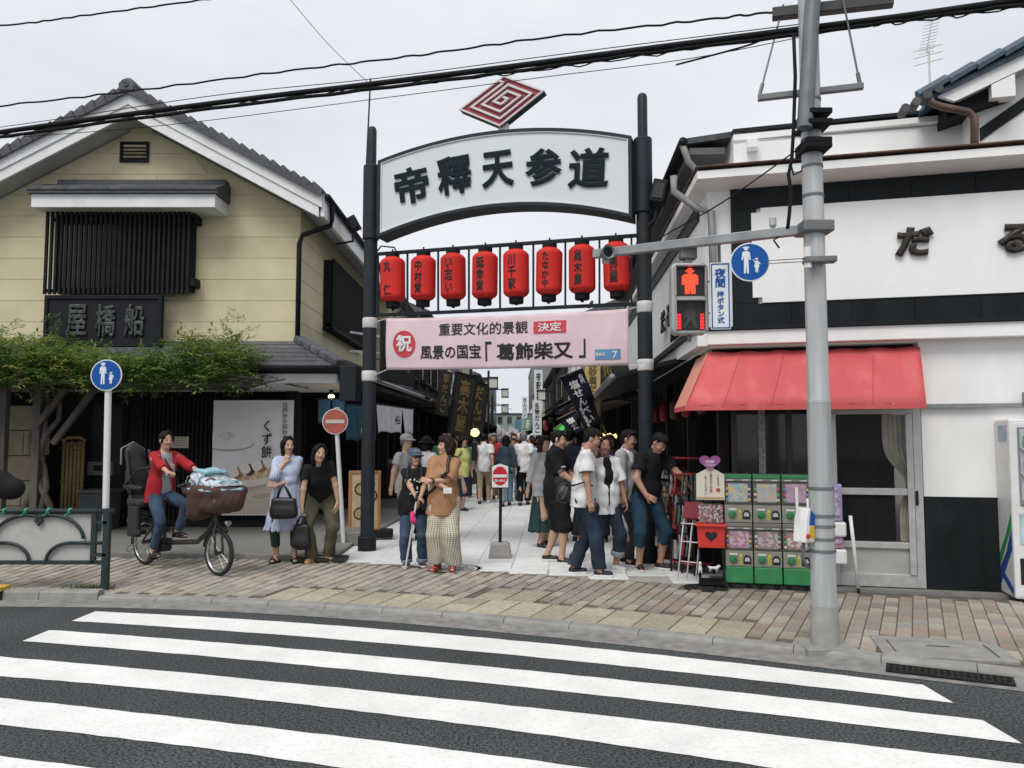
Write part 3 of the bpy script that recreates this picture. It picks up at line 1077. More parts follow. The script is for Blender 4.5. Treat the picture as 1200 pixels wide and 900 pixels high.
for i in range(6):
 for j in range(6):
  b.lathe([(.013, 0), (.010, .0045), (.004, .0055)], 6, ((i - 2.5) * .046, (j - 2.5) * .046, 0))
dotm = b.mesh('tactile_block', TACT)
b = MB(); paver_mb(b, Vector(), 0, TS - .004, TS - .004, .06)
for i in range(4):
 b.prism([((i - 1.5) * .07 - .018, 0), ((i - 1.5) * .07 - .010, .005), ((i - 1.5) * .07 + .010, .005), ((i - 1.5) * .07 + .018, 0)], -.13, .13)
barm = b.mesh('tactile_block', TACT)
for i, (p, a) in enumerate(tactile):
 link('tactile_block', barm if i >= len(tactile) - 4 else dotm, pavement, (p.x, p.y, ZS + .001), (0, 0, a))
street = struct(bpy.data.objects.new('shopping_street', None)); COL.objects.link(street)
b = MB()
pf = [BACK[i] for i in (3, 4, 5, 6, 7)]
A0 = Vector((-2.05, pf[0].y, 0))
base = [(pf[0].x - .1, pf[0].y)] + [(p.x, p.y) for p in pf[1:]] + [(2.6, 9.4), (9.0, 125), (-.5, 125)]
b.prism(base, ZS - .2, ZS - .006, ax='z')
b.build('street_bed', mat('street_bed_stone', (.33, .32, .30), .8, .2, 4, .3, 60), street)
fw, fl = .455, .90
gm = []
for cut in (1,):
 b = MB(); paver_mb(b, Vector(), 0, fw - .006, fl - .006, .06); gm.append(b.mesh('flagstone', FLAG))
acr = Vector((ALLEY.y, -ALLEY.x, 0))
ang = math.atan2(ALLEY.y, ALLEY.x) - PI / 2
for ci in range(-6, 6):
 for ri in range(0, 15):
  p = Vector((-.05, 9.0, 0)) + acr * ((ci + .5) * fw) + ALLEY * ((ri + (.5 if ci % 2 else 0)) * fl + fl / 2)
  front = float(np.interp(p.x, [q.x for q in pf], [q.y for q in pf]))
  lo_, hi_ = p.y - fl / 2, p.y + fl / 2
  if hi_ < front + .1: continue
  if lo_ < front + .02:
   b = MB()
   c = Vector((p.x, (front + .02 + hi_) / 2, ZS)); paver_mb(b, Vector(), 0, fw - .006, hi_ - front - .026, .06)
   link('flagstone', b.mesh('flagstone', FLAG), street, (c.x, c.y, ZS), (0, 0, ang)); continue
  link('flagstone', gm[0], street, (p.x, p.y, ZS + RND.uniform(-.0015, .0015)), (0, 0, ang))
m = mat('flagstone_far', (.62, .635, .625), .7, .12, 4, .2, 90)
b = MB()
p0 = Vector((-.05, 9.0, 0)) + ALLEY * (15 * fl)
q = [p0 + acr * (-6 * fw), p0 + acr * (6 * fw), p0 + acr * (6 * fw) + ALLEY * 100, p0 + acr * (-6 * fw) + ALLEY * 100]
b.add([(v.x, v.y, ZS - .002) for v in q], [(0, 1, 2, 3)])
b.build('far_paving', m, street)
b = MB()
fy = BACK[1].y
b.prism([(-14, fy), (BACK[2].x, BACK[2].y), (BACK[3].x - .02, BACK[3].y), (-2.35, 12.1), (-2.1, 18), (-14, 18)], 0, ZS + .05, ax='z')
fc = struct(b.build('forecourt', PEB, bevel=.01))
b = MB()
pts = [(-14, fy), (BACK[1].x, fy), (BACK[2].x, BACK[2].y), (BACK[3].x, BACK[3].y)]
for i in range(3):
 a_, c_ = Vector((*pts[i], 0)), Vector((*pts[i + 1], 0))
 nseg = max(1, int((c_ - a_).length / .9))
 for k in range(nseg):
  u, v = a_.lerp(c_, k / nseg), a_.lerp(c_, (k + 1) / nseg - .004)
  e = MB(); e.bar((u.x, u.y - .05, ZS + .012), (v.x, v.y - .05, ZS + .012), .1, .1)
  e.build('edging_stone', CONCD, fc, bevel=.008)
def manhole(c, r, m, label, group=None, name='manhole_cover'):
 t = thing(name, label, 'manhole cover', (c.x, c.y, ZS))
 b = MB(); b.lathe([(r + .03, -.05), (r + .03, -.002), (r + .004, .001), (r + .004, -.008)], 36, cap=False); b.build('frame', IRON, t)
 b = MB(); b.lathe([(r, -.03), (r, -.003), (r - .01, .0), (r * .82, 0), (r * .8, -.004), (r * .55, -.004), (r * .53, .001), (.05, .001), (.02, -.003)], 36); b.build('lid', m, t)
 b = MB(); b.box((r * .68, 0, .0), (r * .2, r * .1, .01)); me = b.mesh('raised_stud', m)
 b = MB(); b.lathe([(r * .16, 0), (r * .14, .006), (r * .05, .007)], 8, (r * .3, 0, 0)); me2 = b.mesh('raised_petal', m)
 for k in range(12): link('raised_stud', me, t, rot=(0, 0, 2 * PI * k / 12))
 for k in range(5): link('raised_petal', me2, t, rot=(0, 0, 2 * PI * k / 5))
 return t
manhole(M1, .30, IRONL, 'round silvery patterned manhole cover by the feet of the woman in a brown tunic')
manhole(M2, .20, IRON, 'small round black manhole cover in front of the red heart box')
t = thing('drain_cover', 'dark square iron drain cover under the stooping woman in black', 'drain cover', (M3.x, M3.y + .03, ZS + .052))
b = MB(); b.bb(-.30, .30, -.18, .18, -.04, .0); b.build('lid', IRON, t, bevel=.004)
b = MB()
for i in range(7): b.bb(-.27, .27, -.15 + i * .05 - .008, -.15 + i * .05 + .008, 0, .006)
b.build('tread_pattern', IRON, t)
rzw = math.atan2(WALLU.y, WALLU.x)
t = thing('utility_cover', 'square concrete utility cover with a dark groove beside the steel grate', 'utility cover', (ucc.x, ucc.y, ZS + .004), rzw)
b = MB()
for x0, x1, y0, y1 in ((-.44, .44, .20, .30), (-.44, .44, -.30, -.20), (-.44, -.345, -.2, .2), (.345, .44, -.2, .2)): b.bb(x0, x1, y0, y1, -.06, .006)
b.build('frame', CONC, t, bevel=.006)
b = MB(); b.bb(-.333, .333, -.188, .188, -.06, .002); b.build('lid', CONC, t, bevel=.004)
b = MB(); b.bb(-.08, .08, .04, .062, -.01, .0035); b.build('handle', IRON, t)
b = MB(); b.bb(-.346, .346, -.201, .201, -.07, -.02); b.build('groove_bed', IRON, t)
gc, ga = kst(s_of_x(G(1110, 788, 0).x), -.12)
t = thing('drain_grate', 'rusty steel grate over the gutter in front of the utility cover', 'drain grate', (gc.x, gc.y, .012), ga)
b = MB(); b.bb(-.38, .38, -.08, .08, -.2, .001); b.build('pit', mat('pit_black', (.008, .008, .008), .9, 0), t)
for k in range(20):
 b = MB(); b.bb(-.37 + k * .039 - .006, -.37 + k * .039 + .006, -.078, .078, .001, .016); b.build('bar', IRON, t)
for y in (-.078, 0, .078):
 b = MB(); b.bb(-.385, .385, y - .006, y + .006, .004, .019); b.build('cross_bar', IRON, t)
p, a = kst(s_of_x(G(-30, 700, 0).x), 0)
t = thing('drain_inlet', 'dark kerb drain mouth with a worn yellow lip at the end of the kerb', 'drain inlet', (p.x, p.y, 0), a)
b = MB(); b.bb(-.75, .42, -.03, .12, .006, .10); b.build('mouth', mat('pit_black', None), t)
b = MB(); b.bb(-.75, .42, -.04, .16, .1, .142); b.build('lip', mat('yellow_worn', (.55, .34, .05), .7, .2, 12, .3, 90, dirt=.8, dcol=(.2, .19, .17), dscale=14), t, bevel=.006)
# ---------------------------------------------------------------- the cake shop on the west corner
LY = 14.2
def LX(px, Y=LY): return (px - 600) / FPX * Y
def LZ(py, Y=LY): return P(600, py, Y).z
BEIGE = mat('beige_render', (.50, .45, .30), .85, .07, 2.5, .25, 60, dirt=.35, dcol=(.30, .22, .13), dscale=1.6)
BEIGEP = mat('beige_panel', (.59, .52, .35), .85, .08, 2.2, .3, 90, rnd=.05, dirt=.3, dcol=(.50, .43, .27), dscale=1.8)
FASC = mat('fascia_white', (.72, .73, .74), .6, .07, 4, .1, 60, dirt=.3, dcol=(.36, .36, .36), dscale=3)
SOFF = mat('soffit_grey', (.42, .43, .44), .7, .08, 4, .1, 60)
TILE = mat('roof_tile', (.065, .070, .078), .6, .25, 9, .3, 90, rnd=.18, dirt=.4, dcol=(.17, .17, .165), dscale=6)
BLK = mat('black_wood', (.013, .014, .016), .7, .3, 14, .3, 120, spec=.15)
BLKM = mat('black_metal', (.009, .011, .014), .55, .2, 20, .1, 90, spec=.2)
DKWALL = mat('dark_wall', (.022, .020, .019), .8, .3, 8, .3, 90, spec=.1)
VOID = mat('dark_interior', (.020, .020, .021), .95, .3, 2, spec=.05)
GLASSD = mat('dark_glass', (.02, .024, .028), .08, 0, spec=.6)
SILV = mat('silver_letters', (.20, .205, .21), .35, .6, 14, metal=.8)
yf = LY - .55
cx = LX(137, yf)
ez = LZ(226, yf)
apz = LZ(105, yf)
hw = (LX(373, yf) - cx)
wx1 = LX(348)
wx0 = cx - (wx1 - cx)
sl_ = (apz - ez) / hw
shop = thing('cake_shop', 'two storey beige shop with grey tiled gable roof and black lattice windows on the corner', 'shop', (cx, LY, 0))
DEEP = 7.5
W = wx1 - cx
z_low = 3.0
z_wall = lambda x: apz - .42 - sl_ * abs(x)
b = MB()
b.prism([(-W, z_low), (W, z_low), (W, z_wall(W)), (0, z_wall(0)), (-W, z_wall(W))], .012, DEEP)
b.build('wall', BEIGE, shop)
z = LZ(402.5)
zs = []
k = 0
while z < apz:
 zs.append(z); z += .385
wl = LX(57) - cx, LX(226) - cx, LZ(346), LZ(243)
panels = []
for i in range(len(zs) - 1):
 z0, z1 = zs[i] + .003, zs[i + 1] - .003
 xm0 = min(W, (apz - .44 - z0) / sl_); xm1 = min(W, (apz - .44 - z1) / sl_)
 if xm0 < .1: break
 xm1 = max(xm1, .02)
 cuts = [-1e9, (-.6 + (i % 3) * .9), 1e9]
 for c in range(2):
  a0, a1 = cuts[c] + .002, cuts[c + 1] - .002
  poly = [(max(a0, -xm0), z0), (min(a1, xm0), z0), (min(a1, xm1), z1), (max(a0, -xm1), z1)]
  if poly[1][0] - poly[0][0] < .05 or poly[2][0] < poly[3][0]: continue
  b = MB(); b.prism(poly, 0, .014); b.build('wall_panel', BEIGEP, shop, bevel=.003)
for i in range(9):
 z0, z1 = zs[i] + .005, zs[i + 1] - .004
 if z1 > z_wall(W) + .2: break
 for y0, y1 in ((.02, 2.3), (2.308, 4.9), (4.908, DEEP)):
  b = MB(); b.bb(W, W + .014, y0, y1, z0, z1); b.build('wall_panel', BEIGEP, shop, bevel=.003)
for sgn in (1, -1):
 ex = hw * sgn
 def pt(x, dz): return (x * sgn, apz - sl_ * abs(x) + dz)
 b = MB(); b.prism([pt(0, 0), pt(hw, 0), pt(hw, -.26), pt(0, -.26)] if sgn > 0 else [pt(hw, 0), pt(0, 0), pt(0, -.26), pt(hw, -.26)], -.55, -.50); b.build('barge_board', FASC, shop, bevel=.004)
 b = MB(); b.prism([pt(0, -.255), pt(hw - .06, -.255), pt(hw - .06, -.45), pt(0, -.45)] if sgn > 0 else [pt(hw - .06, -.255), pt(0, -.255), pt(0, -.45), pt(hw - .06, -.45)], -.525, -.47); b.build('barge_board', FASC, shop, bevel=.004)
 b = MB()
 th = .05
 b.prism([pt(0, -.40), pt(hw - .04, -.40), pt(hw - .04, -.40 + th), pt(0, -.40 + th)], -.47, DEEP); b.build('soffit', SOFF, shop)
 b = MB(); b.prism([pt(0, -.02), pt(hw + .02, -.02), pt(hw + .02, .03), pt(0, .03)], -.54, DEEP); b.build('roof_deck', TILE, shop)
 b = MB(); b.bb(ex - .03, ex + .03, -.5, DEEP, ez - .40, ez - .02); b.build('eave_board', FASC, shop)
 b = MB(); b.tube([(ex + .09 * sgn, -.52, ez - .06), (ex + .09 * sgn, DEEP, ez - .08)], .055, 8); b.build('gutter', BLKM, shop, smooth=True)
 ln = math.hypot(hw, hw * sl_)
 nt_ = 19
 an = math.atan(sl_)
 tm = MB()
 L_ = ln / nt_ * 1.12
 tm.prism([(-L_ / 2, 0), (L_ / 2, .035), (L_ / 2, .085), (L_ / 2 - .03, .10), (-L_ / 2, .05)], -.16, .10)
 tm.bb(-L_ / 2, L_ / 2, -.165, -.135, -.075, .03)
 tme = tm.mesh('edge_tile', TILE)
 for i in range(nt_):
  d = (i + .5) * ln / nt_
  x = d * math.cos(an)
  o = link('edge_tile', tme, shop, (x * sgn, -.45, apz - sl_ * x + .005), (0, an if sgn > 0 else -an, 0) if sgn < 0 else (0, an, PI))
  if sgn > 0: o.rotation_euler = (0, 0, 0); o.matrix_local = Matrix.Translation((x, -.45, apz - sl_ * x + .005)) @ Matrix.Rotation(an, 4, 'Y') @ Matrix.Scale(-1, 4, (1, 0, 0))
  else: o.matrix_local = Matrix.Translation((-x, -.45, apz - sl_ * x + .005)) @ Matrix.Rotation(-an, 4, 'Y')
 ft = MB()
 for i in range(nt_):
  d = (i + .5) * ln / nt_
  x = d * math.cos(an); zz = apz - sl_ * x
  for jj in range(24):
   y = -.3 + jj * .3
   Mx = Matrix.Rotation(an * (1 if sgn > 0 else -1), 3, 'Y')
   ft.box((x * sgn, y + .15, zz + .055), (L_, .285, .035), Mx)
 tag(ft.build('roof_tiles', TILE, shop), kind='stuff')
b = MB(); b.tube([(0, -.56, apz + .10), (0, DEEP, apz + .10)], .11, 10); b.build('ridge', TILE, shop, smooth=True)
b = MB(); b.prism([(-.13, -.05), (.13, -.05), (.14, .08), (.07, .15), (0, .18), (-.07, .15), (-.14, .08)], -.64, -.55)
o = b.build('ridge_end_tile', TILE, shop, bevel=.02, loc=(0, 0, apz));
b = MB(); b.lathe([(.045, 0), (.045, .02), (.03, .02), (.03, .01)], 14, (0, -.64, .06), Matrix.Rotation(PI / 2, 3, 'X')); b.build('boss', TILE, o)
v0, v1, w0, w1 = LX(131) - cx, LX(165) - cx, LZ(190.5), LZ(167)
vent = MB()
for a in ((v0, v1, w0, w0 + .04), (v0, v1, w1 - .04, w1), (v0, v0 + .04, w0 + .04, w1 - .04), (v1 - .04, v1, w0 + .04, w1 - .04)): vent.bb(a[0], a[1], -.05, .02, a[2], a[3])
vo = vent.build('vent_frame', BLKM, shop)
for i in range(4):
 b = MB(); b.box(((v0 + v1) / 2, -.02, w0 + .075 + i * .065), (v1 - v0 - .08, .05, .012), Matrix.Rotation(.6, 3, 'X')); b.build('louvre', BLKM, vo)
h0, h1 = LX(22, LY - .6) - cx, LX(249, LY - .6) - cx
hz0, hz1, hz2 = LZ(243, LY - .6), LZ(227, LY - .6), LZ(213, LY - .3)
b = MB(); b.bb(h0 + .05, h1 - .05, -.6, 0, hz0, hz1); hood = b.build('window_hood', FASC, shop, bevel=.012)
b = MB(); b.prism([(-.66, hz1), (0, hz1), (0, hz1 + .3), (-.16, hz1 + .28), (-.66, hz1 + .07)], h0, h1, ax='x'); b.build('hood_roof', TILE, hood)
nb = 14
for i in range(nb):
 x0 = h0 + (h1 - h0) * i / nb
 b = MB(); b.prism([(-.68, hz1 + .055), (-.14, hz1 + .29), (-.14, hz1 + .32), (-.68, hz1 + .09)], x0 + .004, x0 + (h1 - h0) / nb - .004, ax='x'); b.build('hood_tile', TILE, hood)
b = MB(); b.bb(h0 + .25, h1 - .02, -.2, -.02, hz1 + .27, hz1 + .39); b.build('hood_ridge', TILE, hood, bevel=.02)
win = thing('lattice_bay', None, None); win.parent = shop
del_ = [win]
b = MB(); b.bb(wl[0] + .12, wl[1] - .02, -.16, 0, wl[2] + .04, wl[3] + .06); wo = b.build('window_box', BLK, shop, bevel=.005)
bpy.data.objects.remove(win)
b = MB(); b.bb(wl[0] + .2, wl[1] - .1, -.168, -.16, wl[2] + .1, wl[3] - .06); b.build('pane', GLASSD, wo)
b = MB(); b.bb(wl[0], wl[1], -.30, -.25, wl[2], wl[2] + .055); b.build('rail', BLK, wo)
b = MB(); b.bb(wl[0] + .1, wl[1] + .06, -.30, -.25, wl[3] - .33, wl[3] - .28); b.build('rail', BLK, wo)
b = MB(); b.bb(wl[0] + .1, wl[1] + .03, -.30, -.20, wl[3] - .06, wl[3] + .02); b.build('rail', BLK, wo)
b = MB(); b.bb(-.021, .021, -.345, -.30, wl[2] - .04, wl[3] - .02); smh = b.mesh('slat', BLK)
n = 30
for i in range(n): link('slat', smh, wo, (wl[0] + .03 + (wl[1] - wl[0] - .06) * i / (n - 1), 0, 0))
for z in (wl[2] + .12, wl[3] - .35):
 b = MB(); b.bb(wl[1] + .0, wl[1] + .07, -.3, 0, z, z + .14); b.build('bracket', BLK, wo)
sw0, sw1 = 1.75, 5.6
z0_, z1_ = z_low + .95, z_low + 2.25
b = MB(); b.bb(W + .0, W + .16, sw0, sw1, z0_, z1_); so = b.build('side_window', BLK, shop, bevel=.005)
b = MB(); b.bb(W + .17, W + .21, -.02, .02, z0_ - .06, z1_ + .03); ssm = b.mesh('slat', BLK)
for i in range(44): link('slat', ssm, so, (0, sw0 + .05 + i * (sw1 - sw0 - .1) / 43, 0))
b = MB(); b.bb(W - .01, W + .24, sw0 - .03, sw1, z0_ - .12, z0_ - .06); b.build('rail', BLK, so)
px_ = W + .015
b = MB(); b.tube([(hw + .09, -.2, ez - .12), (hw + .09, -.16, ez - .36), (hw + .06, -.12, ez - .46), (W + .06, -.08, ez - .62), (W + .0, -.06, ez - .78), (W + .0, -.06, 3.1)], .045, 8); b.build('rain_pipe', BLKM, shop, smooth=True)
ly0 = -.95
ze = LZ(430, LY + ly0)
zt = LZ(401)
exr = LX(397, LY + ly0) - cx + .02
def lowroof_front(x0, x1, n=6):
 for i in range(n):
  t0, t1 = i / n, (i + 1) / n
  y0, y1 = ly0 + (0 - ly0) * t0, ly0 + (0 - ly0) * t1
  a0, a1 = ze + (zt - ze) * t0, ze + (zt - ze) * t1
  xr0, xr1 = x1 - (x1 - W) * t0, x1 - (x1 - W) * t1
  k = 0
  xw = (xr0 - x0) / 26
  b = MB()
  b.add([(x0, y0, a0), (xr0, y0, a0), (xr1, y1 + .06, a1 + .0), (x0, y1 + .06, a1 + .0), (x0, y0, a0 + .045), (xr0, y0, a0 + .045), (xr1, y1 + .06, a1 + .045), (x0, y1 + .06, a1 + .045)],
    [(3, 2, 1, 0), (4, 5, 6, 7), (0, 1, 5, 4), (1, 2, 6, 5), (2, 3, 7, 6), (3, 0, 4, 7)])
  b.build('tile_course', TILE, shop, bevel=.006)
lowroof_front(-7.5, exr)
b = MB(); b.bb(-7.5, exr - .03, ly0 + .03, .0, ze - .09, ze - .005); b.build('lower_eave', BLKM, shop)
b = MB(); b.prism([(ly0 + .1, ze - .1), (ly0 + .1, ze - .26), (.1, ze - .36), (.1, ze - .09)], -7.5, exr - .1, ax='x'); b.build('eave_soffit', FASC, shop, bevel=.01)
b = MB(); b.tube([(-7.5, ly0 - .05, ze - .02), (exr + .02, ly0 - .05, ze - .03)], .05, 8); b.build('gutter', BLKM, shop, smooth=True)
hipn = 5
for i in range(hipn):
 t = i / hipn; t2 = (i + 1) / hipn
 p0 = Vector((exr + (W - exr) * t, ly0 * (1 - t), ze + (zt - ze) * t + .06)); p1 = Vector((exr + (W - exr) * t2, ly0 * (1 - t2), ze + (zt - ze) * t2 + .06))
 b = MB(); b.bar(p0, p1 - (p1 - p0) * .02, .22, .13); b.build('hip_tile', TILE, shop, bevel=.03)
SL = 9.0
for i in range(6):
 t0, t1 = i / 6, (i + 1) / 6
 x0, x1 = exr - (exr - W) * t0, exr - (exr - W) * t1
 a0, a1 = ze + (zt - ze) * t0, ze + (zt - ze) * t1
 y0a, y0b = ly0 * (1 - t0), ly0 * (1 - t1)
 b = MB()
 e = .05 / 1
 b.add([(x0, y0a, a0), (x0 + SL * .05, SL, a0), (x1 - .06 + SL * .05, SL, a1), (x1 - .06, y0b, a1), (x0, y0a, a0 + .045), (x0 + SL * .05, SL, a0 + .045), (x1 - .06 + SL * .05, SL, a1 + .045), (x1 - .06, y0b, a1 + .045)],
   [(0, 1, 2, 3), (7, 6, 5, 4), (0, 4, 5, 1), (1, 5, 6, 2), (2, 6, 7, 3), (3, 7, 4, 0)])
 b.build('tile_course', TILE, shop)
b = MB(); b.tube([(exr + .05, ly0, ze - .03), (exr + .05 + .05 * SL, SL, ze - .05)], .05, 8); b.build('gutter', mat('gutter_steel', (.30, .31, .33), .4, .2, 20, metal=.6), shop, smooth=True)
b = MB(); b.bar((exr - .25, ly0 + .3, ze - .16), (exr - .25 + .05 * SL, SL, ze - .16), .55, .09); b.build('eave_soffit', BLKM, shop)
zb = ZS + .05
b = MB(); b.bb(-7.5, W - .02, .05, .25, zb, z_low + .02); b.build('dark_wall', DKWALL, shop)
wl0 = LX(165) - cx
b = MB(); b.bb(-.018, .018, -.0, .05, zb + .12, ze - .3); rm = b.mesh('wall_rib', BLK)
n = int((W - .08 - wl0) / .075)
for i in range(n): link('wall_rib', rm, shop, (wl0 + .03 + i * .075, 0, 0))
b = MB(); b.bb(wl0 - .05, W, -.03, .05, zb, zb + .12); b.build('plinth', DKWALL, shop)
b = MB(); b.bb(W - .18, W + .02, -.05, .25, zb, ze - .2); b.build('corner_post', BLK, shop, bevel=.006)
b = MB(); b.bb(-7.5, wl0 - .05, .9, 1.0, zb, 3.0); b.build('recess_wall', DKWALL, shop)
for k, (x0, x1) in enumerate(((-.9, .05), (.08, .9))):
 pass
dx0, dx1 = LX(105) - cx, LX(150) - cx
b = MB(); b.bb(dx0, dx1, -.02, .05, zb, 2.4); b.build('shop_door', BLK, shop, bevel=.01)
b = MB(); b.bb(dx0 + .08, dx1 - .08, -.028, -.02, zb + .9, 2.25); b.build('door_glass', mat('door_dark', (.02, .021, .022), .5, .2, 9, spec=.2), shop)
b = MB()
e0, e1 = (W - .02, .25), (W - .02 + .05 * SL, SL)
b.add([(e0[0] - .9, e0[1], zb), (e1[0] - .9, e1[1], zb), (e1[0] - .9, e1[1], z_low), (e0[0] - .9, e0[1], z_low)], [(0, 1, 2, 3)])
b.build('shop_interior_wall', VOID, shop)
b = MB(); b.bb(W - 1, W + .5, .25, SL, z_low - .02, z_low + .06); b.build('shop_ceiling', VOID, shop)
for y in (2.4, 4.6, 6.8, 8.9):
 x = W + .05 * y
 b = MB(); b.bb(x - .16, x - .02, y - .07, y + .07, zb, z_low); b.build('post', BLK, shop)
for y0, y1 in ((.3, 1.4), (2.6, 3.5), (4.75, 5.7), (5.8, 6.7)):
 x = W + .05 * y0 - .2
 fo_ = MB(); fo_.bb(x - .04, x, y0, y1, zb, 2.25); d = fo_.build('lattice_door', BLK, shop)
 for i in range(7):
  q = MB(); yy = y0 + .06 + i * (y1 - y0 - .12) / 6; q.bb(x, x + .025, yy - .01, yy + .01, zb + .1, 2.2); q.build('slat', BLK, d)
 for z in (.8, 1.2, 1.6, 2.0):
  q = MB(); q.bb(x, x + .02, y0 + .03, y1 - .03, z - .01, z + .01); q.build('slat', BLK, d)
# ---- things on and at the shop
def lx(px, Y): return LX(px, Y)
yP = LY - .32
t = thing('shop_plaque', 'black plaque with large silver carved shop name below the lattice window', 'shop sign', (lx(117, yP), yP, LZ(406, yP)))
pw, ph = lx(186, yP) - lx(47, yP), LZ(346, yP) - LZ(406, yP)
b = MB(); b.bb(-pw / 2, pw / 2, 0, .08, 0, ph); b.build('board', BLKM, t, bevel=.01)
for a in ((-pw / 2, pw / 2, ph - .07, ph), (-pw / 2, -pw / 2 + .06, 0, ph - .07), (pw / 2 - .06, pw / 2, 0, ph - .07)):
 b = MB(); b.bb(a[0], a[1], -.03, .0, a[2], a[3]); b.build('frame', BLK, t, bevel=.006)
for i, ch in enumerate('屋橋船'):
 lettering(ch, t, ((-.22 + i * .245) * pw, -.02, ph * .50), .0, mat('tarnished_letters', (.06, .064, .066), .5, .75, 22, metal=.5), .028, .04, fit=(pw * .175, ph * .64))
yQ = LY - .1
q0, q1, qz0, qz1 = lx(250, yQ), lx(344, yQ), LZ(604, yQ), LZ(469, yQ)
t = thing('shop_poster', 'large poster of rice cakes with syrup on a boat shaped dish', 'poster', ((q0 + q1) / 2, yQ, qz0))
pw, ph = q1 - q0, qz1 - qz0
POSTBG = mat('poster_grey_white', (.80, .79, .82), .5, .10, 1.6)
b = MB(); b.bb(-pw / 2, pw / 2, 0, .03, 0, ph); b.build('panel', POSTBG, t, bevel=.004)
INK = mat('black_ink', (.012, .012, .013), .6, 0)
def flat(poly, y, m, name='print', par=None, th=.002):
 b = MB(); b.prism(poly, -y - th, -y); return b.build(name, m, par)
CREAM = mat('print_cream', (.50, .44, .36), .5, .2, 9)
SH = lambda *p: [(pw * a, ph * c) for a, c in p]
def blob(cx_, cz_, rx, rz_, a=0, n=24, sq=1.0):
 o = []
 for i in range(n):
  t_ = 2 * PI * i / n; c_, s_ = math.cos(t_), math.sin(t_)
  x, z = rx * math.copysign(abs(c_) ** sq, c_), rz_ * math.copysign(abs(s_) ** sq, s_)
  o.append((pw * cx_ + x * math.cos(a) - z * math.sin(a), ph * cz_ + x * math.sin(a) + z * math.cos(a)))
 return o
def clipx(o): return [(min(max(x, -pw * .5), pw * .5), z) for x, z in o]
flat(SH((-.5, .01), (-.5, .40), (-.3, .38), (0, .30), (.5, .22), (.5, .01)), .002, mat('print_shadow_tan', (.60, .52, .43), .5, .12, 3), par=t)
flat(clipx(blob(-.34, .63, pw * .36, ph * .075, -.04)), .004, mat('print_rim', (.42, .36, .30), .5, .1, 5), par=t)
flat(clipx(blob(-.34, .645, pw * .36, ph * .075, -.04)), .0062, mat('print_white', (.78, .78, .79), .5, .05, 5), par=t)
for a, c, o_ in ((-.33, .67, 0), (-.27, .685, .0024), (-.38, .69, .0048), (-.31, .70, .0072)): flat(blob(a, c, pw * .05, ph * .022, .2), .0085 + o_, mat('print_mound', (.68, .66, .65), .5, .2, 20), par=t)
flat(clipx(blob(.10, .315, pw * .47, ph * .075, .20)), .0105, mat('print_dish_shade', (.48, .41, .32), .5, .15, 6), par=t)
flat(clipx(blob(.10, .335, pw * .47, ph * .072, .20)), .0127, mat('print_dish', (.76, .70, .60), .5, .08, 6), par=t)
flat(clipx(blob(.10, .375, pw * .43, ph * .055, .20)), .0149, mat('print_kinako', (.60, .46, .29), .6, .4, 25), par=t)
for i in range(5):
 a, c = -.22 + i * .145, .365 + i * .028
 flat(blob(a + .045, c, pw * .06, ph * .05, .5, sq=.7), .0171 + .003 * i, mat('print_syrup', (.05, .022, .016), .3, .3, 12) if i % 2 else mat('print_amber', (.33, .16, .06), .35, .3, 12), par=t)
 flat(blob(a - .01, c + .012, pw * .062, ph * .05, .5, sq=.7), .0185 + .003 * i, mat('print_mochi', (.82, .79, .74), .4, .06, 12), par=t)
flat(clipx(blob(.12, .165, pw * .16, ph * .035, .12)), .0127, mat('print_spoon', (.70, .60, .48), .5, .1, 6), par=t)
flat(clipx(blob(.12, .168, pw * .12, ph * .024, .12)), .0149, mat('print_spoon_hollow', (.50, .41, .31), .5, .1, 6), par=t)
flat(SH((.25, .175), (.5, .235), (.5, .262), (.24, .20)), .0171, mat('print_spoon', None), par=t)
lettering('江戸から伝わる唯一', t, (pw * .40, -.036, ph * .78), 0, INK, .012, .003, vert=True, fit=(pw * .07, ph * .40))
lettering('くず餅', t, (pw * .18, -.036, ph * .66), 0, INK, .012, .003, vert=True, fit=(pw * .13, ph * .33))
b = MB();
b.lathe([(.075, 0), (.075, .003), (.063, .003), (.063, 0)], 20, (-pw * .36, -.018, ph * .29), Matrix.Rotation(PI / 2, 3, 'X'), cap=False); b.bb(-pw * .36 - .035, -pw * .36 + .035, -.02, -.017, ph * .29 - .005, ph * .29 + .005); b.bb(-pw * .36 - .03, -pw * .36 - .02, -.02, -.017, ph * .29 - .045, ph * .29 + .045); b.bb(-pw * .36 + .02, -pw * .36 + .03, -.02, -.017, ph * .29 - .045, ph * .29 + .045)
b.build('crest', INK, t)
lettering('お・', t, (-pw * .40, -.02, ph * .20), 0, INK, .012, .003, fit=(pw * .16, ph * .06))
t = thing('paper_notice', 'small cream paper notice pinned to the dark ribbed wall', 'notice', (lx(212, LY - .02), LY - .02, LZ(525, LY)))
b = MB(); b.bb(-.15, .15, 0, .01, 0, .20); b.build('sheet', mat('paper_cream', (.50, .47, .40), .7, .05, 8), t)
lettering('お知らせ', t, (0, -.003, .17), 0, mat('ink_red', (.4, .05, .04), .6, 0), .01, .002, fit=(.2, .035))
for i in range(4):
 b = MB(); b.bb(-.11, .09 - .03 * (i % 2), -.002, 0, .125 - i * .03, .132 - i * .03); b.build('text_line', INK, t)
BAM = mat('bamboo_yellow', (.22, .145, .06), .55, .25, 10, .3, 60, stretch=(1, 1, .2))
t = thing('bamboo_screen', 'yellow bamboo pole screen standing upright in the dark recess', 'bamboo screen', (lx(88, 13.9), 13.9, zb))
hh = LZ(517, 13.9) - zb
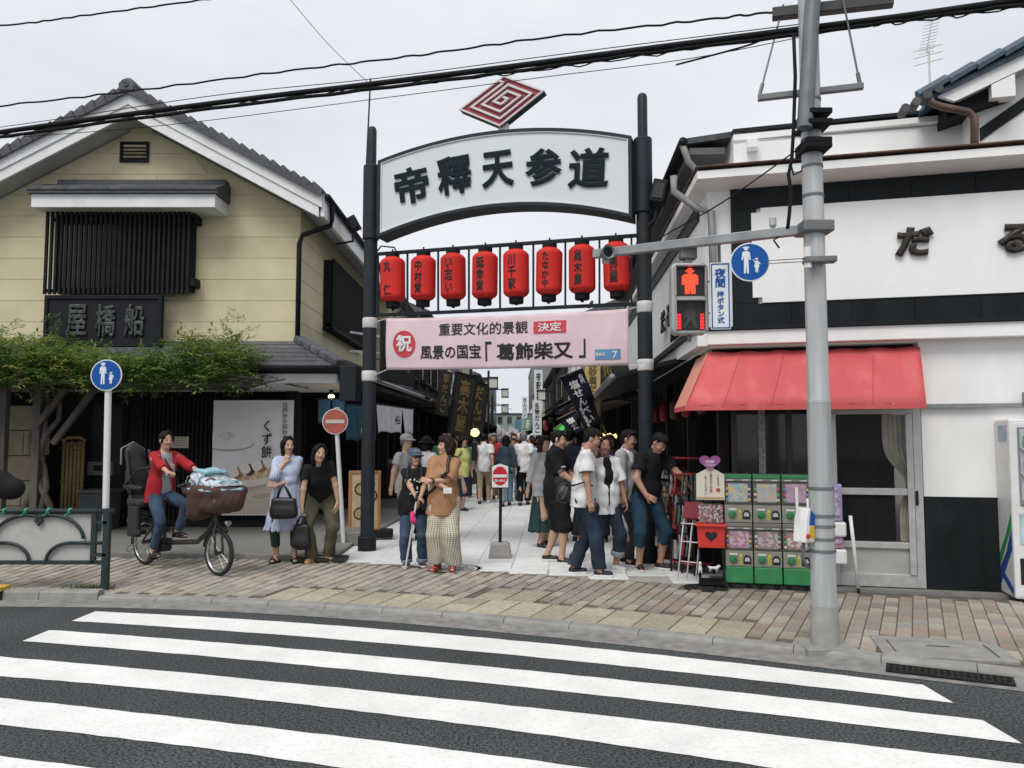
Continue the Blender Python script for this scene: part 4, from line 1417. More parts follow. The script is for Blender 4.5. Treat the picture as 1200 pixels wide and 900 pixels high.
for i in range(6):
 b = MB(); b.tube([(-.165 + i * .066, 0, 0), (-.165 + i * .066, 0, hh * .5), (-.165 + i * .066, 0, hh - .02 * (i % 2))], .03, 8); b.build('pole', BAM, t, smooth=True)
for z in (.25, .8, hh - .12):
 b = MB(); b.tube([(-.2, -.035, z), (.2, -.035, z)], .018, 6); b.build('cross_pole', BAM, t, smooth=True)
b = MB(); b.tube([(-.2, 0, hh), (-.1, 0, hh + .06), (.1, 0, hh + .06), (.2, 0, hh)], .03, 8); b.build('top_pole', BAM, t, smooth=True)
t = thing('storage_bin', 'grey blue plastic bin with lid behind the sign post', 'bin', (lx(121, 13.8), 13.8, zb))
b = MB(); b.prism([(-.24, 0), (.24, 0), (.27, .62), (-.27, .62)], -.22, .22); b.build('tub', mat('bin_blue_grey', (.06, .075, .08), .6, .15, 8), t, bevel=.02)
b = MB(); b.bb(-.29, .29, -.25, .25, .62, .68); b.build('lid', mat('bin_lid', (.09, .10, .11), .6, .15, 8), t, bevel=.02)
t = thing('meter_box', 'pale grey meter box on the dark wall of the recess', 'meter box', (lx(119, 14.1), LY - .05, LZ(557)))
b = MB(); b.bb(-.22, .22, -.05, .1, 0, .24); b.build('case', mat('meter_grey', (.12, .125, .13), .5, .1, 8), t, bevel=.01)
b = MB(); b.bb(-.1, .1, -.06, -.05, .08, .18); b.build('window', GLASSD, t)
STONE = mat('pier_block', (.30, .25, .18), .9, .2, 6, .6, 60, rnd=.1, dirt=.5, dcol=(.14, .12, .09), dscale=3)
t = thing('block_pier', 'pale stone block pier beside the vine trellis', 'pier', (lx(20, 13.6), 13.6, zb))
for r_ in range(5):
 x = -.6 - (r_ % 2) * .22
 while x < .5:
  x2 = min(x + .52, .5)
  if x2 - x > .1:
   b = MB(); b.bb(x, x2 - .008, -.15, .15, r_ * .42, r_ * .42 + .41); b.build('block', STONE, t, bevel=.012)
  x = x2
TIM = mat('weathered_timber', (.075, .068, .062), .8, .35, 9, .4, 70, stretch=(1, 1, .3))
BARK = mat('vine_bark', (.085, .07, .055), .9, .35, 14, .7, 60)
tr = thing('vine_trellis', 'weathered timber trellis across the shop front carrying a leafy vine', 'trellis', (lx(130, 12.6), 12.6, zb))
TY = 12.6
zr = LZ(452, TY) - zb
xa, xb = -6.0, lx(292, TY) - lx(130, TY)
for y in (-.35, .05, .45, .85):
 b = MB(); b.tube([(xa, y, zr + .03), (-2, y, zr + .05), (xb - .3 * (y > .3), y, zr)], .035, 6); b.build('rail', TIM, tr)
for i in range(13):
 x = xa + .5 + i * (xb - xa - .6) / 12
 b = MB(); b.tube([(x, -.55 + RND.uniform(-.1, .1), zr + .06), (x + RND.uniform(-.1, .1), 1.3, zr + .10)], .022, 6); b.build('lath', TIM, tr)
for px in (5, 45, -90, -180):
 x = lx(px, TY) - lx(130, TY)
 b = MB(); b.bb(x - .06, x + .06, -.06, .06, 0, zr + .0); b.build('post', TIM, tr, bevel=.01)
for (ax_, az, bx_, bz) in ((45, 500, 78, 455), (65, 520, 112, 455)):
 b = MB(); b.bar((lx(ax_, TY) - lx(130, TY), -.03, LZ(az, TY) - zb), (lx(bx_, TY) - lx(130, TY), -.03, LZ(bz, TY) - zb), .08, .08); b.build('brace', TIM, tr)
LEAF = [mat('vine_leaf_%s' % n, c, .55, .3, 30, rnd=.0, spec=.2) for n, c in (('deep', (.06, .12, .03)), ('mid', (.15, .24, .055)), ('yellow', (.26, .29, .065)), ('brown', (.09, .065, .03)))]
vine = thing('climbing_vine', 'green wisteria vine spilling over the trellis below the black plaque', 'vine', (lx(130, TY), TY, zb))
b = MB()
r = random.Random(5)
for (x0, x1) in ((-1.15, -.9), (-.95, -1.2), (-1.3, -1.1)):
 pts = [(x0 + .35 * math.sin(i * 1.3 + x0 * 7) * .3 + (x1 - x0) * i / 9, .05 + .06 * math.sin(i * 1.9), zr * i / 9) for i in range(10)]
 b.tube(pts, [.055 - .002 * i for i in range(10)], 7)
b.build('trunk', BARK, vine, smooth=True)
for k in range(16):
 b = MB()
 x = r.uniform(xa, xb - .8); y = r.uniform(-.45, .9)
 pts = [(x + i * .24, y + .12 * math.sin(i * 1.1 + k), zr + .07 + .07 * math.sin(i * .8 + k * 2)) for i in range(8)]
 b.tube(pts, [.022 - .001 * i for i in range(8)], 5); b.build('branch', BARK, vine, smooth=True)
lv = MB()
def leaflet(b, p, d, l, w, mi, nrm):
 d = d.normalized(); s_ = d.cross(nrm)
 if s_.length < 1e-4: s_ = d.orthogonal()
 s_.normalize(); n_ = s_.cross(d)
 m_ = p + d * l * .5 - n_ * l * .05
 b.add([p, m_ + s_ * w / 2 + n_ * .004, p + d * l - n_ * l * .15, m_ - s_ * w / 2 + n_ * .004], [(0, 1, 2, 3)], mi)
def spray(b, p, d, n, l, mi, r):
 side = d.cross(Vector((0, 0, 1)))
 if side.length < .05: side = Vector((1, 0, 0))
 side.normalize()
 for i in range(n):
  t = i / n
  q = p + d * (.34 * t * l / .06 * .55) + Vector((0, 0, -.10 * t * t))
  for sg in (1, -1):
   ld = side * sg + d * .35 + Vector((0, 0, r.uniform(-.5, .1)))
   leaflet(b, q, ld, l * r.uniform(.8, 1.15), l * .36, mi, Vector((r.uniform(-.4, .4), r.uniform(-.4, .4), 1)))
 leaflet(b, q, d, l, l * .36, mi, Vector((0, 0, 1)))
prof = [(-6.2, .75), (-2.4, .72), (-1.75, .66), (-1.3, .66), (-.95, .56), (-.55, .50), (-.1, .36), (.3, .30), (.8, .30), (1.15, .58), (1.55, .62), (1.95, .75), (2.15, .36), (2.35, .16)]
for k in range(7000):
 x = r.uniform(xa, xb - .02)
 h = np.interp(x, [p[0] for p in prof], [p[1] for p in prof])
 cl_ = .5 + .5 * math.sin(x * 3.1 + 1.3) * math.sin(x * 7.7)
 if r.random() > .35 + .7 * cl_: continue
 y = r.uniform(-.75, .85)
 u = r.random()
 z = zr + .0 + (h + .22) * u * (1 - .35 * abs(y) / .8)
 d = Vector((r.uniform(-1, 1), r.uniform(-1, .5), r.uniform(-.35, .9)))
 c = .5 + .5 * math.sin(x * 2.3 + y * 1.7 + 4)
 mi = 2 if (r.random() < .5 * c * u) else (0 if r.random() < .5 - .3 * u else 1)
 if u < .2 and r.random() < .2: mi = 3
 spray(lv, Vector((x, y, z)), d.normalized(), r.randint(4, 6), r.uniform(.065, .11), mi, r)
for x, h in ((-2.2, .95), (-.95, .9), (1.2, .75), (1.9, 1.0), (2.02, .9), (-1.5, .85)):
 for i in range(7):
  spray(lv, Vector((x + r.uniform(-.08, .08), r.uniform(-.3, .3), zr + .22 + h * (.45 + .55 * i / 7))), Vector((r.uniform(-1, 1), r.uniform(-1, 1), 1)).normalized(), 5, .07, 1, r)
for m_ in LEAF:
 n_, l_ = m_.node_tree.nodes, m_.node_tree.links.new
 b_ = n_['Principled BSDF']; tr2 = n_.new('ShaderNodeBsdfTranslucent'); mx2 = n_.new('ShaderNodeMixShader'); mx2.inputs[0].default_value = .35
 l_(b_.inputs['Base Color'].links[0].from_socket, tr2.inputs['Color']); l_(b_.outputs[0], mx2.inputs[1]); l_(tr2.outputs[0], mx2.inputs[2]); l_(mx2.outputs[0], n_['Material Output'].inputs['Surface'])
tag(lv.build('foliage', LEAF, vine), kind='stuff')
t = thing('eave_lamp', 'small warm glowing lamp under the corner eave of the cake shop', 'lamp', (lx(388, 13.7), 13.7, LZ(465, 13.7)))
b = MB(); b.lathe([(.02, -.045), (.05, -.02), (.055, .01), (.03, .045)], 12); b.build('globe', mat('lamp_warm', (.9, .7, .4), .4, 0, emit=(1, .72, .35), es=3.0), t, smooth=True)
b = MB(); b.lathe([(.035, .04), (.035, .12)], 10); b.build('holder', BLKM, t)
t = thing('floodlight', 'black box floodlight on a bracket at the roof edge of the cake shop', 'floodlight', (lx(412, 14.9), 14.9, LZ(268, 14.9)))
b = MB(); b.box((0, 0, .1), (.16, .22, .26), Matrix.Rotation(-.5, 3, 'Y')); b.build('housing', BLKM, t, bevel=.015)
b = MB(); b.box((.075, 0, .06), (.01, .19, .2), Matrix.Rotation(-.5, 3, 'Y')); b.build('glass', GLASSD, t)
b = MB(); b.bar((-.02, 0, .0), (-.02, 0, -.26), .04, .03); b.bar((-.02, 0, -.24), (-.35, 0, -.3), .04, .03); b.build('bracket', BLKM, t)
def noren(name, label, p, q, drop, m, mark=None, mm=None, n=4, amp=.03, group=None):
 """Split shop curtain hung from p to q."""
 p, q = Vector(p), Vector(q)
 d = q - p
 Lc = d.length
 rz = math.atan2(d.y, d.x)
 t = thing(name, label, 'shop curtain', p, rz, group)
 b = MB(); b.tube([(-.05, 0, .01), (Lc + .05, 0, .01)], .014, 6); b.build('rod', BLK, t)
 w = Lc / n
 for i in range(n):
  g = MB()
  nx, nz_ = 8, 8
  for a in range(nz_ + 1):
   for c in range(nx + 1):
    fx = c / nx; fz = a / nz_
    xx = i * w + .006 + fx * (w - .012) + (.5 - fx) * fz * w * .16
    yy = amp * fz * math.sin(fx * 5 + i * 2.1) - .02 * fz
    g.v.append((xx, yy, -drop * fz * (1 - .05 * math.sin(fx * PI))))
  for a in range(nz_):
   for c in range(nx):
    k = a * (nx + 1) + c
    g.f.append((k, k + 1, k + nx + 2, k + nx + 1)); g.m.append(0)
  o = g.build('cloth_panel', m, t, smooth=True)
  so_ = o.modifiers.new('thick', 'SOLIDIFY'); so_.thickness = .006
  if mark and mark[i]:
   lettering(mark[i], t, (i * w + w / 2, -.045, -drop * .5), 0, mm, .02, .003, fit=(w * .4, drop * .32 * max(1, len(mark[i]) * .6)), vert=True)
 return t
TEAL = cloth('noren_teal', (.030, .082, .125))
WHT = cloth('noren_white', (.62, .61, .66))
WINK = mat('white_ink', (.66, .66, .66), .7, 0)
noren('shop_curtain', 'teal shop curtain with white crest round the corner of the cake shop', (lx(372, 13.6), 13.62, LZ(468, 13.6)), (lx(404, 13.4), 13.45, LZ(468, 13.6)), .42, TEAL, ['', '屋'], WINK, 2)
noren('shop_curtain', 'long teal shop curtain with white lettering behind the gate post', (lx(404, 13.5), 13.5, LZ(474, 13.5)), (lx(440, 14.3), 14.4, LZ(478, 14.3)), .62, TEAL, ['', 'くず餅', '屋'], WINK, 3)
noren('shop_curtain', 'white shop curtain with one black crest hung under the eave', (lx(441, 14.3), 14.3, LZ(474, 14.3)), (lx(484, 16.6), 16.6, LZ(484, 16.6)), .50, WHT, ['', 'ら', '', ''], INK, 3)
t = thing('menu_board', 'wooden A-board with pictures of noodle bowls behind the gate post', 'menu board', (lx(428, 12.7), 12.75, ZS + .03), rad(8))
bw, bh = .50, 1.05
WOODO = mat('orange_wood', (.36, .17, .06), .5, .25, 8, .2, 60, stretch=(1, 1, .2))
for a in ((-bw / 2, -bw / 2 + .05, 0, bh), (bw / 2 - .05, bw / 2, 0, bh), (-bw / 2 + .05, bw / 2 - .05, bh - .05, bh), (-bw / 2 + .05, bw / 2 - .05, .10, .16)):
 b = MB(); b.bb(a[0], a[1], -.03, .0, a[2], a[3]); b.build('frame', WOODO, t, bevel=.006)
b = MB(); b.bb(-bw / 2 + .05, bw / 2 - .05, -.02, -.01, .16, bh - .05); b.build('panel', mat('menu_paper', (.48, .36, .24), .5, .2, 8), t)
for i, (x, z) in enumerate(((-.06, .76), (.1, .66), (-.07, .38))):
 b = MB(); b.lathe([(.10, 0), (.10, .004)], 20, (x, -.02, z), Matrix.Rotation(PI / 2, 3, 'X')); b.lathe([(.075, 0.004), (.075, .007)], 16, (x, -.02, z), Matrix.Rotation(PI / 2, 3, 'X'), mi=1); b.build('bowl_picture', [mat('print_bowl', (.06, .03, .025), .4, .2, 20), mat('print_noodle', (.42, .30, .12), .5, .5, 60)], t)
lettering('名物', t, (.12, -.026, .88), 0, INK, .02, .003, vert=True, fit=(.08, .17))
b = MB(); b.bar((-bw / 2 + .03, .02, bh - .05), (-bw / 2 + .03, .4, 0), .04, .03); b.build('rear_leg', WOODO, t)
b = MB(); b.bar((bw / 2 - .03, .02, bh - .05), (bw / 2 - .03, .4, 0), .04, .03); b.build('rear_leg', WOODO, t)
b = MB(); b.bb(bw / 2 - .1, bw / 2 + .2, -.08, .16, 0, .13); b.build('weight', BLKM, t, bevel=.02)
t = thing('stone_step', 'grey stone step block at the shop corner behind the gate post', 'step', (lx(404, 12.2), 12.2, ZS))
b = MB(); b.bb(-.25, .3, -.2, .5, 0, .20); b.build('block', CONCD, t, bevel=.02)
t = thing('projecting_sign', 'black slanting shop board with silver lettering behind the gate post', 'shop sign', (lx(444, 14.3), 14.5, LZ(445, 14.3)), rad(80))
b = MB(); b.bb(-.1, 1.9, -.06, .0, 0, 1.1); o = b.build('board', BLKM, t, bevel=.01)
for i, ch in enumerate('屋橋船'):
 lettering(ch, t, (.35 + i * .5, -.075, .55), 0, SILV, .03, .02, fit=(.36, .62))
b = MB(); b.bar((.0, .0, .8), (.0, .6, .9), .04, .04); b.bar((.0, .0, .5), (.0, .6, .55), .04, .04); b.build('bracket', mat('bracket_grey', (.25, .26, .27), .5, .2, 10, metal=.5), t)
# ---------------------------------------------------------------- the white corner building on the east
RRZ = math.atan2(WALLU.y, WALLU.x)
RO = Vector((RBC.x, RBC.y, 0))
def F(px, py, off=0.0):
 """(x, z) on the plane that lies 'off' metres in front of the white facade"""
 p = PLN(px, py, RO + WALLN * off, WALLN)
 return (p - RO).dot(WALLU), p.z
def FX(px, py=517, off=0.0): return F(px, py, off)[0]
def FZ(py, px=860, off=0.0): return F(px, py, off)[1]
WHITEW = mat('white_plaster', (.80, .80, .79), .85, .04, 2.5, .2, 60, spec=.2, dirt=.32, dcol=(.55, .54, .52), dscale=1.5, stretch=(1, 1, .4))
WHITEP = mat('white_paint', (.80, .80, .79), .6, .04, 3, .1, 60, spec=.25, dirt=.25, dcol=(.58, .57, .55), dscale=2.5, stretch=(1, 1, .35))
BLKP = mat('black_panel', (.008, .011, .013), .55, .35, 4, .15, 40, spec=.18, dirt=.4, dcol=(.03, .031, .033), dscale=3, stretch=(1, 1, .5))
RUST = mat('rusty_flashing', (.12, .07, .05), .7, .5, 9, .3, 60, dirt=.6, dcol=(.06, .055, .05), dscale=6)
ALU = mat('aluminium', (.50, .50, .49), .42, .1, 12, .05, 60, metal=.55)
COPPER = mat('copper_pipe', (.16, .105, .088), .55, .25, 9, .2, 60, metal=.4)
BLUET = mat('blue_roof_tile', (.030, .062, .10), .5, .3, 9, .2, 60)
PIPEG = mat('grey_pipe', (.20, .21, .215), .5, .15, 10, .05, 60)
BRONZE = mat('bronze_letters', (.040, .034, .028), .5, .4, 14, .2, 60, metal=.5)
bld = thing('white_building', 'white plaster shop building with black framed sign wall and blue tiled gable at its end', 'building', RO, RRZ)
AL = Vector((ALLEY.dot(WALLU), ALLEY.dot(-WALLN), 0)).normalized()
AN = Vector((-AL.y, AL.x, 0))
def S(d, out=0.0, z=0.0): return AL * d + AN * out + Vector((0, 0, z))
XR = FX(1200) + 2.6
SD = 10.5
z_b0, z_b1 = FZ(388), FZ(358)
z_p1, z_k1 = FZ(245), FZ(225)
z_c1 = FZ(195, 870, .3)
z_u1 = FZ(144, 900, -.2)
def hull(name, z0, z1, m, inset=0.0, par=bld):
 b = MB()
 p = [Vector((0, 0, 0)) + Vector((inset * .9, inset, 0)), Vector((XR, inset, 0)), Vector((XR, 8, 0)), S(SD) + Vector((3, 0, 0)), S(SD) + Vector((inset * .9, 0, 0))]
 b.prism([(v.x, v.y) for v in p], z0, z1, ax='z')
 return b.build(name, m, par)
zlt = FZ(405)
hull('upper_wall', zlt - .02, z_c1 - .05, WHITEW)
hull('parapet_wall', z_c1 - .05, z_u1, WHITEW, .34)
xd0, xd1 = FX(976, 600), FX(1083, 600)
b = MB(); b.bb(xd1 + .004, XR, 0, .2, FZ(582, 1100), zlt - .02); b.build('lower_wall', WHITEW, bld)
b = MB(); b.bb(xd1 + .004, XR, -.012, .2, ZS, FZ(582, 1100) - .003); b.build('black_dado', BLKP, bld)
b = MB(); b.bb(xd1, XR, -.06, -.0, FZ(478, 1150), FZ(473, 1150)); b.build('drip_ledge', PIPEG, bld)
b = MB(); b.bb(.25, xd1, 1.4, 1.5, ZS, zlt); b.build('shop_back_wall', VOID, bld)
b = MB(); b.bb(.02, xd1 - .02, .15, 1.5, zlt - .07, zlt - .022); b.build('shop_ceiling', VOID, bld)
b = MB(); b.bb(-.05, XR, -.16, .3, ZS - .04, ZS + .02); b.build('footing', CONCD, bld)
b = MB(); b.bb(-.03, XR, -.14, -.0, FZ(405), FZ(389)); b.build('ledge', WHITEP, bld, bevel=.008)
b = MB(); b.bb(-.04, XR, -.17, -.002, FZ(388.5), FZ(385)); b.build('ledge_flashing', BLKM, bld)
b = MB(); b.bar(S(-.02, .07, (FZ(405) + FZ(389)) / 2), S(SD, .07, (FZ(405) + FZ(389)) / 2), .14, FZ(389) - FZ(405)); b.build('ledge', WHITEP, bld)
b = MB(); b.bar(S(-.02, .09, FZ(386.6)), S(SD, .09, FZ(386.6)), .19, .035); b.build('ledge_flashing', BLKM, bld)
xs0 = FX(857, 300)
xf0 = FX(881, 300)
zf0, zf1 = FZ(357), FZ(247)
def sheet(x0, x1, z0, z1):
 b = MB(); b.bb(x0 + .0015, x1 - .0015, -.03, -.0, z0, z1); b.build('black_sheet', BLKP, bld, bevel=.003)
x = xs0
sheet(xs0, xf0 + .06, zf0 - .0, zf1)
while x < XR:
 x2 = min(x + .62, XR)
 sheet(x, x2, z_b0 + .01, zf0 - .003)
 sheet(x, x2, zf1 + .003, z_k1 + .02)
 x = x2
nt2 = .10
b = MB(); b.prism([(xf0 + nt2, zf0), (XR, zf0), (XR, zf1), (xf0 + nt2, zf1), (xf0 + nt2, zf1 - nt2 * .5), (xf0, zf1 - nt2 * .5), (xf0, zf0 + nt2 * .6), (xf0 + nt2, zf0 + nt2 * .6)], -.045, 0); b.build('sign_field', WHITEP, bld, bevel=.004)
for ch, px, py, w, h in (('だ', 1070, 285, 42, 36), ('る', 1186, 281, 38, 36)):
 x, z = F(px, py)
 sc_ = (RO + WALLU * x).y / FPX
 lettering(ch, bld, (x, -.07, z), 0, BRONZE, .065, .05, fit=(w * sc_ * .95, h * sc_), M=Matrix(((1, .14, 0, 0), (-.05, 1, 0, 0), (0, 0, 1, 0), (0, 0, 0, 1))))
def cornice(z0, z1, out, m, name, back=.0):
 prof = [(0, z0), (-out, z0 + (z1 - z0) * .35), (-out, z1 - .02), (0, z1)]
 b = MB()
 k = len(prof)
 pts = []
 for y, z in prof: pts.append(Vector((XR, y + back, z)))
 for y, z in prof:
  o = -y - back
  pts.append(Vector((0, 0, z)) + Vector((0, -o, 0)) + AN * o * .35 + Vector((0, 0, 0)) if o > 0 else Vector((back * .9, back, z)))
 for y, z in prof: pts.append(S(SD, (-y - back) * .35, z))
 fs = [(i, (i + 1) % k, s_ + (i + 1) % k, s_ + i) for s_ in () for i in range(k)]
 for s0_ in (0, k):
  for i in range(k):
   j = (i + 1) % k
   fs.append((s0_ + i, s0_ + k + i, s0_ + k + j, s0_ + j))
 fs += [tuple(range(k)), tuple(reversed(range(2 * k, 3 * k)))]
 b.add(pts, fs)
 return b.build(name, m, bld)
cornice(z_k1 + .02, z_c1, .30, WHITEP, 'cornice')
cornice(z_c1, z_c1 + .05, .33, RUST, 'cornice_flashing')
cornice(z_u1 - .16, z_u1 - .05, .12, WHITEP, 'roof_edge', .34)
cornice(z_u1 - .05, z_u1 + .02, .17, BLKM, 'roof_edge_flashing', .34)
x0 = FX(876, 158)
b = MB(); b.bb(x0, x0 + .12, .2, .36, z_u1 - .27, z_u1 - .16); b.build('roof_bracket', WHITEP, bld, bevel=.006)
b = MB()
ev = .16
pA, pB = S(.35, ev, z_u1 - .12), S(SD, ev, z_u1 - .12)
pC, pD = S(SD, -.8, z_u1 + .01), S(.35, -.8, z_u1 + .01)
b.add([pA, pB, pC, pD] + [v + Vector((0, 0, .07)) for v in (pA, pB, pC, pD)], [(3, 2, 1, 0), (4, 5, 6, 7), (0, 1, 5, 4), (1, 2, 6, 5), (2, 3, 7, 6), (3, 0, 4, 7)])
b.build('street_roof', TILE, bld)
b = MB(); b.bar(S(.38, -.08, z_u1 - .20), S(SD, -.08, z_u1 - .20), .42, .08); b.build('street_soffit', mat('soffit_dark', (.10, .105, .11), .7, .15, 4), bld)
b = MB(); b.tube([S(.32, ev + .05, z_u1 - .10), S(SD, ev + .05, z_u1 - .13)], .055, 8); b.build('gutter', BLKM, bld, smooth=True)
b = MB(); b.tube([S(.36, ev + .05, z_u1 - .13), S(.36, ev - .0, z_u1 - .28), S(.36, .15, z_u1 - .33), S(.36, .06, z_u1 - .43), S(.36, .06, z_c1 + .05)], .04, 8); b.build('rain_pipe', PIPEG, bld, smooth=True)
b = MB(); b.tube([S(.1, .36, z_c1 + .06), S(.1, .36, z_c1 - .12), S(.06, .1, z_c1 - .34), (.04, -.08, z_c1 - .42), (.06, -.06, z_b0 + .05)], .042, 8); b.build('rain_pipe', PIPEG, bld, smooth=True)
b = MB(); b.bar(S(.5, .012, z_k1 - .06), S(SD, .012, z_k1 - .06), .02, .22); b.build('black_strip', BLKP, bld)
b = MB(); b.bar(S(.5, .012, z_b0 + .14), S(SD, .012, z_b0 + .14), .02, .10); b.build('black_strip', BLKP, bld)
Mst = Matrix.Rotation(math.atan2(-AL.y, -AL.x), 4, 'Z')
for i, ch in enumerate('だるま'):
 p = S(3.4 - i * .62, .05, z_b0 + .62)
 lettering(ch, bld, p, 0, BRONZE, .04, .04, fit=(.34, .34), M=Mst @ Matrix.Rotation(PI / 2, 4, 'X'), rot=(0, 0, 0))
for i, ch in enumerate('川魚料理'):
 p = S(2.55 - i * .26, .04, z_b0 + .30)
 lettering(ch, bld, p, 0, INK, .04, .03, fit=(.17, .19), M=Mst @ Matrix.Rotation(PI / 2, 4, 'X'), rot=(0, 0, 0))
xg = FX(1139, 150, -.0)
gz = lambda px, py: FZ(py, px)
b = MB()
zg0 = FZ(112, 1118); zg1 = FZ(58, 1215)
xg0, xg1 = FX(1095, 108), FX(1210, 60)
slg = (zg1 - zg0) / (xg1 - xg0)
pk = xg1 + 1.6
b.prism([(xg, z_c1 + .03), (XR, z_c1 + .03), (XR, zg1 + 1), (xg, zg0 + (xg - xg0) * slg - .12)], .10, 7); b.build('gable_wall', WHITEW, bld)
b = MB(); za = FZ(160, 1146); zb_ = FZ(120, 1200); xb_ = FX(1200, 130); sb = (zb_ - za) / (xb_ - xg)
b.prism([(xg + .1, za - .02), (XR, za + sb * (XR - xg)), (XR, za + sb * (XR - xg) + .13), (xg + .1, za + .12)], .085, .11); b.build('black_strip', BLKP, bld)
zr_ = lambda x: zg0 + (x - xg0) * slg
b = MB(); b.prism([(xg0, zr_(xg0) - .05), (XR, zr_(XR) - .05), (XR, zr_(XR) - .19), (xg0 + .15, zr_(xg0 + .15) - .19)], -.16, -.11); b.build('barge_board', WHITEP, bld)
b = MB(); b.prism([(xg0 + .2, zr_(xg0 + .2) - .19), (XR, zr_(XR) - .19), (XR, zr_(XR) - .15), (xg0 + .2, zr_(xg0 + .2) - .15)], -.11, 6); b.build('soffit', SOFF, bld)
b = MB(); b.prism([(xg0 - .1, zr_(xg0 - .1) - .05), (XR, zr_(XR) - .05), (XR, zr_(XR)), (xg0 - .1, zr_(xg0 - .1))], -.20, 6); b.build('roof_deck', BLUET, bld)
ga_ = math.atan(slg)
tm = MB(); tm.prism([(-.15, .0), (.15, .03), (.15, .07), (-.15, .05)], -.24, .0); tm.tube([(-.16, -.12, .05), (.16, -.12, .075)], .07, 8)
tme = tm.mesh('edge_tile', BLUET)
nn = int((XR - xg0) / .26)
for i in range(nn):
 x = xg0 - .02 + i * .26
 link('edge_tile', tme, bld, (x, 0, zr_(x)), (0, -ga_, 0))
b = MB(); b.prism([(xg0 + .5, zr_(xg0 + .5) - .20), (xg0 + .72, zr_(xg0 + .72) - .20), (xg0 + .72, zr_(xg0 + .5) - .34), (xg0 + .5, zr_(xg0 + .5) - .34)], -.155, -.0); b.build('eave_bracket', WHITEP, bld)
b = MB(); b.prism([(xg0 + .1, zr_(xg0) - .26), (xg0 + .75, zr_(xg0 + .5) - .30), (xg + .2, z_u1 + .1), (xg0 + .1, z_u1 + .06)], -.05, .4); b.build('dark_eave_end', BLK, bld)
for i in range(4):
 x, z = F(1060 + i * 13, 128 - i * 7.5, .2)
 b = MB(); b.lathe([(.045, 0), (.045, .2), (.0, .21)], 10, (x, -.25, z), Matrix.Rotation(-PI / 2, 3, 'X')); b.build('eave_tile_end', TILE, bld)
xq, zq = FX(1140, 130), FZ(132, 1140)
cpt = [(lambda p, o: (p[0], -o, p[1]))(F(a, c, o), o) for a, c, o in ((1086, 112, .2), (1093, 121, .2), (1103, 125, .16), (1135, 131, .06), (1142, 138, .04), (1142, 190, .04))]
b = MB(); b.tube(cpt, .04, 8); b.build('rain_pipe', COPPER, bld, smooth=True)
ANR = mat('awning_red', (.55, .10, .105), .6, .07, 2.5, .12, 40, dirt=.5, dcol=(.60, .24, .22), dscale=2.6, spec=.2, stretch=(1.6, 1, .35))
ANP = mat('awning_lit_side', (.60, .25, .18), .65, .06, 2.5, .1, 40)  # side canvas: light falling on it is put into this paler peach
aw = thing('shop_awning', 'faded red canvas awning wrapping the corner of the white building', 'awning', RO, RRZ)
PR = .62
zt_, zb_ = FZ(410, 960), FZ(474, 950, PR)
xl, xr = FX(803, 475, PR), FX(1085, 475, PR)
xtr = FX(1077, 408)
vs = [Vector((-.02, -.02, zt_)), Vector((xtr, -.02, zt_)), Vector((xr, -PR, zb_)), Vector((xl, -PR, zb_))]
b = MB()
n = 24
V_ = []
for j in range(5):
 for i in range(n + 1):
  a = vs[0].lerp(vs[1], i / n); c = vs[3].lerp(vs[2], i / n)
  p = a.lerp(c, j / 4)
  p.z += -.035 * math.sin(PI * j / 4) * abs(math.sin((i + 1) * PI / 5)) ** .5 + .008 * math.sin(i * 1.7 + j)
  V_.append(p)
b.add(V_, [(j * (n + 1) + i, (j + 1) * (n + 1) + i, (j + 1) * (n + 1) + i + 1, j * (n + 1) + i + 1) for j in range(4) for i in range(n)])
o = b.build('front_canvas', ANR, aw, smooth=True); o.modifiers.new('t', 'SOLIDIFY').thickness = .006
for i in (4, 9, 14, 19):
 g = MB(); g.tube([V_[j * (n + 1) + i] + Vector((0, -.004, .002)) for j in range(5)], .004, 5); g.build('seam', ANR, aw, smooth=True)
q0 = vs[3]; q1 = q0 + AL * .62 + AN * .02; q2 = Vector((-.02, 0, zt_)) + AL * .75
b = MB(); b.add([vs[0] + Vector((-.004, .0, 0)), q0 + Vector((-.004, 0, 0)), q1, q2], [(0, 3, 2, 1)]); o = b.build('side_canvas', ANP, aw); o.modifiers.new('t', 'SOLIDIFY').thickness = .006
b = MB(); b.add([q0, vs[2], vs[2] - Vector((0, 0, .05)), q0 - Vector((0, 0, .05))], [(0, 3, 2, 1)]); b.add([q1, q0, q0 - Vector((0, 0, .05)), q1 - Vector((0, 0, .05))], [(0, 3, 2, 1)]); o = b.build('valance', ANR, aw); o.modifiers.new('t', 'SOLIDIFY').thickness = .006
b = MB(); b.add([vs[1], Vector((xtr, -.02, zb_)), vs[2]], [(0, 1, 2)]); o = b.build('end_canvas', ANR, aw); o.modifiers.new('t', 'SOLIDIFY').thickness = .006
b = MB(); b.tube([q0 + Vector((.02, .02, -.02)), vs[2] + Vector((-.02, .02, -.02))], .012, 6); b.tube([vs[1] + Vector((-.02, 0, -.03)), vs[2] + Vector((-.02, .02, -.02))], .012, 6); b.build('frame_tube', ALU, aw)
dr = thing('sliding_doors', 'grey aluminium sliding shop doors with a tied curtain behind the glass', 'door', RO, RRZ)
zd = [FZ(p, 1030) for p in (687, 672, 643, 637, 580, 572, 483, 478)]
fx0, fx1 = FX(976, 600), FX(1082, 600)
b = MB()
fr = .055
def frame_piece(x0, x1, z0, z1, y0=-.03, y1=.05, nm='frame'):
 b = MB(); b.bb(x0, x1, y0, y1, z0, z1); return b.build(nm, ALU, dr, bevel=.004)
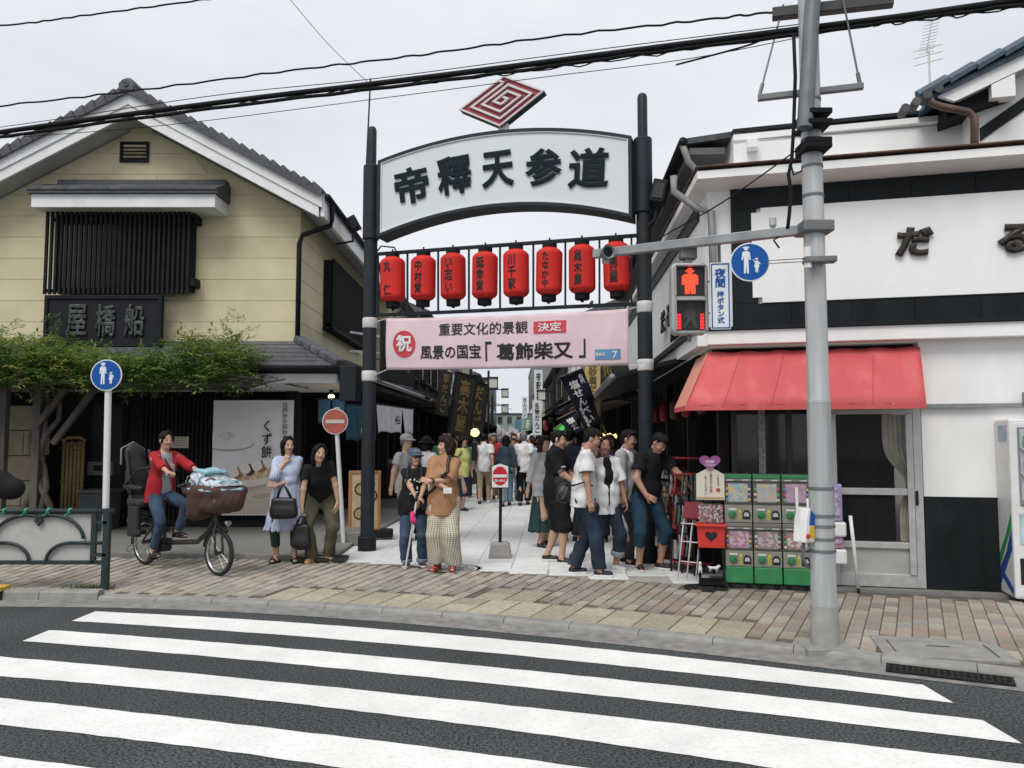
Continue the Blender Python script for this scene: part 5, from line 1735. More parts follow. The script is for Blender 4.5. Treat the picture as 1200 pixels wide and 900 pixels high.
frame_piece(fx0 - .02, fx0 + .05, zd[0], zd[6]); frame_piece(fx1 - .08, fx1, zd[0], zd[7]); frame_piece(fx0 + .05, fx1 - .08, zd[0], zd[1]); frame_piece(fx0 + .05, fx1 - .08, zd[3] - .045, zd[3] + .02); frame_piece(fx0 + .05, fx1 - .08, zd[5] - .07, zd[5] + .0); frame_piece(fx0 - .02, fx1 - .08, zd[6] - .02, zd[7] + .02)
frame_piece(fx1 - .15, fx1 - .085, zd[1], zd[6] - .02, -.045, -.032)
GLS = mat('window_glass', (.06, .065, .07), .03, 0, spec=.4, trans=0, alpha=.14)
b = MB(); b.bb(fx0 + .05, fx1 - .08, .0, .008, zd[5], zd[6] - .02); b.build('pane', GLS, dr)
b = MB(); b.bb(fx0 + .05, fx1 - .08, .0, .008, zd[3] + .02, zd[5] - .07); b.build('pane', GLS, dr)
b = MB(); b.bb(fx0 + .05, fx1 - .08, .0, .012, zd[1], zd[3] - .045); b.build('frosted_pane', mat('frosted_panel', (.36, .36, .35), .5, .1, 4), dr)
b = MB(); b.bb(fx1 - .075, fx1 - .05, -.045, -.03, zd[4] - .1, zd[4] + .05); b.build('latch', BLKM, dr)
cu = MB()
xc0, xc1 = FX(1036, 520), FX(1076, 520)
nzz, nxx = 18, 40
zt0, zbm, zbt = zd[6] - .02, FZ(568, 1060), zd[3] + .02
for a in range(nzz + 1):
 f = a / nzz
 z = zt0 + (zbt - zt0) * f
 tie = (zbm - zt0) / (zbt - zt0)
 w = 1 - .68 * math.exp(-((f - tie) / .16) ** 2) if f < tie else 1 - .45 - .23 * math.exp(-((f - tie) / .12) ** 2)
 for c in range(nxx + 1):
  g = c / nxx
  xx = xc1 - (xc1 - xc0) * w * (1 - g) - .0
  yy = .10 + .022 * math.sin(g * 42)
  cu.v.append((xx, yy, z))
for a in range(nzz):
 for c in range(nxx):
  k = a * (nxx + 1) + c
  cu.f.append((k, k + nxx + 1, k + nxx + 2, k + 1)); cu.m.append(0)
cu.build('curtain', cloth('curtain_cream', (.66, .62, .53)), dr, smooth=True)
b = MB(); b.tube([(xc1 - (xc1 - xc0) * .36, .06, zbm), (xc1 + .02, .07, zbm + .02)], .02, 6); b.build('curtain_tie', cloth('curtain_cream', None), dr)
wd = thing('shop_window', 'dark shop window with a pale cloth strip behind the capsule machines', 'window', RO, RRZ)
xw0, xw1 = FX(862, 600), FX(972, 600)
b = MB(); b.bb(xw0, xw1, .10, .108, ZS + .05, zt_ - .05); b.build('pane', mat('window_dark', (.022, .022, .022), .06, 0, spec=.45), wd)
for x in (xw0, (xw0 + xw1) / 2 + .1, xw1):
 b = MB(); b.bb(x - .03, x + .03, .06, .16, ZS + .02, zt_ - .04); b.build('mullion', mat('brown_frame', (.03, .022, .018), .5, .2, 10), wd, bevel=.004)
b = MB(); b.bb(FX(889, 520, -.05), FX(897, 520, -.05), .06, .095, FZ(556), zt_ - .05); o = b.build('cloth_strip', mat('strip_grey', (.22, .22, .21), .8, .4, 22), wd)
# ---- capsule toy machines: six in a block, each a machine of its own
MG = mat('machine_grey', (.17, .165, .15), .5, .1, 8)
MGRN = mat('machine_green', (.035, .22, .075), .45, .15, 8, dirt=.3, dcol=(.02, .12, .05), dscale=5)
MPAN = mat('mech_panel', (.24, .235, .20), .45, .1, 8)
YEL = mat('label_yellow', (.55, .50, .06), .5, .1, 9)
DISPL = mat('clear_front', (.5, .5, .5), .05, 0, spec=.5, alpha=.16)
mz = [FZ(p, 900, .25) for p in (683, 665, 613, 556)]
mx0 = FX(849, 620, .25)
mw = (FX(951, 620, .25) - mx0) / 3
PIC = [('sky blue and gold toy card', (.25, .40, .55), (.55, .45, .20)), ('peach and yellow toy card', (.60, .42, .25), (.30, .40, .45)), ('pink and violet toy card', (.55, .25, .40), (.30, .22, .35)),
  ('pale pink toy card with red band', (.60, .42, .47), (.35, .12, .22)), ('blush toy card of small figures', (.55, .42, .42), (.22, .14, .16)), ('white and orange toy card', (.62, .55, .48), (.25, .10, .06))]
CAP = [mat('capsule_%s' % n, c, .3, 0) for n, c in (('red', (.45, .05, .06)), ('blue', (.08, .20, .45)), ('yellow', (.55, .42, .08)), ('pink', (.55, .25, .35)), ('white', (.6, .6, .58)), ('green', (.1, .35, .15)))]
def capsule_machine(col, row):
 z0, z1 = (mz[1], mz[2] - .005) if row == 0 else (mz[2], mz[3])
 h = z1 - z0
 pic = PIC[col + (3 if row == 0 else 0)]
 p = RO + WALLU * (mx0 + (col + .5) * mw) + WALLN * .25
 t = thing('capsule_machine', 'capsule toy machine in the %s row showing a %s' % ('upper' if row else 'lower', pic[0]), 'toy machine', (p.x, p.y, z0), RRZ, 'capsule toy machines by the awning')
 w = mw / 2 - .006
 b = MB(); b.bb(-w, w, .02, .33, 0, h); b.build('cabinet', MG, t, bevel=.008)
 b = MB(); b.bb(-w, w, -.004, .018, .0, h * .36); b.build('mech_panel', MPAN, t, bevel=.006)
 b = MB(); b.bb(-w + .012, w - .012, .004, .021, h * .40, h * .84); b.build('display_back', mat('display_dark', (.06, .06, .065), .5, .2, 9), t)
 pm_ = mat('card_' + pic[0].split()[0] + str(col) + str(row), pic[1], .5, 0)
 n_, l_ = pm_.node_tree.nodes, pm_.node_tree.links.new
 bs = n_['Principled BSDF']
 if not bs.inputs['Base Color'].links:
  tc_ = n_.new('ShaderNodeTexCoord'); vo_ = n_.new('ShaderNodeTexVoronoi'); vo_.inputs['Scale'].default_value = 34
  hs = n_.new('ShaderNodeMixRGB'); hs.blend_type = 'MIX'; rmp = n_.new('ShaderNodeValToRGB')
  rmp.color_ramp.elements[0].position = .42; rmp.color_ramp.elements[1].position = .5
  l_(tc_.outputs['Object'], vo_.inputs['Vector']); sp_ = n_.new('ShaderNodeSeparateColor'); l_(vo_.outputs['Color'], sp_.inputs[0]); l_(sp_.outputs[0], rmp.inputs[0])
  l_(rmp.outputs[0], hs.inputs[0]); hs.inputs[1].default_value = (*pic[1], 1); hs.inputs[2].default_value = (*pic[2], 1)
  h2 = n_.new('ShaderNodeMixRGB'); h2.inputs[0].default_value = .10; l_(hs.outputs[0], h2.inputs[1]); l_(vo_.outputs['Color'], h2.inputs[2]); l_(h2.outputs[0], bs.inputs['Base Color'])
 b = MB(); b.bb(-w * .72, w * .72, -.001, .003, h * .43, h * .80); b.build('picture_card', pm_, t)
 b = MB()
 pf_ = [(-w + .012, .0), (-w + .02, -.022), (-w * .5, -.034), (w * .5, -.034), (w - .02, -.022), (w - .012, .0)]
 b.add([(x, y, h * .41) for x, y in pf_] + [(x, y, h * .83) for x, y in pf_], [(i, i + 1, 7 + i, 6 + i) for i in range(5)]); b.build('clear_cover', DISPL, t, smooth=True)
 for s_ in (-1, 1):
  for k in range(3):
   c = Vector((s_ * w * .82, -.006, h * (.47 + .11 * k)))
   b = MB(); b.lathe([(.004, -.017), (.013, -.012), (.017, 0), (.013, .012), (.004, .017)], 8, c); b.build('capsule', CAP[(k + col * 2 + (s_ > 0) + row) % 6], t, smooth=True)
 b = MB(); b.bb(-w, w, -.006, .02, h * .85, h * .905); hd = b.build('header', MG, t, bevel=.004)
 b = MB(); b.bb(-w * .8, -w * .3, -.0085, -.006, h * .865, h * .89); b.bb(w * .35, w * .8, -.0085, -.006, h * .865, h * .89); b.build('header_print', mat('print_pale', (.5, .5, .5), .5, 0), hd)
 b = MB(); b.bb(-w, w, -.006, .1, h * .91, h + .0); b.build('top_cap', MGRN if row else MG, t, bevel=.006)
 cz = h * .17
 b = MB(); b.lathe([(.04, 0), (.04, .012), (.032, .02), (.0, .022)], 18, (-w * .42, -.004, cz), Matrix.Rotation(PI / 2, 3, 'X')); d_ = b.build('dial', MGRN, t, smooth='auto')
 b = MB(); b.box((-w * .42, -.032, cz), (.014, .016, .06), Matrix.Rotation(.5, 3, 'Y')); b.build('handle', MGRN, d_, bevel=.004)
 b = MB(); b.bb(-w * .72, -w * .12, -.008, -.004, cz + .042, cz + .062); b.build('coin_plate', mat('plate_white', (.6, .62, .58), .4, 0), t)
 b = MB(); b.bb(w * .02, w * .2, -.008, -.004, cz - .055, cz + .055); ys = b.build('price_strip', YEL, t)
 lettering('200' if (col + row) % 2 else '300', ys, (w * .11, -.009, cz - .01), 0, INK, .02, .001, vert=True, fit=(.014, .07))
 b = MB(); b.prism([(w * .30, cz - .05), (w * .88, cz - .05), (w * .88, cz + .01), (w * .74, cz + .045), (w * .44, cz + .045), (w * .30, cz + .01)], -.012, -.004); ou = b.build('outlet', mat('outlet_black', (.012, .012, .012), .4, 0), t, bevel=.004)
 b = MB(); b.prism([(w * .40, cz - .02), (w * .78, cz - .02), (w * .78, cz + .0), (w * .70, cz + .02), (w * .48, cz + .02), (w * .40, cz + .0)], -.016, -.012); b.build('flap', mat('flap_clear', (.45, .45, .43), .3, 0), ou)
 return t
for row in (0, 1):
 for col in range(3): capsule_machine(col, row)
p = RO + WALLU * (mx0 + 1.5 * mw) + WALLN * .25
t = thing('machine_stand', 'green plinth stand carrying the block of capsule machines', 'stand', (p.x, p.y, ZS), RRZ)
for c in range(3):
 b = MB(); x = (c - 1) * mw; b.bb(x - mw / 2 + .006, x + mw / 2 - .006, -.012, .33, .045, mz[1] - ZS - .003); b.build('plinth', MGRN, t, bevel=.01)
 for y in (.02, .3):
  b = MB(); b.lathe([(.022, 0), (.022, .045)], 10, (x - mw * .3, y, 0)); b.build('foot', BLKM, t)
  b = MB(); b.lathe([(.022, 0), (.022, .045)], 10, (x + mw * .3, y, 0)); b.build('foot', BLKM, t)
p0 = F(978, 650, .25)
p = RO + WALLU * (p0[0] + .03) + WALLN * .25
t = thing('white_vending_stand', 'white tube stand with two lilac capsule machines half hidden behind the utility pole', 'stand', (p.x, p.y, ZS), RRZ)
LIL = mat('machine_lilac', (.30, .27, .42), .4, .1, 8)
WPL = mat('white_plastic', (.66, .66, .65), .4, .05, 8)
for z0_, z1__ in ((.58, 1.10), (.30, .57)):
 b = MB(); b.bb(-.26, .06, 0, .28, z0_ + .14, z1__); m_ = b.build('cabinet', LIL if z0_ > .5 else mat('machine_rose', (.34, .18, .27), .4, .2, 8), t, bevel=.012)
 b = MB(); b.bb(-.24, .04, -.012, 0, z0_ + .19, z1__ - .04); b.build('display', mat('display_mix', (.34, .28, .38), .2, .6, 30), m_)
 b = MB(); b.bb(-.27, .09, -.03, .28, z0_ - .02, z0_ + .13); b.build('mech_box', WPL, t, bevel=.02)
 b = MB(); b.lathe([(.03, 0), (.03, .02)], 12, (-.1, -.03, z0_ + .05), Matrix.Rotation(PI / 2, 3, 'X')); b.build('dial', WPL, t)
for x in (-.28, .13):
 b = MB(); b.tube([(x, -.02, .95 if x < 0 else .78), (x + .02, -.04, .5), (x + .05, -.06, .05)], .018, 8); l_ = b.build('leg', WPL, t, smooth=True)
 b = MB(); b.lathe([(.03, -.012), (.03, .012)], 12, (x + .05, -.06, .03), Matrix.Rotation(PI / 2, 3, 'Y')); b.build('castor', BLKM, l_)
# ---- fortune box with the red heart front
hp = F(834, 660, .28)
p = RO + WALLU * hp[0] + WALLN * .28
def HZ(py): return FZ(py, 834, .28)
t = thing('fortune_box', 'red fortune slip box with a black heart under a bowl of slips', 'fortune box', (p.x, p.y, 0), RRZ)
REDB = mat('box_red', (.55, .035, .025), .4, .08, 8)
def sz(n): return n * p.y / FPX
hw_ = sz(15)
b = MB(); b.prism([(-hw_, HZ(642)), (hw_, HZ(642)), (hw_ * 1.06, HZ(616)), (-hw_ * 1.06, HZ(616))], -.02, .26); b.build('box', REDB, t, bevel=.006)
b = MB(); b.bb(-hw_ * 1.16, hw_ * 1.16, -.05, .28, HZ(617), HZ(614)); b.build('rim', REDB, t, bevel=.005)
def heart(w, h, n=36):
 o = []
 for i in range(n):
  a = 2 * PI * i / n
  o.append((w / 2 * (16 * math.sin(a) ** 3) / 16, h / 2 * ((13 * math.cos(a) - 5 * math.cos(2 * a) - 2 * math.cos(3 * a) - math.cos(4 * a)) + 2.5) / 14.5))
 return o
b = MB(); b.prism([(x, z + (HZ(629))) for x, z in heart(sz(14), sz(12))], -.026, -.0215); b.build('heart', INK, t)
b = MB(); b.bb(-hw_ * .92, hw_ * .92, .0, .24, HZ(613), HZ(591)); b.build('slip_bowl', DISPL, t)
r = random.Random(4)
SLP = [mat('slip_%s' % n, c, .6, 0) for n, c in (('pink', (.55, .22, .28)), ('white', (.6, .58, .56)), ('rose', (.5, .08, .14)), ('ink', (.08, .07, .08)))]
b = MB()
for i in range(260):
 c = (r.uniform(-hw_ * .85, hw_ * .85), r.uniform(.01, .2), HZ(612) + r.uniform(0, HZ(592) - HZ(612) - .01))
 b.box(c, (.034, .016, .010), Euler((r.uniform(0, 3), r.uniform(0, 3), r.uniform(0, 3))).to_matrix(), r.choice((0, 0, 1, 1, 1, 2, 3)))
tag(b.build('fortune_slips', SLP, t), kind='stuff')
for x in (-hw_ * .9, hw_ * .9):
 for y in (0, .22):
  b = MB(); b.tube([(x, y, ZS + .02), (x, y, HZ(642))], .012, 8); b.build('leg', BLKM, t)
b = MB(); b.bb(-hw_, hw_, -.02, .24, ZS + .02, ZS + .05); b.build('tray', BLKM, t)
for k, (x, s_) in enumerate(((-sz(13), 1), (sz(2), 1))):
 g = Vol(); z = HZ(665)
 if k == 0: g.ell(V3(x, -.03, z), V3(.018, .012, .03)).ell(V3(x, -.035, z + .045), V3(.018, .014, .018)).cone(V3(x - .012, -.03, z - .02), V3(x - .015, -.03, z - .06), .008, .006).cone(V3(x + .012, -.03, z - .02), V3(x + .015, -.03, z - .06), .008, .006)
 else: g.cone(V3(x - .03, -.03, z), V3(x + .035, -.03, z), .014, .016).ell(V3(x + .055, -.03, z + .02), V3(.018, .012, .015)).cone(V3(x - .03, -.03, z), V3(x - .035, -.03, z - .035), .007, .006).cone(V3(x + .03, -.03, z), V3(x + .035, -.03, z - .035), .007, .006).cone(V3(x - .04, -.03, z), V3(x - .06, -.03, z + .02), .005, .004)
 g.surface('paper_dog', mat('paper_white', (.64, .64, .63), .7, 0), .005, parent=t)
t2 = thing('fortune_sign', 'cream house shaped sign with red lettering topped by a purple heart', 'sign', (p.x, p.y, 0), RRZ)
w_ = sz(16)
b = MB(); b.prism([(-w_, HZ(586)), (w_, HZ(586)), (w_, HZ(556)), (0, HZ(547)), (-w_, HZ(556))], .0, .025); b.build('panel', mat('sign_cream', (.60, .57, .47), .6, .05, 9), t2, bevel=.004)
b = MB(); b.prism([(-w_ * .94, HZ(584.5)), (w_ * .94, HZ(584.5)), (w_ * .94, HZ(582.5)), (-w_ * .94, HZ(582.5))], -.004, 0); b.build('gold_edge', mat('gold_line', (.40, .30, .12), .5, 0), t2)
lettering('あなたの恋', t2, (w_ * .05, -.003, HZ(566)), 0, mat('ink_red', None), .02, .002, vert=True, fit=(w_ * .22, HZ(555) - HZ(577)))
lettering('みくじ占い', t2, (-w_ * .32, -.003, HZ(569)), 0, INK, .01, .002, vert=True, fit=(w_ * .16, HZ(557) - HZ(580)))
lettering('一回百円', t2, (w_ * .55, -.003, HZ(563)), 0, INK, .01, .002, vert=True, fit=(w_ * .1, HZ(556) - HZ(569)))
b = MB(); b.lathe([(.022, 0), (.022, .002), (.014, .002)], 16, (w_ * .55, -.002, HZ(574)), Matrix.Rotation(PI / 2, 3, 'X')); b.build('stamp', mat('ink_red', None), t2)
b = MB(); b.bar((0, .03, HZ(590)), (0, .03, HZ(560)), .03, .02); b.build('support', BLKM, t2)
b = MB(); b.prism([(x, z + HZ(543)) for x, z in heart(sz(24), sz(18))], -.025, -.005); hh_ = b.build('heart', mat('heart_purple', (.30, .075, .26), .5, .06, 9), t2, bevel=.004)
lettering('恋愛', hh_, (0, -.028, HZ(541)), 0, mat('white_ink', None), .03, .002, fit=(sz(10), sz(3.4))); lettering('うらない', hh_, (0, -.028, HZ(545)), 0, mat('white_ink', None), .03, .002, fit=(sz(12), sz(3)))
# ---- souvenir racks at the corner
r = random.Random(9)
GOODS = [mat('goods_%s' % n, c, .5, .3, 12) for n, c in (('grey', (.22, .22, .23)), ('red', (.32, .03, .035)), ('silver', (.35, .35, .36)), ('teal', (.05, .13, .15)), ('brown', (.14, .08, .05)), ('plum', (.10, .03, .06)), ('cream', (.40, .36, .28)))]
CHN = mat('chain_bronze', (.16, .10, .065), .45, .3, 40, metal=.5)
RD = mat('rack_red', (.30, .03, .03), .5, .15, 9)
def rack(label, px, py, w, h, d, rz, rows, cols, name='souvenir_rack'):
 q = G(px, py, ZS)
 t = thing(name, label, 'souvenir rack', q, rz, 'souvenir racks at the corner shop')
 for x in (-w / 2, w / 2):
  for y in (0, d):
   b = MB(); b.tube([(x, y, 0), (x, y, h)], .012, 6); b.build('post', BLKM, t)
 for k in range(rows + 1):
  z = .12 + (h - .14) * k / rows
  b = MB(); b.bb(-w / 2, w / 2, 0, d, z - .012, z); b.build('shelf', RD if k in (rows, 0) else BLKM, t, bevel=.003)
  if k == rows: break
  hh2 = (h - .14) / rows
  for c in range(cols):
   x = -w / 2 + w * (c + .5) / cols
   g = r.random()
   m_ = r.choice(GOODS)
   if g < .6:
    b = MB(); b.box((x, .05 + r.uniform(0, .04), z + hh2 * .4), (w / cols * .78, .05, hh2 * r.uniform(.6, .82)), Matrix.Rotation(r.uniform(-.12, .12), 3, 'Z')); b.build('packet', m_, t, bevel=.004)
   else:
    b = MB(); b.tube([(x + .012 * math.sin(i), -.015, z + hh2 * (.95 - i * .14)) for i in range(6)], [.006, .016, .012, .022, .014, .018], 6); b.build('charm', m_ if g < .8 else CHN, t, smooth=True)
 return t
rack('tall souvenir rack of grey packets with a red top in the shop corner', 800, 672, .40, 1.18, .3, rad(-60), 3, 6)
rack('low souvenir rack hung with bronze key chains beside the leaning man', 786, 668, .5, .95, .3, rad(-70), 3, 8)
rack('souvenir rack of small charms deeper in the shop mouth', 776, 655, .9, 1.35, .35, rad(-80), 4, 9)
q = G(806, 680, ZS)
t = thing('wire_stand', 'white wire stand with a red leaflet pocket beside the heart box', 'display stand', q, rad(-40))
for x in (-.11, .0, .11):
 b = MB(); b.tube([(x, -.02, .03), (x + .03, .05, .55), (x + .035, .08, .66), (x + .02, .14, .68), (x + .0, .2, .62)], .009, 6); b.build('upright', WPL, t, smooth=True)
for z in (.2, .42, .62):
 b = MB(); b.tube([(-.1, .0 + z * .07, z), (.14, .0 + z * .07, z)], .007, 6); b.build('crossbar', WPL, t, smooth=True)
b = MB(); b.box((.05, .1, .76), (.24, .10, .19), Matrix.Rotation(-.3, 3, 'X')); b.build('leaflet_pocket', mat('pocket_red', (.20, .02, .03), .4, .1, 9), t, bevel=.008)
# ---- drinks vending machine at the east edge
vp = F(1190, 692, .42)
p = RO + WALLU * vp[0] + WALLN * .42
VH = FZ(491, 1180, .42)
t = thing('vending_machine', 'white drinks vending machine with green and blue side stripes standing against the wall', 'vending machine', (p.x, p.y, ZS), RRZ)
vw, vd, vh = 1.0, .42, VH - ZS
b = MB(); b.bb(0, vw, 0, vd, .03, vh); b.build('cabinet', WPL, t, bevel=.02)
b = MB(); b.bb(.03, vw - .03, -.004, .02, .05, vh - .03); b.build('door', WPL, t, bevel=.012)
b = MB(); b.bb(.07, vw - .07, -.012, -.004, .92, vh - .08); b.build('display_bezel', mat('bezel_grey', (.2, .21, .23), .4, .1, 9), t, bevel=.02)
b = MB(); b.bb(.09, vw - .09, -.0145, -.012, .94, vh - .10); b.build('display_back', mat('display_blue', (.40, .47, .52), .4, .1, 9), t)
CAN = [mat('can_%s' % n, c, .3, .1, 20, metal=.2) for n, c in (('lime', (.25, .42, .06)), ('crimson', (.42, .03, .06)), ('navy', (.04, .08, .25)), ('amber', (.5, .3, .04)), ('mint', (.35, .5, .42)), ('white', (.6, .6, .6)))]
for row in range(3):
 z = .98 + row * .25
 b = MB(); b.bb(.09, vw - .09, -.06, -.0146, z - .02, z); b.build('shelf', ALU, t)
 for c in range(9):
  b = MB(); b.lathe([(.026, 0), (.03, .01), (.03, .13), (.022, .15), (.012, .165), (.012, .18)] if (row + c) % 2 else [(.028, 0), (.031, .008), (.031, .115), (.027, .122)], 10, (.14 + c * .09, -.04, z + .001)); b.build('bottle', CAN[(c * 2 + row * 3) % 6], t, smooth='auto')
  b = MB(); b.bb(.115 + c * .09, .165 + c * .09, -.064, -.06, z - .018, z - .004); b.build('button', mat('button_blue', (.05, .2, .5), .3, 0), t)
b = MB(); b.bb(.06, vw * .5, -.012, -.004, .55, .85); b.build('advert_panel', mat('advert_mint', (.40, .55, .58), .4, .4, 9), t, bevel=.03)
g = Vol(); g.ell(V3(.16, -.02, .72), V3(.04, .012, .05)).ell(V3(.16, -.02, .62), V3(.05, .012, .03)); g.surface('advert_print', CAN[3], .008, parent=t)
b = MB(); b.bb(vw * .6, vw - .08, -.012, -.004, .5, .85); b.build('coin_panel', mat('bezel_grey', None), t, bevel=.01)
b = MB(); b.bb(.05, vw - .1, -.012, -.004, .17, .42); b.build('outlet', mat('outlet_black', (.012, .012, .012), .4, 0), t, bevel=.01)
b = MB(); b.bb(.08, vw - .13, -.018, -.012, .2, .36); b.build('flap', mat('flap_grey', (.35, .35, .36), .3, .1, 9), t, bevel=.008)
sg = mat('stripe_green', (.03, .28, .09), .4, .05, 9); sb_ = mat('stripe_blue', (.03, .08, .30), .4, .05, 9)
def side(poly, m, th=.003):
 b = MB(); b.prism(poly, -th, 0.0005, ax='x'); b.build('side_stripe', m, t)
side([(.03, .72), (.0 + .03, .85), (.2, .62), (.39, .42), (.39, .30)], sg)
side([(.03, .50), (.03, .70), (.2, .45), (.39, .28), (.39, .12)], sb_, .004)
side([(.03, .05), (.03, .12), (.39, .3), (.39, .22)], sb_, .005)
b = MB(); b.bb(-.004, -.0, .06, .30, vh - .22, vh - .06); b.build('side_sticker', mat('sticker_mix', (.25, .33, .45), .4, .4, 14), t)
for x in (.08, vw - .08):
 b = MB(); b.bb(x - .04, x + .04, .03, .1, 0, .03); b.build('foot', BLKM, t)
p_ = F(1140, 475, .1)
b = MB(); b.bb(FX(1195, 470), FX(1195, 470) + .25, -.12, -.062, FZ(473, 1195), FZ(460, 1195)); b.build('cable_duct', PIPEG, bld, bevel=.006)
a0 = P(1090, 108, 9.6)
t = thing('tv_aerial', 'thin metal television aerial on the roof of the white building', 'aerial', (a0.x, a0.y, a0.z - .6))
at = P(1088, 18, 9.6).z - a0.z + .6
b = MB(); b.tube([(0, 0, 0), (0, 0, at - .35)], .012, 6); b.build('mast', ALU, t)
b = MB(); b.tube([(-.03, 0, at - .48), (.10, .06, at)], .008, 5); boom = b.build('boom', ALU, t)
for i in range(12):
 f = i / 11
 c = Vector((-.03 + .13 * f, .06 * f, at - .48 + .48 * f))
 b = MB(); b.tube([c + Vector((-.07, .05, .0)), c + Vector((.07, -.05, .0))], .004, 4); b.build('element', ALU, boom)
for i in range(3):
 z = at - .42 - i * .09
 b = MB(); b.tube([(-.14, .1, z), (.12, -.1, z)], .005, 4); b.build('element', ALU, t)
# ---------------------------------------------------------------- the shopping street gate
GL = G(430, 645, ZS)
GR = G(759, 659, ZS)
GU = (GR - GL).normalized()
GN = Vector((GU.y, -GU.x, 0))
GRZ = math.atan2(GU.y, GU.x)
GW = (GR - GL).length
def FG(px, py, off=0.0):
 p = PLN(px, py, GL + GN * off, GN)
 return (p - GL).dot(GU), p.z - ZS
STEEL = mat('gate_steel', (.016, .024, .031), .5, .15, 8, .06, 60, spec=.25)
STEELD = mat('gate_steel_dark', (.012, .017, .022), .55, .15, 8, spec=.2)
TAPE = mat('white_tape', (.55, .55, .54), .7, .15, 14, .4, 60)
gate = thing('street_gate', 'tall dark steel gate with arched white sign board spanning the street entrance', 'gate', GL, GRZ)
def post(x, zt, z1, z2, zc, bands, nm):
 z_sl0, z_sl1 = z1, z2
 b = MB(); b.lathe([(.098, 0.0), (.098, z_sl0 + .02)], 20, (x, 0, 0)); p = b.build('post', STEEL, gate, smooth='auto')
 b = MB(); b.lathe([(.13, 0), (.13, .19), (.12, .20), (.098, .20)], 20, (x, 0, 0)); b.build('base_collar', STEELD, p, smooth='auto')
 b = MB(); b.lathe([(.10, z_sl0), (.122, z_sl0 + .015), (.122, z_sl1 - .015), (.11, z_sl1), (.07, z_sl1)], 20, (x, 0, 0)); b.build('sleeve', STEEL, p, smooth='auto')
 b = MB(); b.lathe([(.066, z_sl1 - .05), (.066, zt - .06), (.055, zt - .02), (.03, zt), (.0, zt + .004)], 16, (x, 0, 0)); b.build('finial', STEEL, p, smooth='auto')
 for z in bands:
  b = MB(); b.lathe([(.100, z - .075), (.108, z - .06), (.106, z - .01), (.110, z + .03), (.104, z + .07), (.100, z + .075)], 16, (x + .002, 0, 0)); b.build('tape_band', TAPE, p, smooth=True)
 return p
lp = post(0, FG(433, 149)[1], FG(430, 282)[1], FG(432, 195)[1], 0, (FG(430, 379)[1], FG(430, 441)[1]), 'l')
rp = post(GW, FG(757, 109)[1], FG(760, 250)[1], FG(758, 162)[1], 0, (FG(759, 360)[1], FG(759, 428)[1]), 'r')
for k, (px, y0, y1) in enumerate(((421, 430, 470),)):
 x0 = FG(400, 450)[0]; x1 = FG(419, 450)[0]
 b = MB(); b.bb(x0, x1, -.06, .12, FG(410, 470)[1], FG(410, 429)[1]); b.build('control_box', STEELD, gate, bevel=.01)
b = MB(); b.tube([(-.09, .0, FG(430, 200)[1]), (-.05, .02, FG(437, 91)[1])], .012, 6); b.build('lightning_rod', STEEL, gate)
for a, c, y0, y1 in ((437, 446, 278, 195), (738, 752, 250, 175)):
 xa_, xb2 = FG(a, 230)[0], FG(c, 230)[0]
 b = MB(); b.bb(xa_, xb2, -.06, .06, FG(a, y0)[1], FG(a, y1)[1]); b.build('bracket_plate', STEELD, gate, bevel=.006)
OFF = .17
topk = [(443, 189), (500, 168), (560, 156), (600, 151.5), (660, 151), (700, 153.5), (740, 159)]
botk = [(443, 277), (500, 259), (560, 246), (600, 241), (660, 240), (700, 246), (740, 257)]
T_ = [FG(x, y, OFF) for x, y in topk]; B_ = [FG(x, y, OFF) for x, y in botk]
ft, fb = np.polyfit([p[0] for p in T_], [p[1] for p in T_], 2), np.polyfit([p[0] for p in B_], [p[1] for p in B_], 2)
bx0, bx1 = T_[0][0], T_[-1][0]
n = 28
xs_ = np.linspace(bx0, bx1, n)
def arch_ring(d):
 xx = np.linspace(bx0 + d, bx1 - d, n)
 return [(x, float(np.polyval(fb, x)) + d) for x in xx] + [(x, float(np.polyval(ft, x)) - d) for x in xx[::-1]]
b = MB(); b.prism(arch_ring(.0), -OFF + .02, .16); board = b.build('sign_board', STEEL, gate)
def ring(o, i, y0, y1, m, nm):
 b = MB(); N = len(o)
 vs = [(p[0], y0, p[1]) for p in o] + [(p[0], y0, p[1]) for p in i] + [(p[0], y1, p[1]) for p in i] + [(p[0], y1, p[1]) for p in o]
 fs = []
 for k in range(N):
  j = (k + 1) % N
  fs += [(k, j, N + j, N + k), (N + k, N + j, 2 * N + j, 2 * N + k), (3 * N + k, 3 * N + j, j, k)]
 b.add(vs, fs); return b.build(nm, m, board)
ring(arch_ring(.0), arch_ring(.045), -OFF - .012, -OFF + .021, STEEL, 'rim')
ring(arch_ring(.045), arch_ring(.06), -OFF - .006, -OFF + .019, mat('sign_trim', (.62, .65, .66), .4, .05, 9), 'trim')
b = MB(); b.prism(arch_ring(.058), -OFF + .012, -OFF + .0195); b.build('face', mat('sign_face', (.60, .645, .655), .4, .03, 1.2, spec=.5), board)
LET = mat('sign_letters', (.008, .015, .021), .6, .05, 9, spec=.12)
for ch, px, py, w, h, a in (('帝', 482.5, 217, 44, 45, 8), ('釋', 532.5, 205, 43, 48, 5), ('天', 583.5, 198.5, 41, 45, 2), ('参', 637, 195.5, 46, 46, -1), ('道', 690, 197, 50, 50, -4)):
 x, z = FG(px, py, OFF)
 sc_ = (GL + GU * x + GN * OFF).y / FPX
 lettering(ch, board, (x, -OFF - .012, z), 0, LET, .030, .009, fit=(w * sc_, h * sc_), rot=(PI / 2, rad(-a * .9), 0), res=3)
cxy = FG(588, 119, .08)
sc_ = (GL + GU * cxy[0]).y / FPX
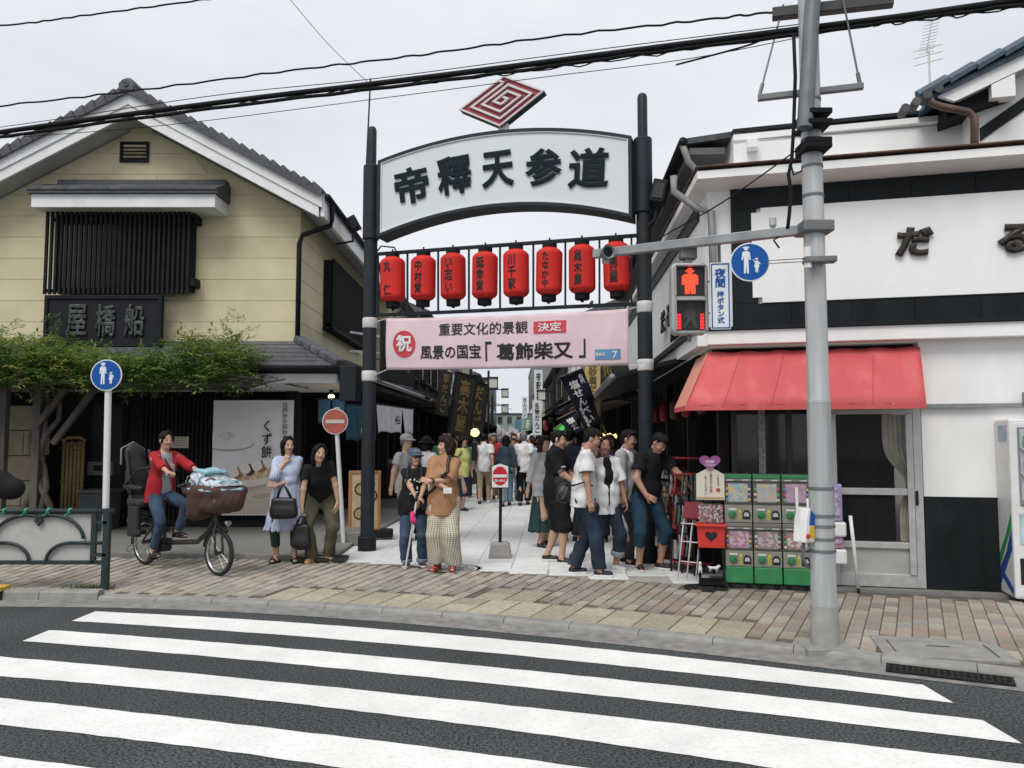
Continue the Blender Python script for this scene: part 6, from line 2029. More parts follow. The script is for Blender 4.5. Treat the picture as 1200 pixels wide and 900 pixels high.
Lp, Tp, Rp, Bp = [Vector((x - 588, 0, -(y - 119))) * sc_ * 1.0 for x, y in ((534, 123), (591.5, 88), (641, 113), (586, 150))]
em = thing('emblem_sign', 'red diamond emblem with white square spiral standing on top of the gate sign', 'emblem', GL + GU * cxy[0] + GN * .08 + Vector((0, 0, cxy[1])), GRZ)
quad = [Lp, Bp, Rp, Tp]
b = MB(); b.prism([(v.x, v.z) for v in quad], .0, .14); b.build('case', STEEL, em, bevel=.006)
EMR = mat('emblem_red', (.30, .028, .050), .45, .08, 6); EMW = mat('emblem_white', (.60, .58, .58), .5, .05, 9)
def uv(u, v):
 return Lp + (Tp - Lp) * u + (Bp - Lp) * v + (Rp - Tp - Bp + Lp) * (u * v)
def uquad(u0, u1, v0, v1): return [(p.x, p.z) for p in (uv(u0, v0), uv(u0, v1), uv(u1, v1), uv(u1, v0))]
b = MB(); b.prism(uquad(.03, .97, .03, .97), -.006, .0005); b.build('face', EMR, em)
t_ = .035
for a in ((0, 1, 0, t_), (0, 1, 1 - t_, 1), (0, t_, t_, 1 - t_), (1 - t_, 1, t_, 1 - t_)):
 b = MB(); b.prism(uquad(*a), -.03, .0); b.build('rim', EMW, em)
w_ = .045
path = [(.86, .02), (.86, .14), (.14, .14), (.14, .86), (.86, .86), (.86, .27), (.27, .27), (.27, .74), (.74, .74), (.74, .40), (.40, .40), (.40, .60), (.58, .60), (.58, .50), (.40, .50)]
path = [(.0 + .86, .0), (.86, .15), (.15, .15), (.15, .85), (.85, .85), (.85, .28), (.28, .28), (.28, .72), (.72, .72), (.72, .41), (.42, .41), (.42, .59), (.57, .59), (.57, .50)]
b = MB()
for (u0, v0), (u1, v1) in zip(path[:-1], path[1:]):
 h_ = w_ / 2
 b.prism(uquad(min(u0, u1) - h_, max(u0, u1) + h_, min(v0, v1) - h_, max(v0, v1) + h_), -.026 - .0004 * len(b.f), -.005)
b.build('spiral', EMW, em)
b = MB(); b.bb(Bp.x - .04, Bp.x + .10, .03, .11, Bp.z - .18, Bp.z + .06); b.build('foot', EMW, em)
fr_ = thing('lantern_rack', 'black steel rail rack with uprights hung with red lanterns below the gate sign', 'rack', GL, GRZ)
fr_['category'] = 'rack'
def rail(a, c, r):
 pa, pc = FG(*a), FG(*c)
 b = MB(); b.bar((pa[0], 0, pa[1]), (pc[0], 0, pc[1]), r, r); b.build('rail', STEELD, fr_)
rail((439, 298), (747, 276), .045)
rail((440, 369.5), (747, 356), .045)
ups = [477.5, 513.5, 549.5, 586, 625, 662.5, 702.5, 740]
def top_y(px): return 298 + (px - 439) * (276 - 298) / (747 - 439)
def bot_y(px): return 369.5 + (px - 440) * (356 - 369.5) / (747 - 440)
for px in [443] + ups:
 a, c = FG(px, top_y(px)), FG(px, bot_y(px))
 b = MB(); b.bar((a[0], 0, a[1] - .02), (c[0], 0, c[1] + .02), .024, .024); b.build('upright', STEELD, fr_)
for px in (462, 690):
 a = FG(px, bot_y(px))
 b = MB(); b.bar((a[0], .0, a[1] - .02), (a[0], .25, a[1] + .1), .03, .03); b.build('stay', STEELD, fr_)
b = MB(); b.tube([(FG(440, 297)[0], 0, FG(440, 297)[1]), (FG(446, 288)[0], .02, FG(446, 288)[1]), (FG(462, 290)[0], .0, FG(462, 290)[1]), (FG(466, 298)[0], .0, FG(466, 298)[1])], .012, 6); b.build('conduit', STEELD, fr_)
LRED = mat('lantern_red', (.58, .034, .028), .65, .08, 3, .1, 60, spec=.15, rnd=.10)
LANT = [(461, 306.5, 358.5, '丸仁', 7), (496, 305.3, 356.8, '中村堂', 6), (531.5, 302.5, 356, 'い志い', 3), (568, 301, 355, '延命堂', 3), (605, 298, 353.3, '川千家', 2), (643, 296, 350.7, 'たなかや', 0), (682, 292.8, 348.8, '高木屋', -1), (723, 289.6, 346.7, '佛屋', -2)]
LLAB = ['red paper lantern with two widely spaced characters, next to the west gate post', 'red paper lantern second from the west post, three bold characters', 'red paper lantern with two round kana around one character, third from the west post',
  'red paper lantern fourth from the west post, lettered with a slanting first character', 'red paper lantern whose top character is three plain strokes', 'red paper lantern with four small kana in a column', 'red paper lantern just west of the loudspeaker', 'red paper lantern partly hidden by the loudspeaker and arm']
for i, (px, y0, y1, s_, dx) in enumerate(LANT):
 x, zt2 = FG(px, y0, .0); _, zb2 = FG(px, y1, .0)
 h = zt2 - zb2
 t = thing('paper_lantern', LLAB[i], 'lantern', GL + GU * x + Vector((0, 0, zb2 + ZS)), GRZ + rad((i * 37) % 11 - 5) * .4, 'red lanterns hung on the gate')
 t.rotation_euler.y = rad(((i * 53) % 7 - 3) * .35)
 R_ = .182
 prof = []
 nr = 22
 for k in range(nr * 2 + 1):
  f = k / (nr * 2)
  e = min(f, 1 - f)
  rr = R_ * (1 - .42 * max(0, 1 - e / .13) ** 2.2)
  prof.append((rr * (1.0 if k % 2 == 0 else .958), h * f))
 b = MB(); b.lathe(prof, 32); b.build('paper_body', LRED, t, smooth=True)
 for z0_, z1__, nm in ((-.085, .005, 'lower_rim'), (h - .005, h + .075, 'upper_rim')):
  b = MB(); b.lathe([(.092, z0_), (.10, z0_ + .01), (.10, z1__ - .01), (.092, z1__)], 24); b.build(nm, BLK, t, smooth='auto')
 b = MB(); b.tube([(0, 0, h + .07), (0, 0, FG(px, top_y(px))[1] - zb2)], .012, 6); b.build('hanger', STEELD, t)
 b = MB(); b.tube([(0, 0, -.08), (0, 0, FG(px, bot_y(px))[1] - zb2)], .022, 6); b.build('lower_hanger', STEELD, t)
 me, d = text_mesh(s_ if s_ != '丸仁' else '丸　仁', .03, 2, True)
 me = me.copy()
 nch = len(s_)
 hh = {2: .78, 3: .74, 4: .76}[nch] * h
 if s_ == '佛屋': hh = .56 * h
 wv = .115 if nch < 4 else .10
 co = np.empty(len(me.vertices) * 3); me.vertices.foreach_get('co', co); co = co.reshape(-1, 3)
 u = co[:, 0] * wv / d[0]; z = co[:, 1] * hh / d[1] + h * (.5 if s_ != '佛屋' else .42); th = co[:, 2] * .004 / max(d[2], 1e-4)
 an_ = u / R_ + rad(-1 - i * .9)
 rr = R_ + .002 + th
 me.vertices.foreach_set('co', np.stack([rr * np.sin(an_), -rr * np.cos(an_), z], 1).ravel())
 me.materials.append(INK); me.update()
 link('lettering', me, t)
def banner_pt(px, py, bulge=0): x, z = FG(px, py, .02); return Vector((x, -.02 - bulge, z))
TLb, TRb, BLb, BRb = [banner_pt(*p) for p in ((453, 373.5), (736.5, 362), (453, 433.5), (737, 428))]
bn = thing('cloth_banner', 'pink cloth banner with two lines of black lettering and a red seal', 'banner', GL, GRZ)
def bpt(u, v):
 p = TLb.lerp(TRb, u).lerp(BLb.lerp(BRb, u), v)
 p.z -= .02 * math.sin(PI * u) * (1 - .3 * v)
 w = .012 * math.sin(u * 19 + v * 2) * math.sin(PI * min(1, v * .8 + .15)) + .018 * math.exp(-((u - .02 - v * .10) / .03) ** 2) * (1 - v) + .018 * math.exp(-((u - .98 + v * .10) / .03) ** 2) * (1 - v)
 p.y -= w + .02 * math.sin(PI * v)
 return p
g = MB(); nx, nz_ = 90, 16
for a in range(nz_ + 1):
 for c in range(nx + 1): g.v.append(tuple(bpt(c / nx, a / nz_)))
for a in range(nz_):
 for c in range(nx):
  k = a * (nx + 1) + c; g.f.append((k, k + nx + 1, k + nx + 2, k + 1)); g.m.append(0)
o = g.build('cloth', cloth('banner_pink', (.66, .52, .56), .7, var=.03), bn, smooth=True)
o.modifiers.new('t', 'SOLIDIFY').thickness = .003
bxx = lambda px: (px - 453) / (736.5 - 453)
def byy(px, py): t_ = 373.5 + (362 - 373.5) * bxx(px); c_ = 433.5 + (428 - 433.5) * bxx(px); return (py - t_) / (c_ - t_)
def on_banner(s_, px, py, w, h, m, bold=.02, off=.006, nm='lettering', poly=None):
 u0, v0 = bxx(px), byy(px, py)
 du, dv = w / 283.5, h / (60 if px < 600 else 64)
 if poly is None:
  me, d = text_mesh(s_, bold, 2); me = me.copy()
 else:
  b = MB();
  b.v = [(x, y, z) for z in (.0, 1.0) for x, y in poly]; N = len(poly)
  b.f = [tuple(reversed(range(N))), tuple(range(N, 2 * N))] + [(i, (i + 1) % N, N + (i + 1) % N, N + i) for i in range(N)]; b.m = [0] * len(b.f)
  me = b.mesh(nm); d = (1, 1, 1); me.materials.clear()
 for v in me.vertices:
  uu, vv, ww = v.co.x / d[0], v.co.y / d[1], v.co.z / d[2]
  p = bpt(u0 + uu * du, v0 - vv * dv)
  p.y -= off + ww * .002
  v.co = p
 me.materials.append(m); me.update()
 return link(nm, me, bn)
on_banner('重要文化的景観', 572, 383.5, 106, 14.5, INK, .012)
SEAL = mat('seal_red', (.52, .045, .06), .6, .06, 6)
on_banner('', 650, 382, 37, 14.5, SEAL, nm='red_panel', poly=[(-.5 + i / 12, -.5) for i in range(13)] + [(.5 - i / 12, .5) for i in range(13)])
WCL = mat('white_ink', None)
on_banner('決定', 650, 382, 27, 11, WCL, .02, .012)
on_banner('', 476.5, 403, 27.5, 31, SEAL, nm='red_seal', poly=disc_pts(.5, 32))
on_banner('祝', 476.5, 402.5, 19, 20, WCL, .03, .012)
on_banner('風景の国宝', 533, 411.5, 74, 16.5, INK, .02)
on_banner('「', 579, 410.5, 7.5, 22, INK, .012)
on_banner('葛飾柴又', 632, 410, 88, 20.5, INK, .03)
on_banner('」', 686, 407.5, 7.5, 22, INK, .012)
on_banner('', 714, 415, 28, 11.5, mat('badge_blue', (.10, .25, .42), .6, .1, 9), nm='badge', poly=[(-.5, -.5), (.5, -.5), (.5, .5), (-.5, .5)])
on_banner('葛飾区', 706, 415, 11, 4.2, WCL, .02, .012)
on_banner('7', 722, 415.5, 5.5, 8, WCL, .03, .012)
for a, c in (((438, 379), TLb), ((438, 441), BLb), ((752, 360), TRb), ((752, 428), BRb)):
 p = FG(*a)
 b = MB(); b.tube([(p[0], -.05, p[1]), tuple(c)], .006, 5); b.build('cord', TAPE, bn)
for k, (px, py) in enumerate(((774, 234),)):
 x, z = FG(px, py)
 t = thing('floodlight', 'black floodlight pair clamped to the east gate post', 'floodlight', GL + GU * x + GN * .12 + Vector((0, 0, z + ZS)), GRZ)
 b = MB(); b.box((0, 0, .0), (.19, .24, .30), Matrix.Rotation(.25, 3, 'Y')); b.build('housing', BLKM, t, bevel=.015)
 b = MB(); b.box((.0, -.125, .0), (.13, .012, .2), Matrix.Rotation(.25, 3, 'Y')); b.build('glass', GLASSD, t)
 b = MB(); b.bar((-.02, 0, -.12), (-.08, 0, -.38), .05, .03); b.bar((-.08, .0, -.36), (-.16, 0, -.42), .05, .03); b.build('bracket', BLKM, t)
# ---------------------------------------------------------------- utility pole, signal, plates and wires
PB = G(967, 756, ZS)
PY = PB.y
def PX(px, py, Y=PY): p = P(px, py, Y); return p
GALV = mat('galvanised', (.42, .435, .44), .42, .18, 3, .08, 40, metal=.25, dirt=.4, dcol=(.22, .225, .23), dscale=2.2, stretch=(6, 6, .35))  # upright tone streaks paint the pole's highlights into the steel colour
GALVD = mat('galvanised_dark', (.15, .16, .165), .5, .2, 6, .08, 40, metal=.4)
CABLE = mat('cable_black', (.008, .009, .010), .7, .1, 20, spec=.15)
pole = thing('utility_pole', 'grey galvanised utility pole standing at the kerb with signal arm and cross bars', 'utility pole', (PB.x, PB.y, ZS))
hz = lambda py: P(950, py, PY).z - ZS
b = MB(); b.lathe([(.105, -.1), (.105, .02), (.102, .30)], 24); b.build('lower_sleeve', mat('pole_base_paint', (.30, .30, .285), .7, .15, 9, .2, 60, dirt=.5, dcol=(.2, .19, .17), dscale=6), pole, smooth='auto')
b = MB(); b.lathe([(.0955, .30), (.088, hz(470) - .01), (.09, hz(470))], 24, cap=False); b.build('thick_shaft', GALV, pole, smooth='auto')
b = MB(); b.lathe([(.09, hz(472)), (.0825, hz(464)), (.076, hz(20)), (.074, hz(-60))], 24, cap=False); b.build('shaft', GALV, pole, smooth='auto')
zt = hz(-60)
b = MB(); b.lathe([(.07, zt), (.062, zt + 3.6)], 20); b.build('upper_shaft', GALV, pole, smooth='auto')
for py in (572, 604, 616, 631, 645, 308, 267, 165, 196, 230, 118):
 z = hz(py); r_ = .0765 + (hz(165) - z) * .0032 if py < 470 else .0885 + (hz(470) - z) * .004
 b = MB(); b.lathe([(r_ + .001, z - .012), (r_ + .006, z - .01), (r_ + .006, z + .01), (r_ + .001, z + .012)], 24, cap=False); b.build('strap', GALVD, pole, smooth='auto')
a0, a1 = P(943, 150, PY - .13) - pole.location, P(955, -40, PY - .15) - pole.location
b = MB(); b.tube([a0, a1], .06, 16); b.build('conduit_pipe', mat('conduit_grey', (.16, .175, .185), .45, .15, 9, metal=.3), pole, smooth='auto')
for py in (140, 152, 172, 178):
 z = hz(py); b = MB(); b.bb(-.10, .10, -.19 + .02 * (py > 160), .10, z - .022, z + .022); b.build('clamp', CABLE, pole, bevel=.008)
def arm(p0, p1, Y0, Y1, w, m, nm='cross_arm'):
 a, c = P(*p0, Y0) - pole.location, P(*p1, Y1) - pole.location
 b = MB(); b.bar(a, c, w, w); return b.build(nm, m, pole, bevel=.006)
c1 = arm((888, 115), (1012, 101), PY + .14, PY - .10, .05, GALVD)
c2 = arm((905, 17), (1047, 1), PY + .16, PY - .12, .085, mat('arm_dark', (.03, .033, .036), .5, .2, 9))
for k in range(10):
 pass
for p0, p1, Y in (((890, 112), (918, 5), PY + .13), ((1008, 100), (986, -10), PY - .10)):
 a, c = P(*p0, Y) - pole.location, P(*p1, Y) - pole.location
 b = MB(); b.tube([a, c], .008, 6); b.build('stay', GALVD, pole)
 b = MB(); b.tube([a, a + (c - a) * .13], .016, 6); b.build('turnbuckle', GALVD, pole)
pts = [P(*p, PY - .12) - pole.location for p in ((930, 40), (932, 90), (930, 150), (928, 185), (924, 205), (927, 225), (925, 250), (923, 268))]
b = MB(); b.tube(pts, .014, 6); b.build('down_cable', CABLE, pole, smooth=True)
pts = [P(*p, PY - .12) - pole.location for p in ((930, 165), (926, 190), (930, 205), (940, 200))]
b = MB(); b.tube(pts, .008, 6); b.build('down_cable', CABLE, pole, smooth=True)
b = MB(); b.bb(-.19, .19, -.17, .17, -.05, .012); b.build('foot', CONC, pole, bevel=.01)
AE = P(712, 298, 7.1)
AS = P(972, 268, PY - .0)
sg_arm = thing('signal_arm', 'grey square steel arm reaching from the utility pole towards the lanterns', 'signal arm', (PB.x, PB.y, AS.z))
d_ = (AE - AS); d_.z = 0
b = MB(); b.bar(Vector((0, 0, 0)) - d_.normalized() * .12, d_ + Vector((0, 0, AE.z - AS.z)), .07, .075); b.build('beam', mat('galvanised_arm', (.26, .275, .285), .45, .2, 5, .08, 40, metal=.3), sg_arm, bevel=.006)
b = MB(); b.bb(-.12, .12, -.12, .12, -.045, .045); b.build('pole_clamp', GALVD, sg_arm, bevel=.012)
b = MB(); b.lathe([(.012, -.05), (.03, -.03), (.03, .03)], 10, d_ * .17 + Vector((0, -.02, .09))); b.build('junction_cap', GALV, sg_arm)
b = MB(); b.tube([d_ * .14 + Vector((0, -.02, -.03)), d_ * .17 + Vector((0, -.03, -.06)), d_ * .15 + Vector((0, -.04, -.13))], .008, 5); b.build('cable_tail', CABLE, sg_arm)
SP = P(711, 296, 6.93)
t = thing('loudspeaker', 'small grey horn loudspeaker on the end of the signal arm', 'loudspeaker', SP)
Mx = Matrix.Rotation(PI / 2, 3, 'X') @ Matrix.Rotation(.35, 3, 'Y')
b = MB(); b.lathe([(.02, -.10), (.03, -.06), (.05, -.02), (.062, .03), (.062, .04), (.05, .036), (.02, .0), (.0, .0)], 20, M=Mx, cap=False); b.build('horn', GALVD, t, smooth='auto')
b = MB(); b.lathe([(.048, .030), (.0, .026)], 18, M=Mx, cap=False); b.build('throat', CABLE, t)
b = MB(); b.bb(-.03, .03, .04, .12, -.07, -.03); b.build('bracket', GALV, t)
SGp = P(808, 392, 6.75)
szs = 6.75 / FPX
t = thing('pedestrian_signal', 'grey pedestrian signal showing a red standing figure above red time bars', 'traffic light', SGp, rad(-3))
SGREY = mat('signal_grey', (.36, .375, .38), .45, .08, 6, metal=.2)
w, h = 43 * szs, 84 * szs
b = MB(); b.prism([(-w / 2 + .03, 0), (w / 2 - .03, 0), (w / 2, .03), (w / 2, h - .03), (w / 2 - .03, h), (-w / 2 + .03, h), (-w / 2, h - .03), (-w / 2, .03)], -.06, .09); b.build('housing', SGREY, t, bevel=.012)
LENS = mat('signal_lens_dark', (.018, .016, .016), .35, .2, 30)
LED = mat('signal_red_led', (.5, .03, .01), .4, 0, emit=(1, .05, .02), es=1.0)
LEDB = mat('signal_red_bar', (.5, .02, .03), .4, 0, emit=(1, .02, .02), es=.75)
for k, z0_ in enumerate((.045 * h, .53 * h)):
 z1__ = z0_ + .41 * h
 b = MB(); b.prism([(-w * .39, z0_ + .01), (-w * .37, z0_), (w * .37, z0_), (w * .39, z0_ + .01), (w * .39, z1__ - .02), (w * .36, z1__), (-w * .36, z1__), (-w * .39, z1__ - .02)], -.064, -.0595); ln = b.build('lens', LENS, t)
 ho = MB()
 for (x0, x1, za, zb2, yy) in ((-w * .41, -w * .39, z0_, z1__, -.11), (w * .39, w * .41, z0_, z1__, -.11), (-w * .39, w * .39, z1__, z1__ + .008, -.13)): ho.bb(x0, x1, yy, -.06, za, zb2)
 ho.build('hood', SGREY, t)
zc = .53 * h
fig = MB()
def dots(zc, m, nm, walking=False):
 b = MB()
 b.lathe([(w * .085, 0), (w * .085, .004)], 14, (0, -.067, zc + .345 * h), Matrix.Rotation(PI / 2, 3, 'X'))
 b.bb(-w * .12, w * .12, -.070, -.066, zc + .335 * h, zc + .352 * h)
 if not walking:
  b.prism([(-w * .15, zc + .30 * h), (w * .15, zc + .30 * h), (w * .22, zc + .27 * h), (w * .22, zc + .15 * h), (w * .16, zc + .15 * h), (w * .14, zc + .23 * h), (w * .14, zc + .02 * h), (w * .02, zc + .02 * h), (0, zc + .15 * h), (-w * .02, zc + .02 * h), (-w * .14, zc + .02 * h), (-w * .14, zc + .23 * h), (-w * .16, zc + .15 * h), (-w * .22, zc + .15 * h), (-w * .22, zc + .27 * h)], -.071, -.0665)
 else:
  b.prism([(-w * .10, zc + .30 * h), (w * .10, zc + .30 * h), (w * .20, zc + .18 * h), (w * .10, zc + .20 * h), (w * .20, zc + .03 * h), (w * .10, zc + .03 * h), (0, zc + .14 * h), (-w * .14, zc + .03 * h), (-w * .22, zc + .03 * h), (-w * .08, zc + .17 * h), (-w * .20, zc + .17 * h)], -.071, -.0665)
 return b.build(nm, m, t)
dots(.535 * h, LED, 'red_figure')
dots(.05 * h, mat('led_off', (.045, .045, .04), .5, .2, 60), 'dark_walking_figure', True)
for s_ in (-1, 1):
 b = MB()
 for k in range(5): b.bb(s_ * w * .31 - w * .05, s_ * w * .31 + w * .05, -.069, -.065, .06 * h + k * .045 * h, .06 * h + k * .045 * h + .035 * h)
 b.build('time_bar', LEDB, t)
b = MB(); b.bb(-.035, .035, -.02, .05, h, h + .05); b.bb(-.07, .07, -.04, .07, h + .045, h + .15); b.build('hanger', GALVD, t, bevel=.008)
for s_ in (-1, 1):
 for z in (.3, .75): b = MB(); b.lathe([(.008, 0), (.01, .012)], 8, (s_ * (w / 2 + .006), 0, h * z), Matrix.Rotation(PI / 2, 3, 'Y')); b.build('hinge', GALVD, t)
b = MB(); b.tube([(.0, .02, .0), (.0, .02, -.06)], .018, 8); b.build('drain_pipe', GALVD, t)
PT = P(845, 386, 6.62); sz2 = 6.62 / FPX
t = thing('push_button_plate', 'narrow white plate with blue lettering for the night push button', 'sign', PT, rad(-8))
w, h = 23 * sz2, 80 * sz2
SBLUE = mat('sign_blue', (.004, .075, .31), .45, .04, 9, spec=.25); SWHITE = mat('sign_white', (.66, .70, .72), .4, .04, 9)
b = MB(); b.bb(-w / 2, w / 2, 0, .012, 0, h); b.build('panel', SWHITE, t, bevel=.003)
for a in ((-w * .46, w * .46, .008, .018), (-w * .46, w * .46, h - .018, h - .008), (-w * .46, -w * .40, .018, h - .018), (w * .40, w * .46, .018, h - .018)):
 b = MB(); b.bb(a[0], a[1], -.002, .0, a[2], a[3]); b.build('border', SBLUE, t)
lettering('夜間', t, (0, -.003, h * .77), 0, SBLUE, .03, .003, vert=True, fit=(w * .58, h * .29))
lettering('押ボタン式', t, (0, -.003, h * .33), 0, SBLUE, .022, .003, vert=True, fit=(w * .36, h * .48))
b = MB(); b.bb(-.01, .01, .012, .05, h * .2, h * .9); b.build('rear_rail', GALVD, t)
AY = AS + (AE - AS) * ((972 - 845) / (972 - 703)); PTl = AY - PT
b = MB(); b.tube([(.0, .04, h * .9), (.0, .04, h + .22)], .015, 6); b.build('hanger', GALVD, t)
def ped_sign(root, c, r, y=-.004):
 Mr = Matrix.Rotation(PI / 2, 3, 'X')
 b = MB(); b.lathe([(r, -.008), (r, .0), (r * .94, .001), (r * .94, -.002)], 40, c, Mr); o = b.build('disc', SWHITE, root)
 b = MB(); b.lathe([(r * .935, -.002), (r * .935, .0025), (0, .0025)], 40, c, Mr, cap=False); b.build('blue_field', SBLUE, root)
 def fig(ox, oz, s, child):
  P_ = [(-.11, .50), (.11, .50), (.19, .42), (.22, .05), (.155, .05), (.12, .30), (.11, -.02), (.12, -.62), (.03, -.62), (0, -.05), (-.03, -.62), (-.12, -.62), (-.11, -.02), (-.12, .30), (-.155, .05), (-.22, .05), (-.19, .42)]
  if child: P_ = [(-.12, .48), (.12, .48), (.2, .40), (.34, .18), (.28, .12), (.14, .26), (.24, -.1), (.13, -.12), (.12, -.6), (.03, -.6), (0, -.14), (-.03, -.6), (-.12, -.6), (-.13, -.12), (-.24, -.1), (-.14, .26), (-.3, .62), (-.36, .58)]
  b = MB()
  b.prism([(c[0] + ox + x * s, c[2] + oz + z * s) for x, z in P_], c[1] - .0075, c[1] - .0028)
  b.lathe([(s * .105, 0), (s * .105, .005)], 14, (c[0] + ox, c[1] - .0026, c[2] + oz + s * .64), Mr)
  b.bb(c[0] + ox - s * .16, c[0] + ox + s * .16, c[1] - .0084, c[1] - .0028, c[2] + oz + s * .66, c[2] + oz + s * .72)
  b.build('child_figure' if child else 'adult_figure', SWHITE, root)
 fig(-r * .2, r * .04, r * 1.02, False)
 fig(r * .32, -r * .22, r * .56, True)
SC1 = P(879, 307, 6.2)
t = thing('pedestrian_sign', 'blue round sign with white adult and child fixed to the utility pole', 'sign', SC1, rad(-6))
ped_sign(t, (0, 0, 0), 23.3 * 6.2 / FPX)
pc = P(962, 309, PY - .05) - SC1
for z in (.012, -.012):
 b = MB(); b.tube([(.05, .02, z), (pc.x - .08, pc.y - .02, z)], .008, 6); b.build('arm', GALV, t)
b = MB(); b.lathe([(.028, -.07), (.028, .09)], 12, (pc.x - .12, pc.y - .03, .0)); b.build('arm_cap', SWHITE, t)
b = MB(); b.bb(pc.x - .15, pc.x + .09, pc.y - .07, pc.y + .03, -.03, .015); b.build('clamp', GALVD, t, bevel=.006)
BB = P(941, 618, PY - .04); s3 = PY / FPX
t = thing('push_button_box', 'white push button box with blue and yellow print on the utility pole', 'button box', BB, rad(28))
b = MB(); b.prism([(-.05, -.11), (.06, -.11), (.06, .10), (.02, .15), (-.0, .15), (-.03, .06)], -.06, .06); b.build('case', WPL, t, bevel=.012)
b = MB(); b.prism([(.0, .02), (.055, .02), (.055, .10), (.02, .135)], -.0635, -.0605); b.build('blue_print', SBLUE, t)
b = MB(); b.prism([(-.0, -.06), (.055, -.09), (.055, .012), (.005, .012)], -.0635, -.0605); b.build('yellow_print', mat('print_yellow', (.55, .38, .03), .5, 0), t)
b = MB(); b.lathe([(.018, 0), (.018, .012), (.012, .016)], 14, (-.02, -.06, -.06), Matrix.Rotation(PI / 2, 3, 'X')); b.build('button', mat('button_red', (.45, .03, .03), .4, 0), t)
b = MB(); b.tube([(-.0, .0, -.11), (.0, .01, -.22), (.05, .02, -.30), (.10, .03, -.31)], .012, 8); b.build('cable', GALVD, t, smooth=True)
b = MB(); b.bb(-.07, -.055, -.02, .02, .35, .37);
for k, (a, c) in enumerate((((931, 571), (932, 601)),)):
 pa, pc = P(*a, PY - .04) - BB, P(*c, PY - .04) - BB
 b = MB(); b.bar(pa, pc, .014, .014); b.build('side_plate', WPL, t)
# ---- overhead wires, strung along the road
def wire(label, pts, r, n=30, twist=0, name='overhead_cable', wob=0.0, group=None):
 """pts: (px, py, Y)"""
 q = [P(*p) for p in pts]
 out = []
 for i in range(n + 1):
  f = i / n * (len(q) - 1)
  k = min(int(f), len(q) - 2); t = f - k
  p0, p1, p2, p3 = q[max(k - 1, 0)], q[k], q[k + 1], q[min(k + 2, len(q) - 1)]
  v = .5 * ((2 * p1) + (p2 - p0) * t + (2 * p0 - 5 * p1 + 4 * p2 - p3) * t * t + (3 * p1 - p0 - 3 * p2 + p3) * t ** 3)
  if wob: v = v + Vector((0, wob * math.sin(i * 1.9), wob * math.sin(i * 1.3 + 1)))
  out.append(v)
 b = MB(); b.tube(out, r, 6)
 o = b.build(name, CABLE, None, smooth=True)
 return tag(o, label, 'cable', group)
YL, YR = 8.8, 5.3
def yy(px): return 6.27 + (940 - px) / 940 * 2.2 if px < 940 else 6.27 - (px - 940) / 260 * .55
def W_(label, pp, r, **k): return wire(label, [(x, y, yy(x)) for x, y in pp], r, **k)
W_('thickest black cable of the bundle crossing above the emblem', [(-260, 196), (0, 155), (250, 121), (440, 98), (600, 78), (760, 57), (940, 34), (1060, 19), (1200, -1), (1420, -34)], .026, n=60)
W_('second black cable twisted just under the thickest cable', [(-260, 203), (0, 161), (250, 127), (440, 104), (600, 84), (760, 62), (940, 40), (1060, 23), (1200, 5), (1420, -28)], .017, n=90, wob=.004)
W_('thin black lashing wire wound below the cable bundle', [(-260, 200), (0, 158), (250, 125.5), (440, 103), (600, 86), (760, 65), (940, 37), (1060, 26), (1200, 8), (1420, -26)], .006, n=160, wob=.012)
W_('twin black drop wire hanging above the bundle from the pole bracket', [(-260, 150), (0, 124), (160, 106), (330, 84), (480, 66), (640, 44), (800, 26), (906, 14)], .009, n=120, wob=.006)
W_('short black wire at the upper corner over the cake shop', [(-200, 42), (0, 30), (100, 18), (243, -1), (330, -14)], .009, n=80, wob=.004)
W_('slack black wire ending beside the pole below the bundle', [(792, 76), (830, 66), (880, 52), (906, 40), (935, 36)], .008)
W_('fine grey wire under the bundle over the gable', [(-200, 170), (0, 149), (250, 112), (440, 92), (700, 58), (940, 28)], .004)
W_('fine wire sagging lowest across the gable roof', [(-200, 172), (0, 162), (200, 146), (440, 116), (640, 90), (800, 70), (936, 44)], .0035)
wire('thin slanting wire coming down behind the lightning rod', [(338, -3, 11), (385, 52, 11.3), (436, 101, 11.6)], .004, n=10)
wire('thin stay wire from the pole to the loudspeaker end of the arm', [(939, 172, 6.2), (850, 235, 6.6), (780, 275, 6.9), (738, 300, 7.05)], .006, n=20)
# ---------------------------------------------------------------- signs, railing and cargo bicycle on the pavement
WPOST = mat('white_post', (.62, .63, .63), .5, .06, 5, dirt=.35, dcol=(.35, .34, .32), dscale=5)
sp = G(122, 690, ZS)
t = thing('pedestrian_sign', 'blue round sign with white adult and child on a white post by the railing', 'sign', sp)
ht = P(127, 440, sp.y).z - ZS
lean = (P(127, 440, sp.y).x - sp.x)
b = MB(); b.tube([(0, 0, 0), (lean, 0, ht + .12)], .034, 14); b.build('post', WPOST, t, smooth='auto')
ped_sign(t, (lean, -.045, ht), 18.3 * sp.y / FPX)
b = MB(); b.bb(lean - .04, lean + .04, -.045, .0, ht - .03, ht + .03); b.build('clamp', GALVD, t)
RGRN = mat('railing_green', (.016, .030, .030), .5, .2, 8, .15, 60, dirt=.5, dcol=(.03, .035, .03), dscale=6)
RPAN = mat('railing_panel', (.42, .42, .40), .7, .12, 4, .2, 60, dirt=.6, dcol=(.12, .125, .11), dscale=4)
ra = G(124, 691, ZS)
rl = G(-260, 691, ZS)
sR = ra.y / FPX
t = thing('guard_railing', 'dark green guard railing with curved ornament over stained pale panels', 'railing', (ra.x, ra.y, ZS), math.atan2(-(rl.y - ra.y), -(rl.x - ra.x)))
def RZ(py): return P(60, py, ra.y).z - ZS
W0 = -(rl - ra).length
zt_, zb_ = RZ(599), RZ(659)
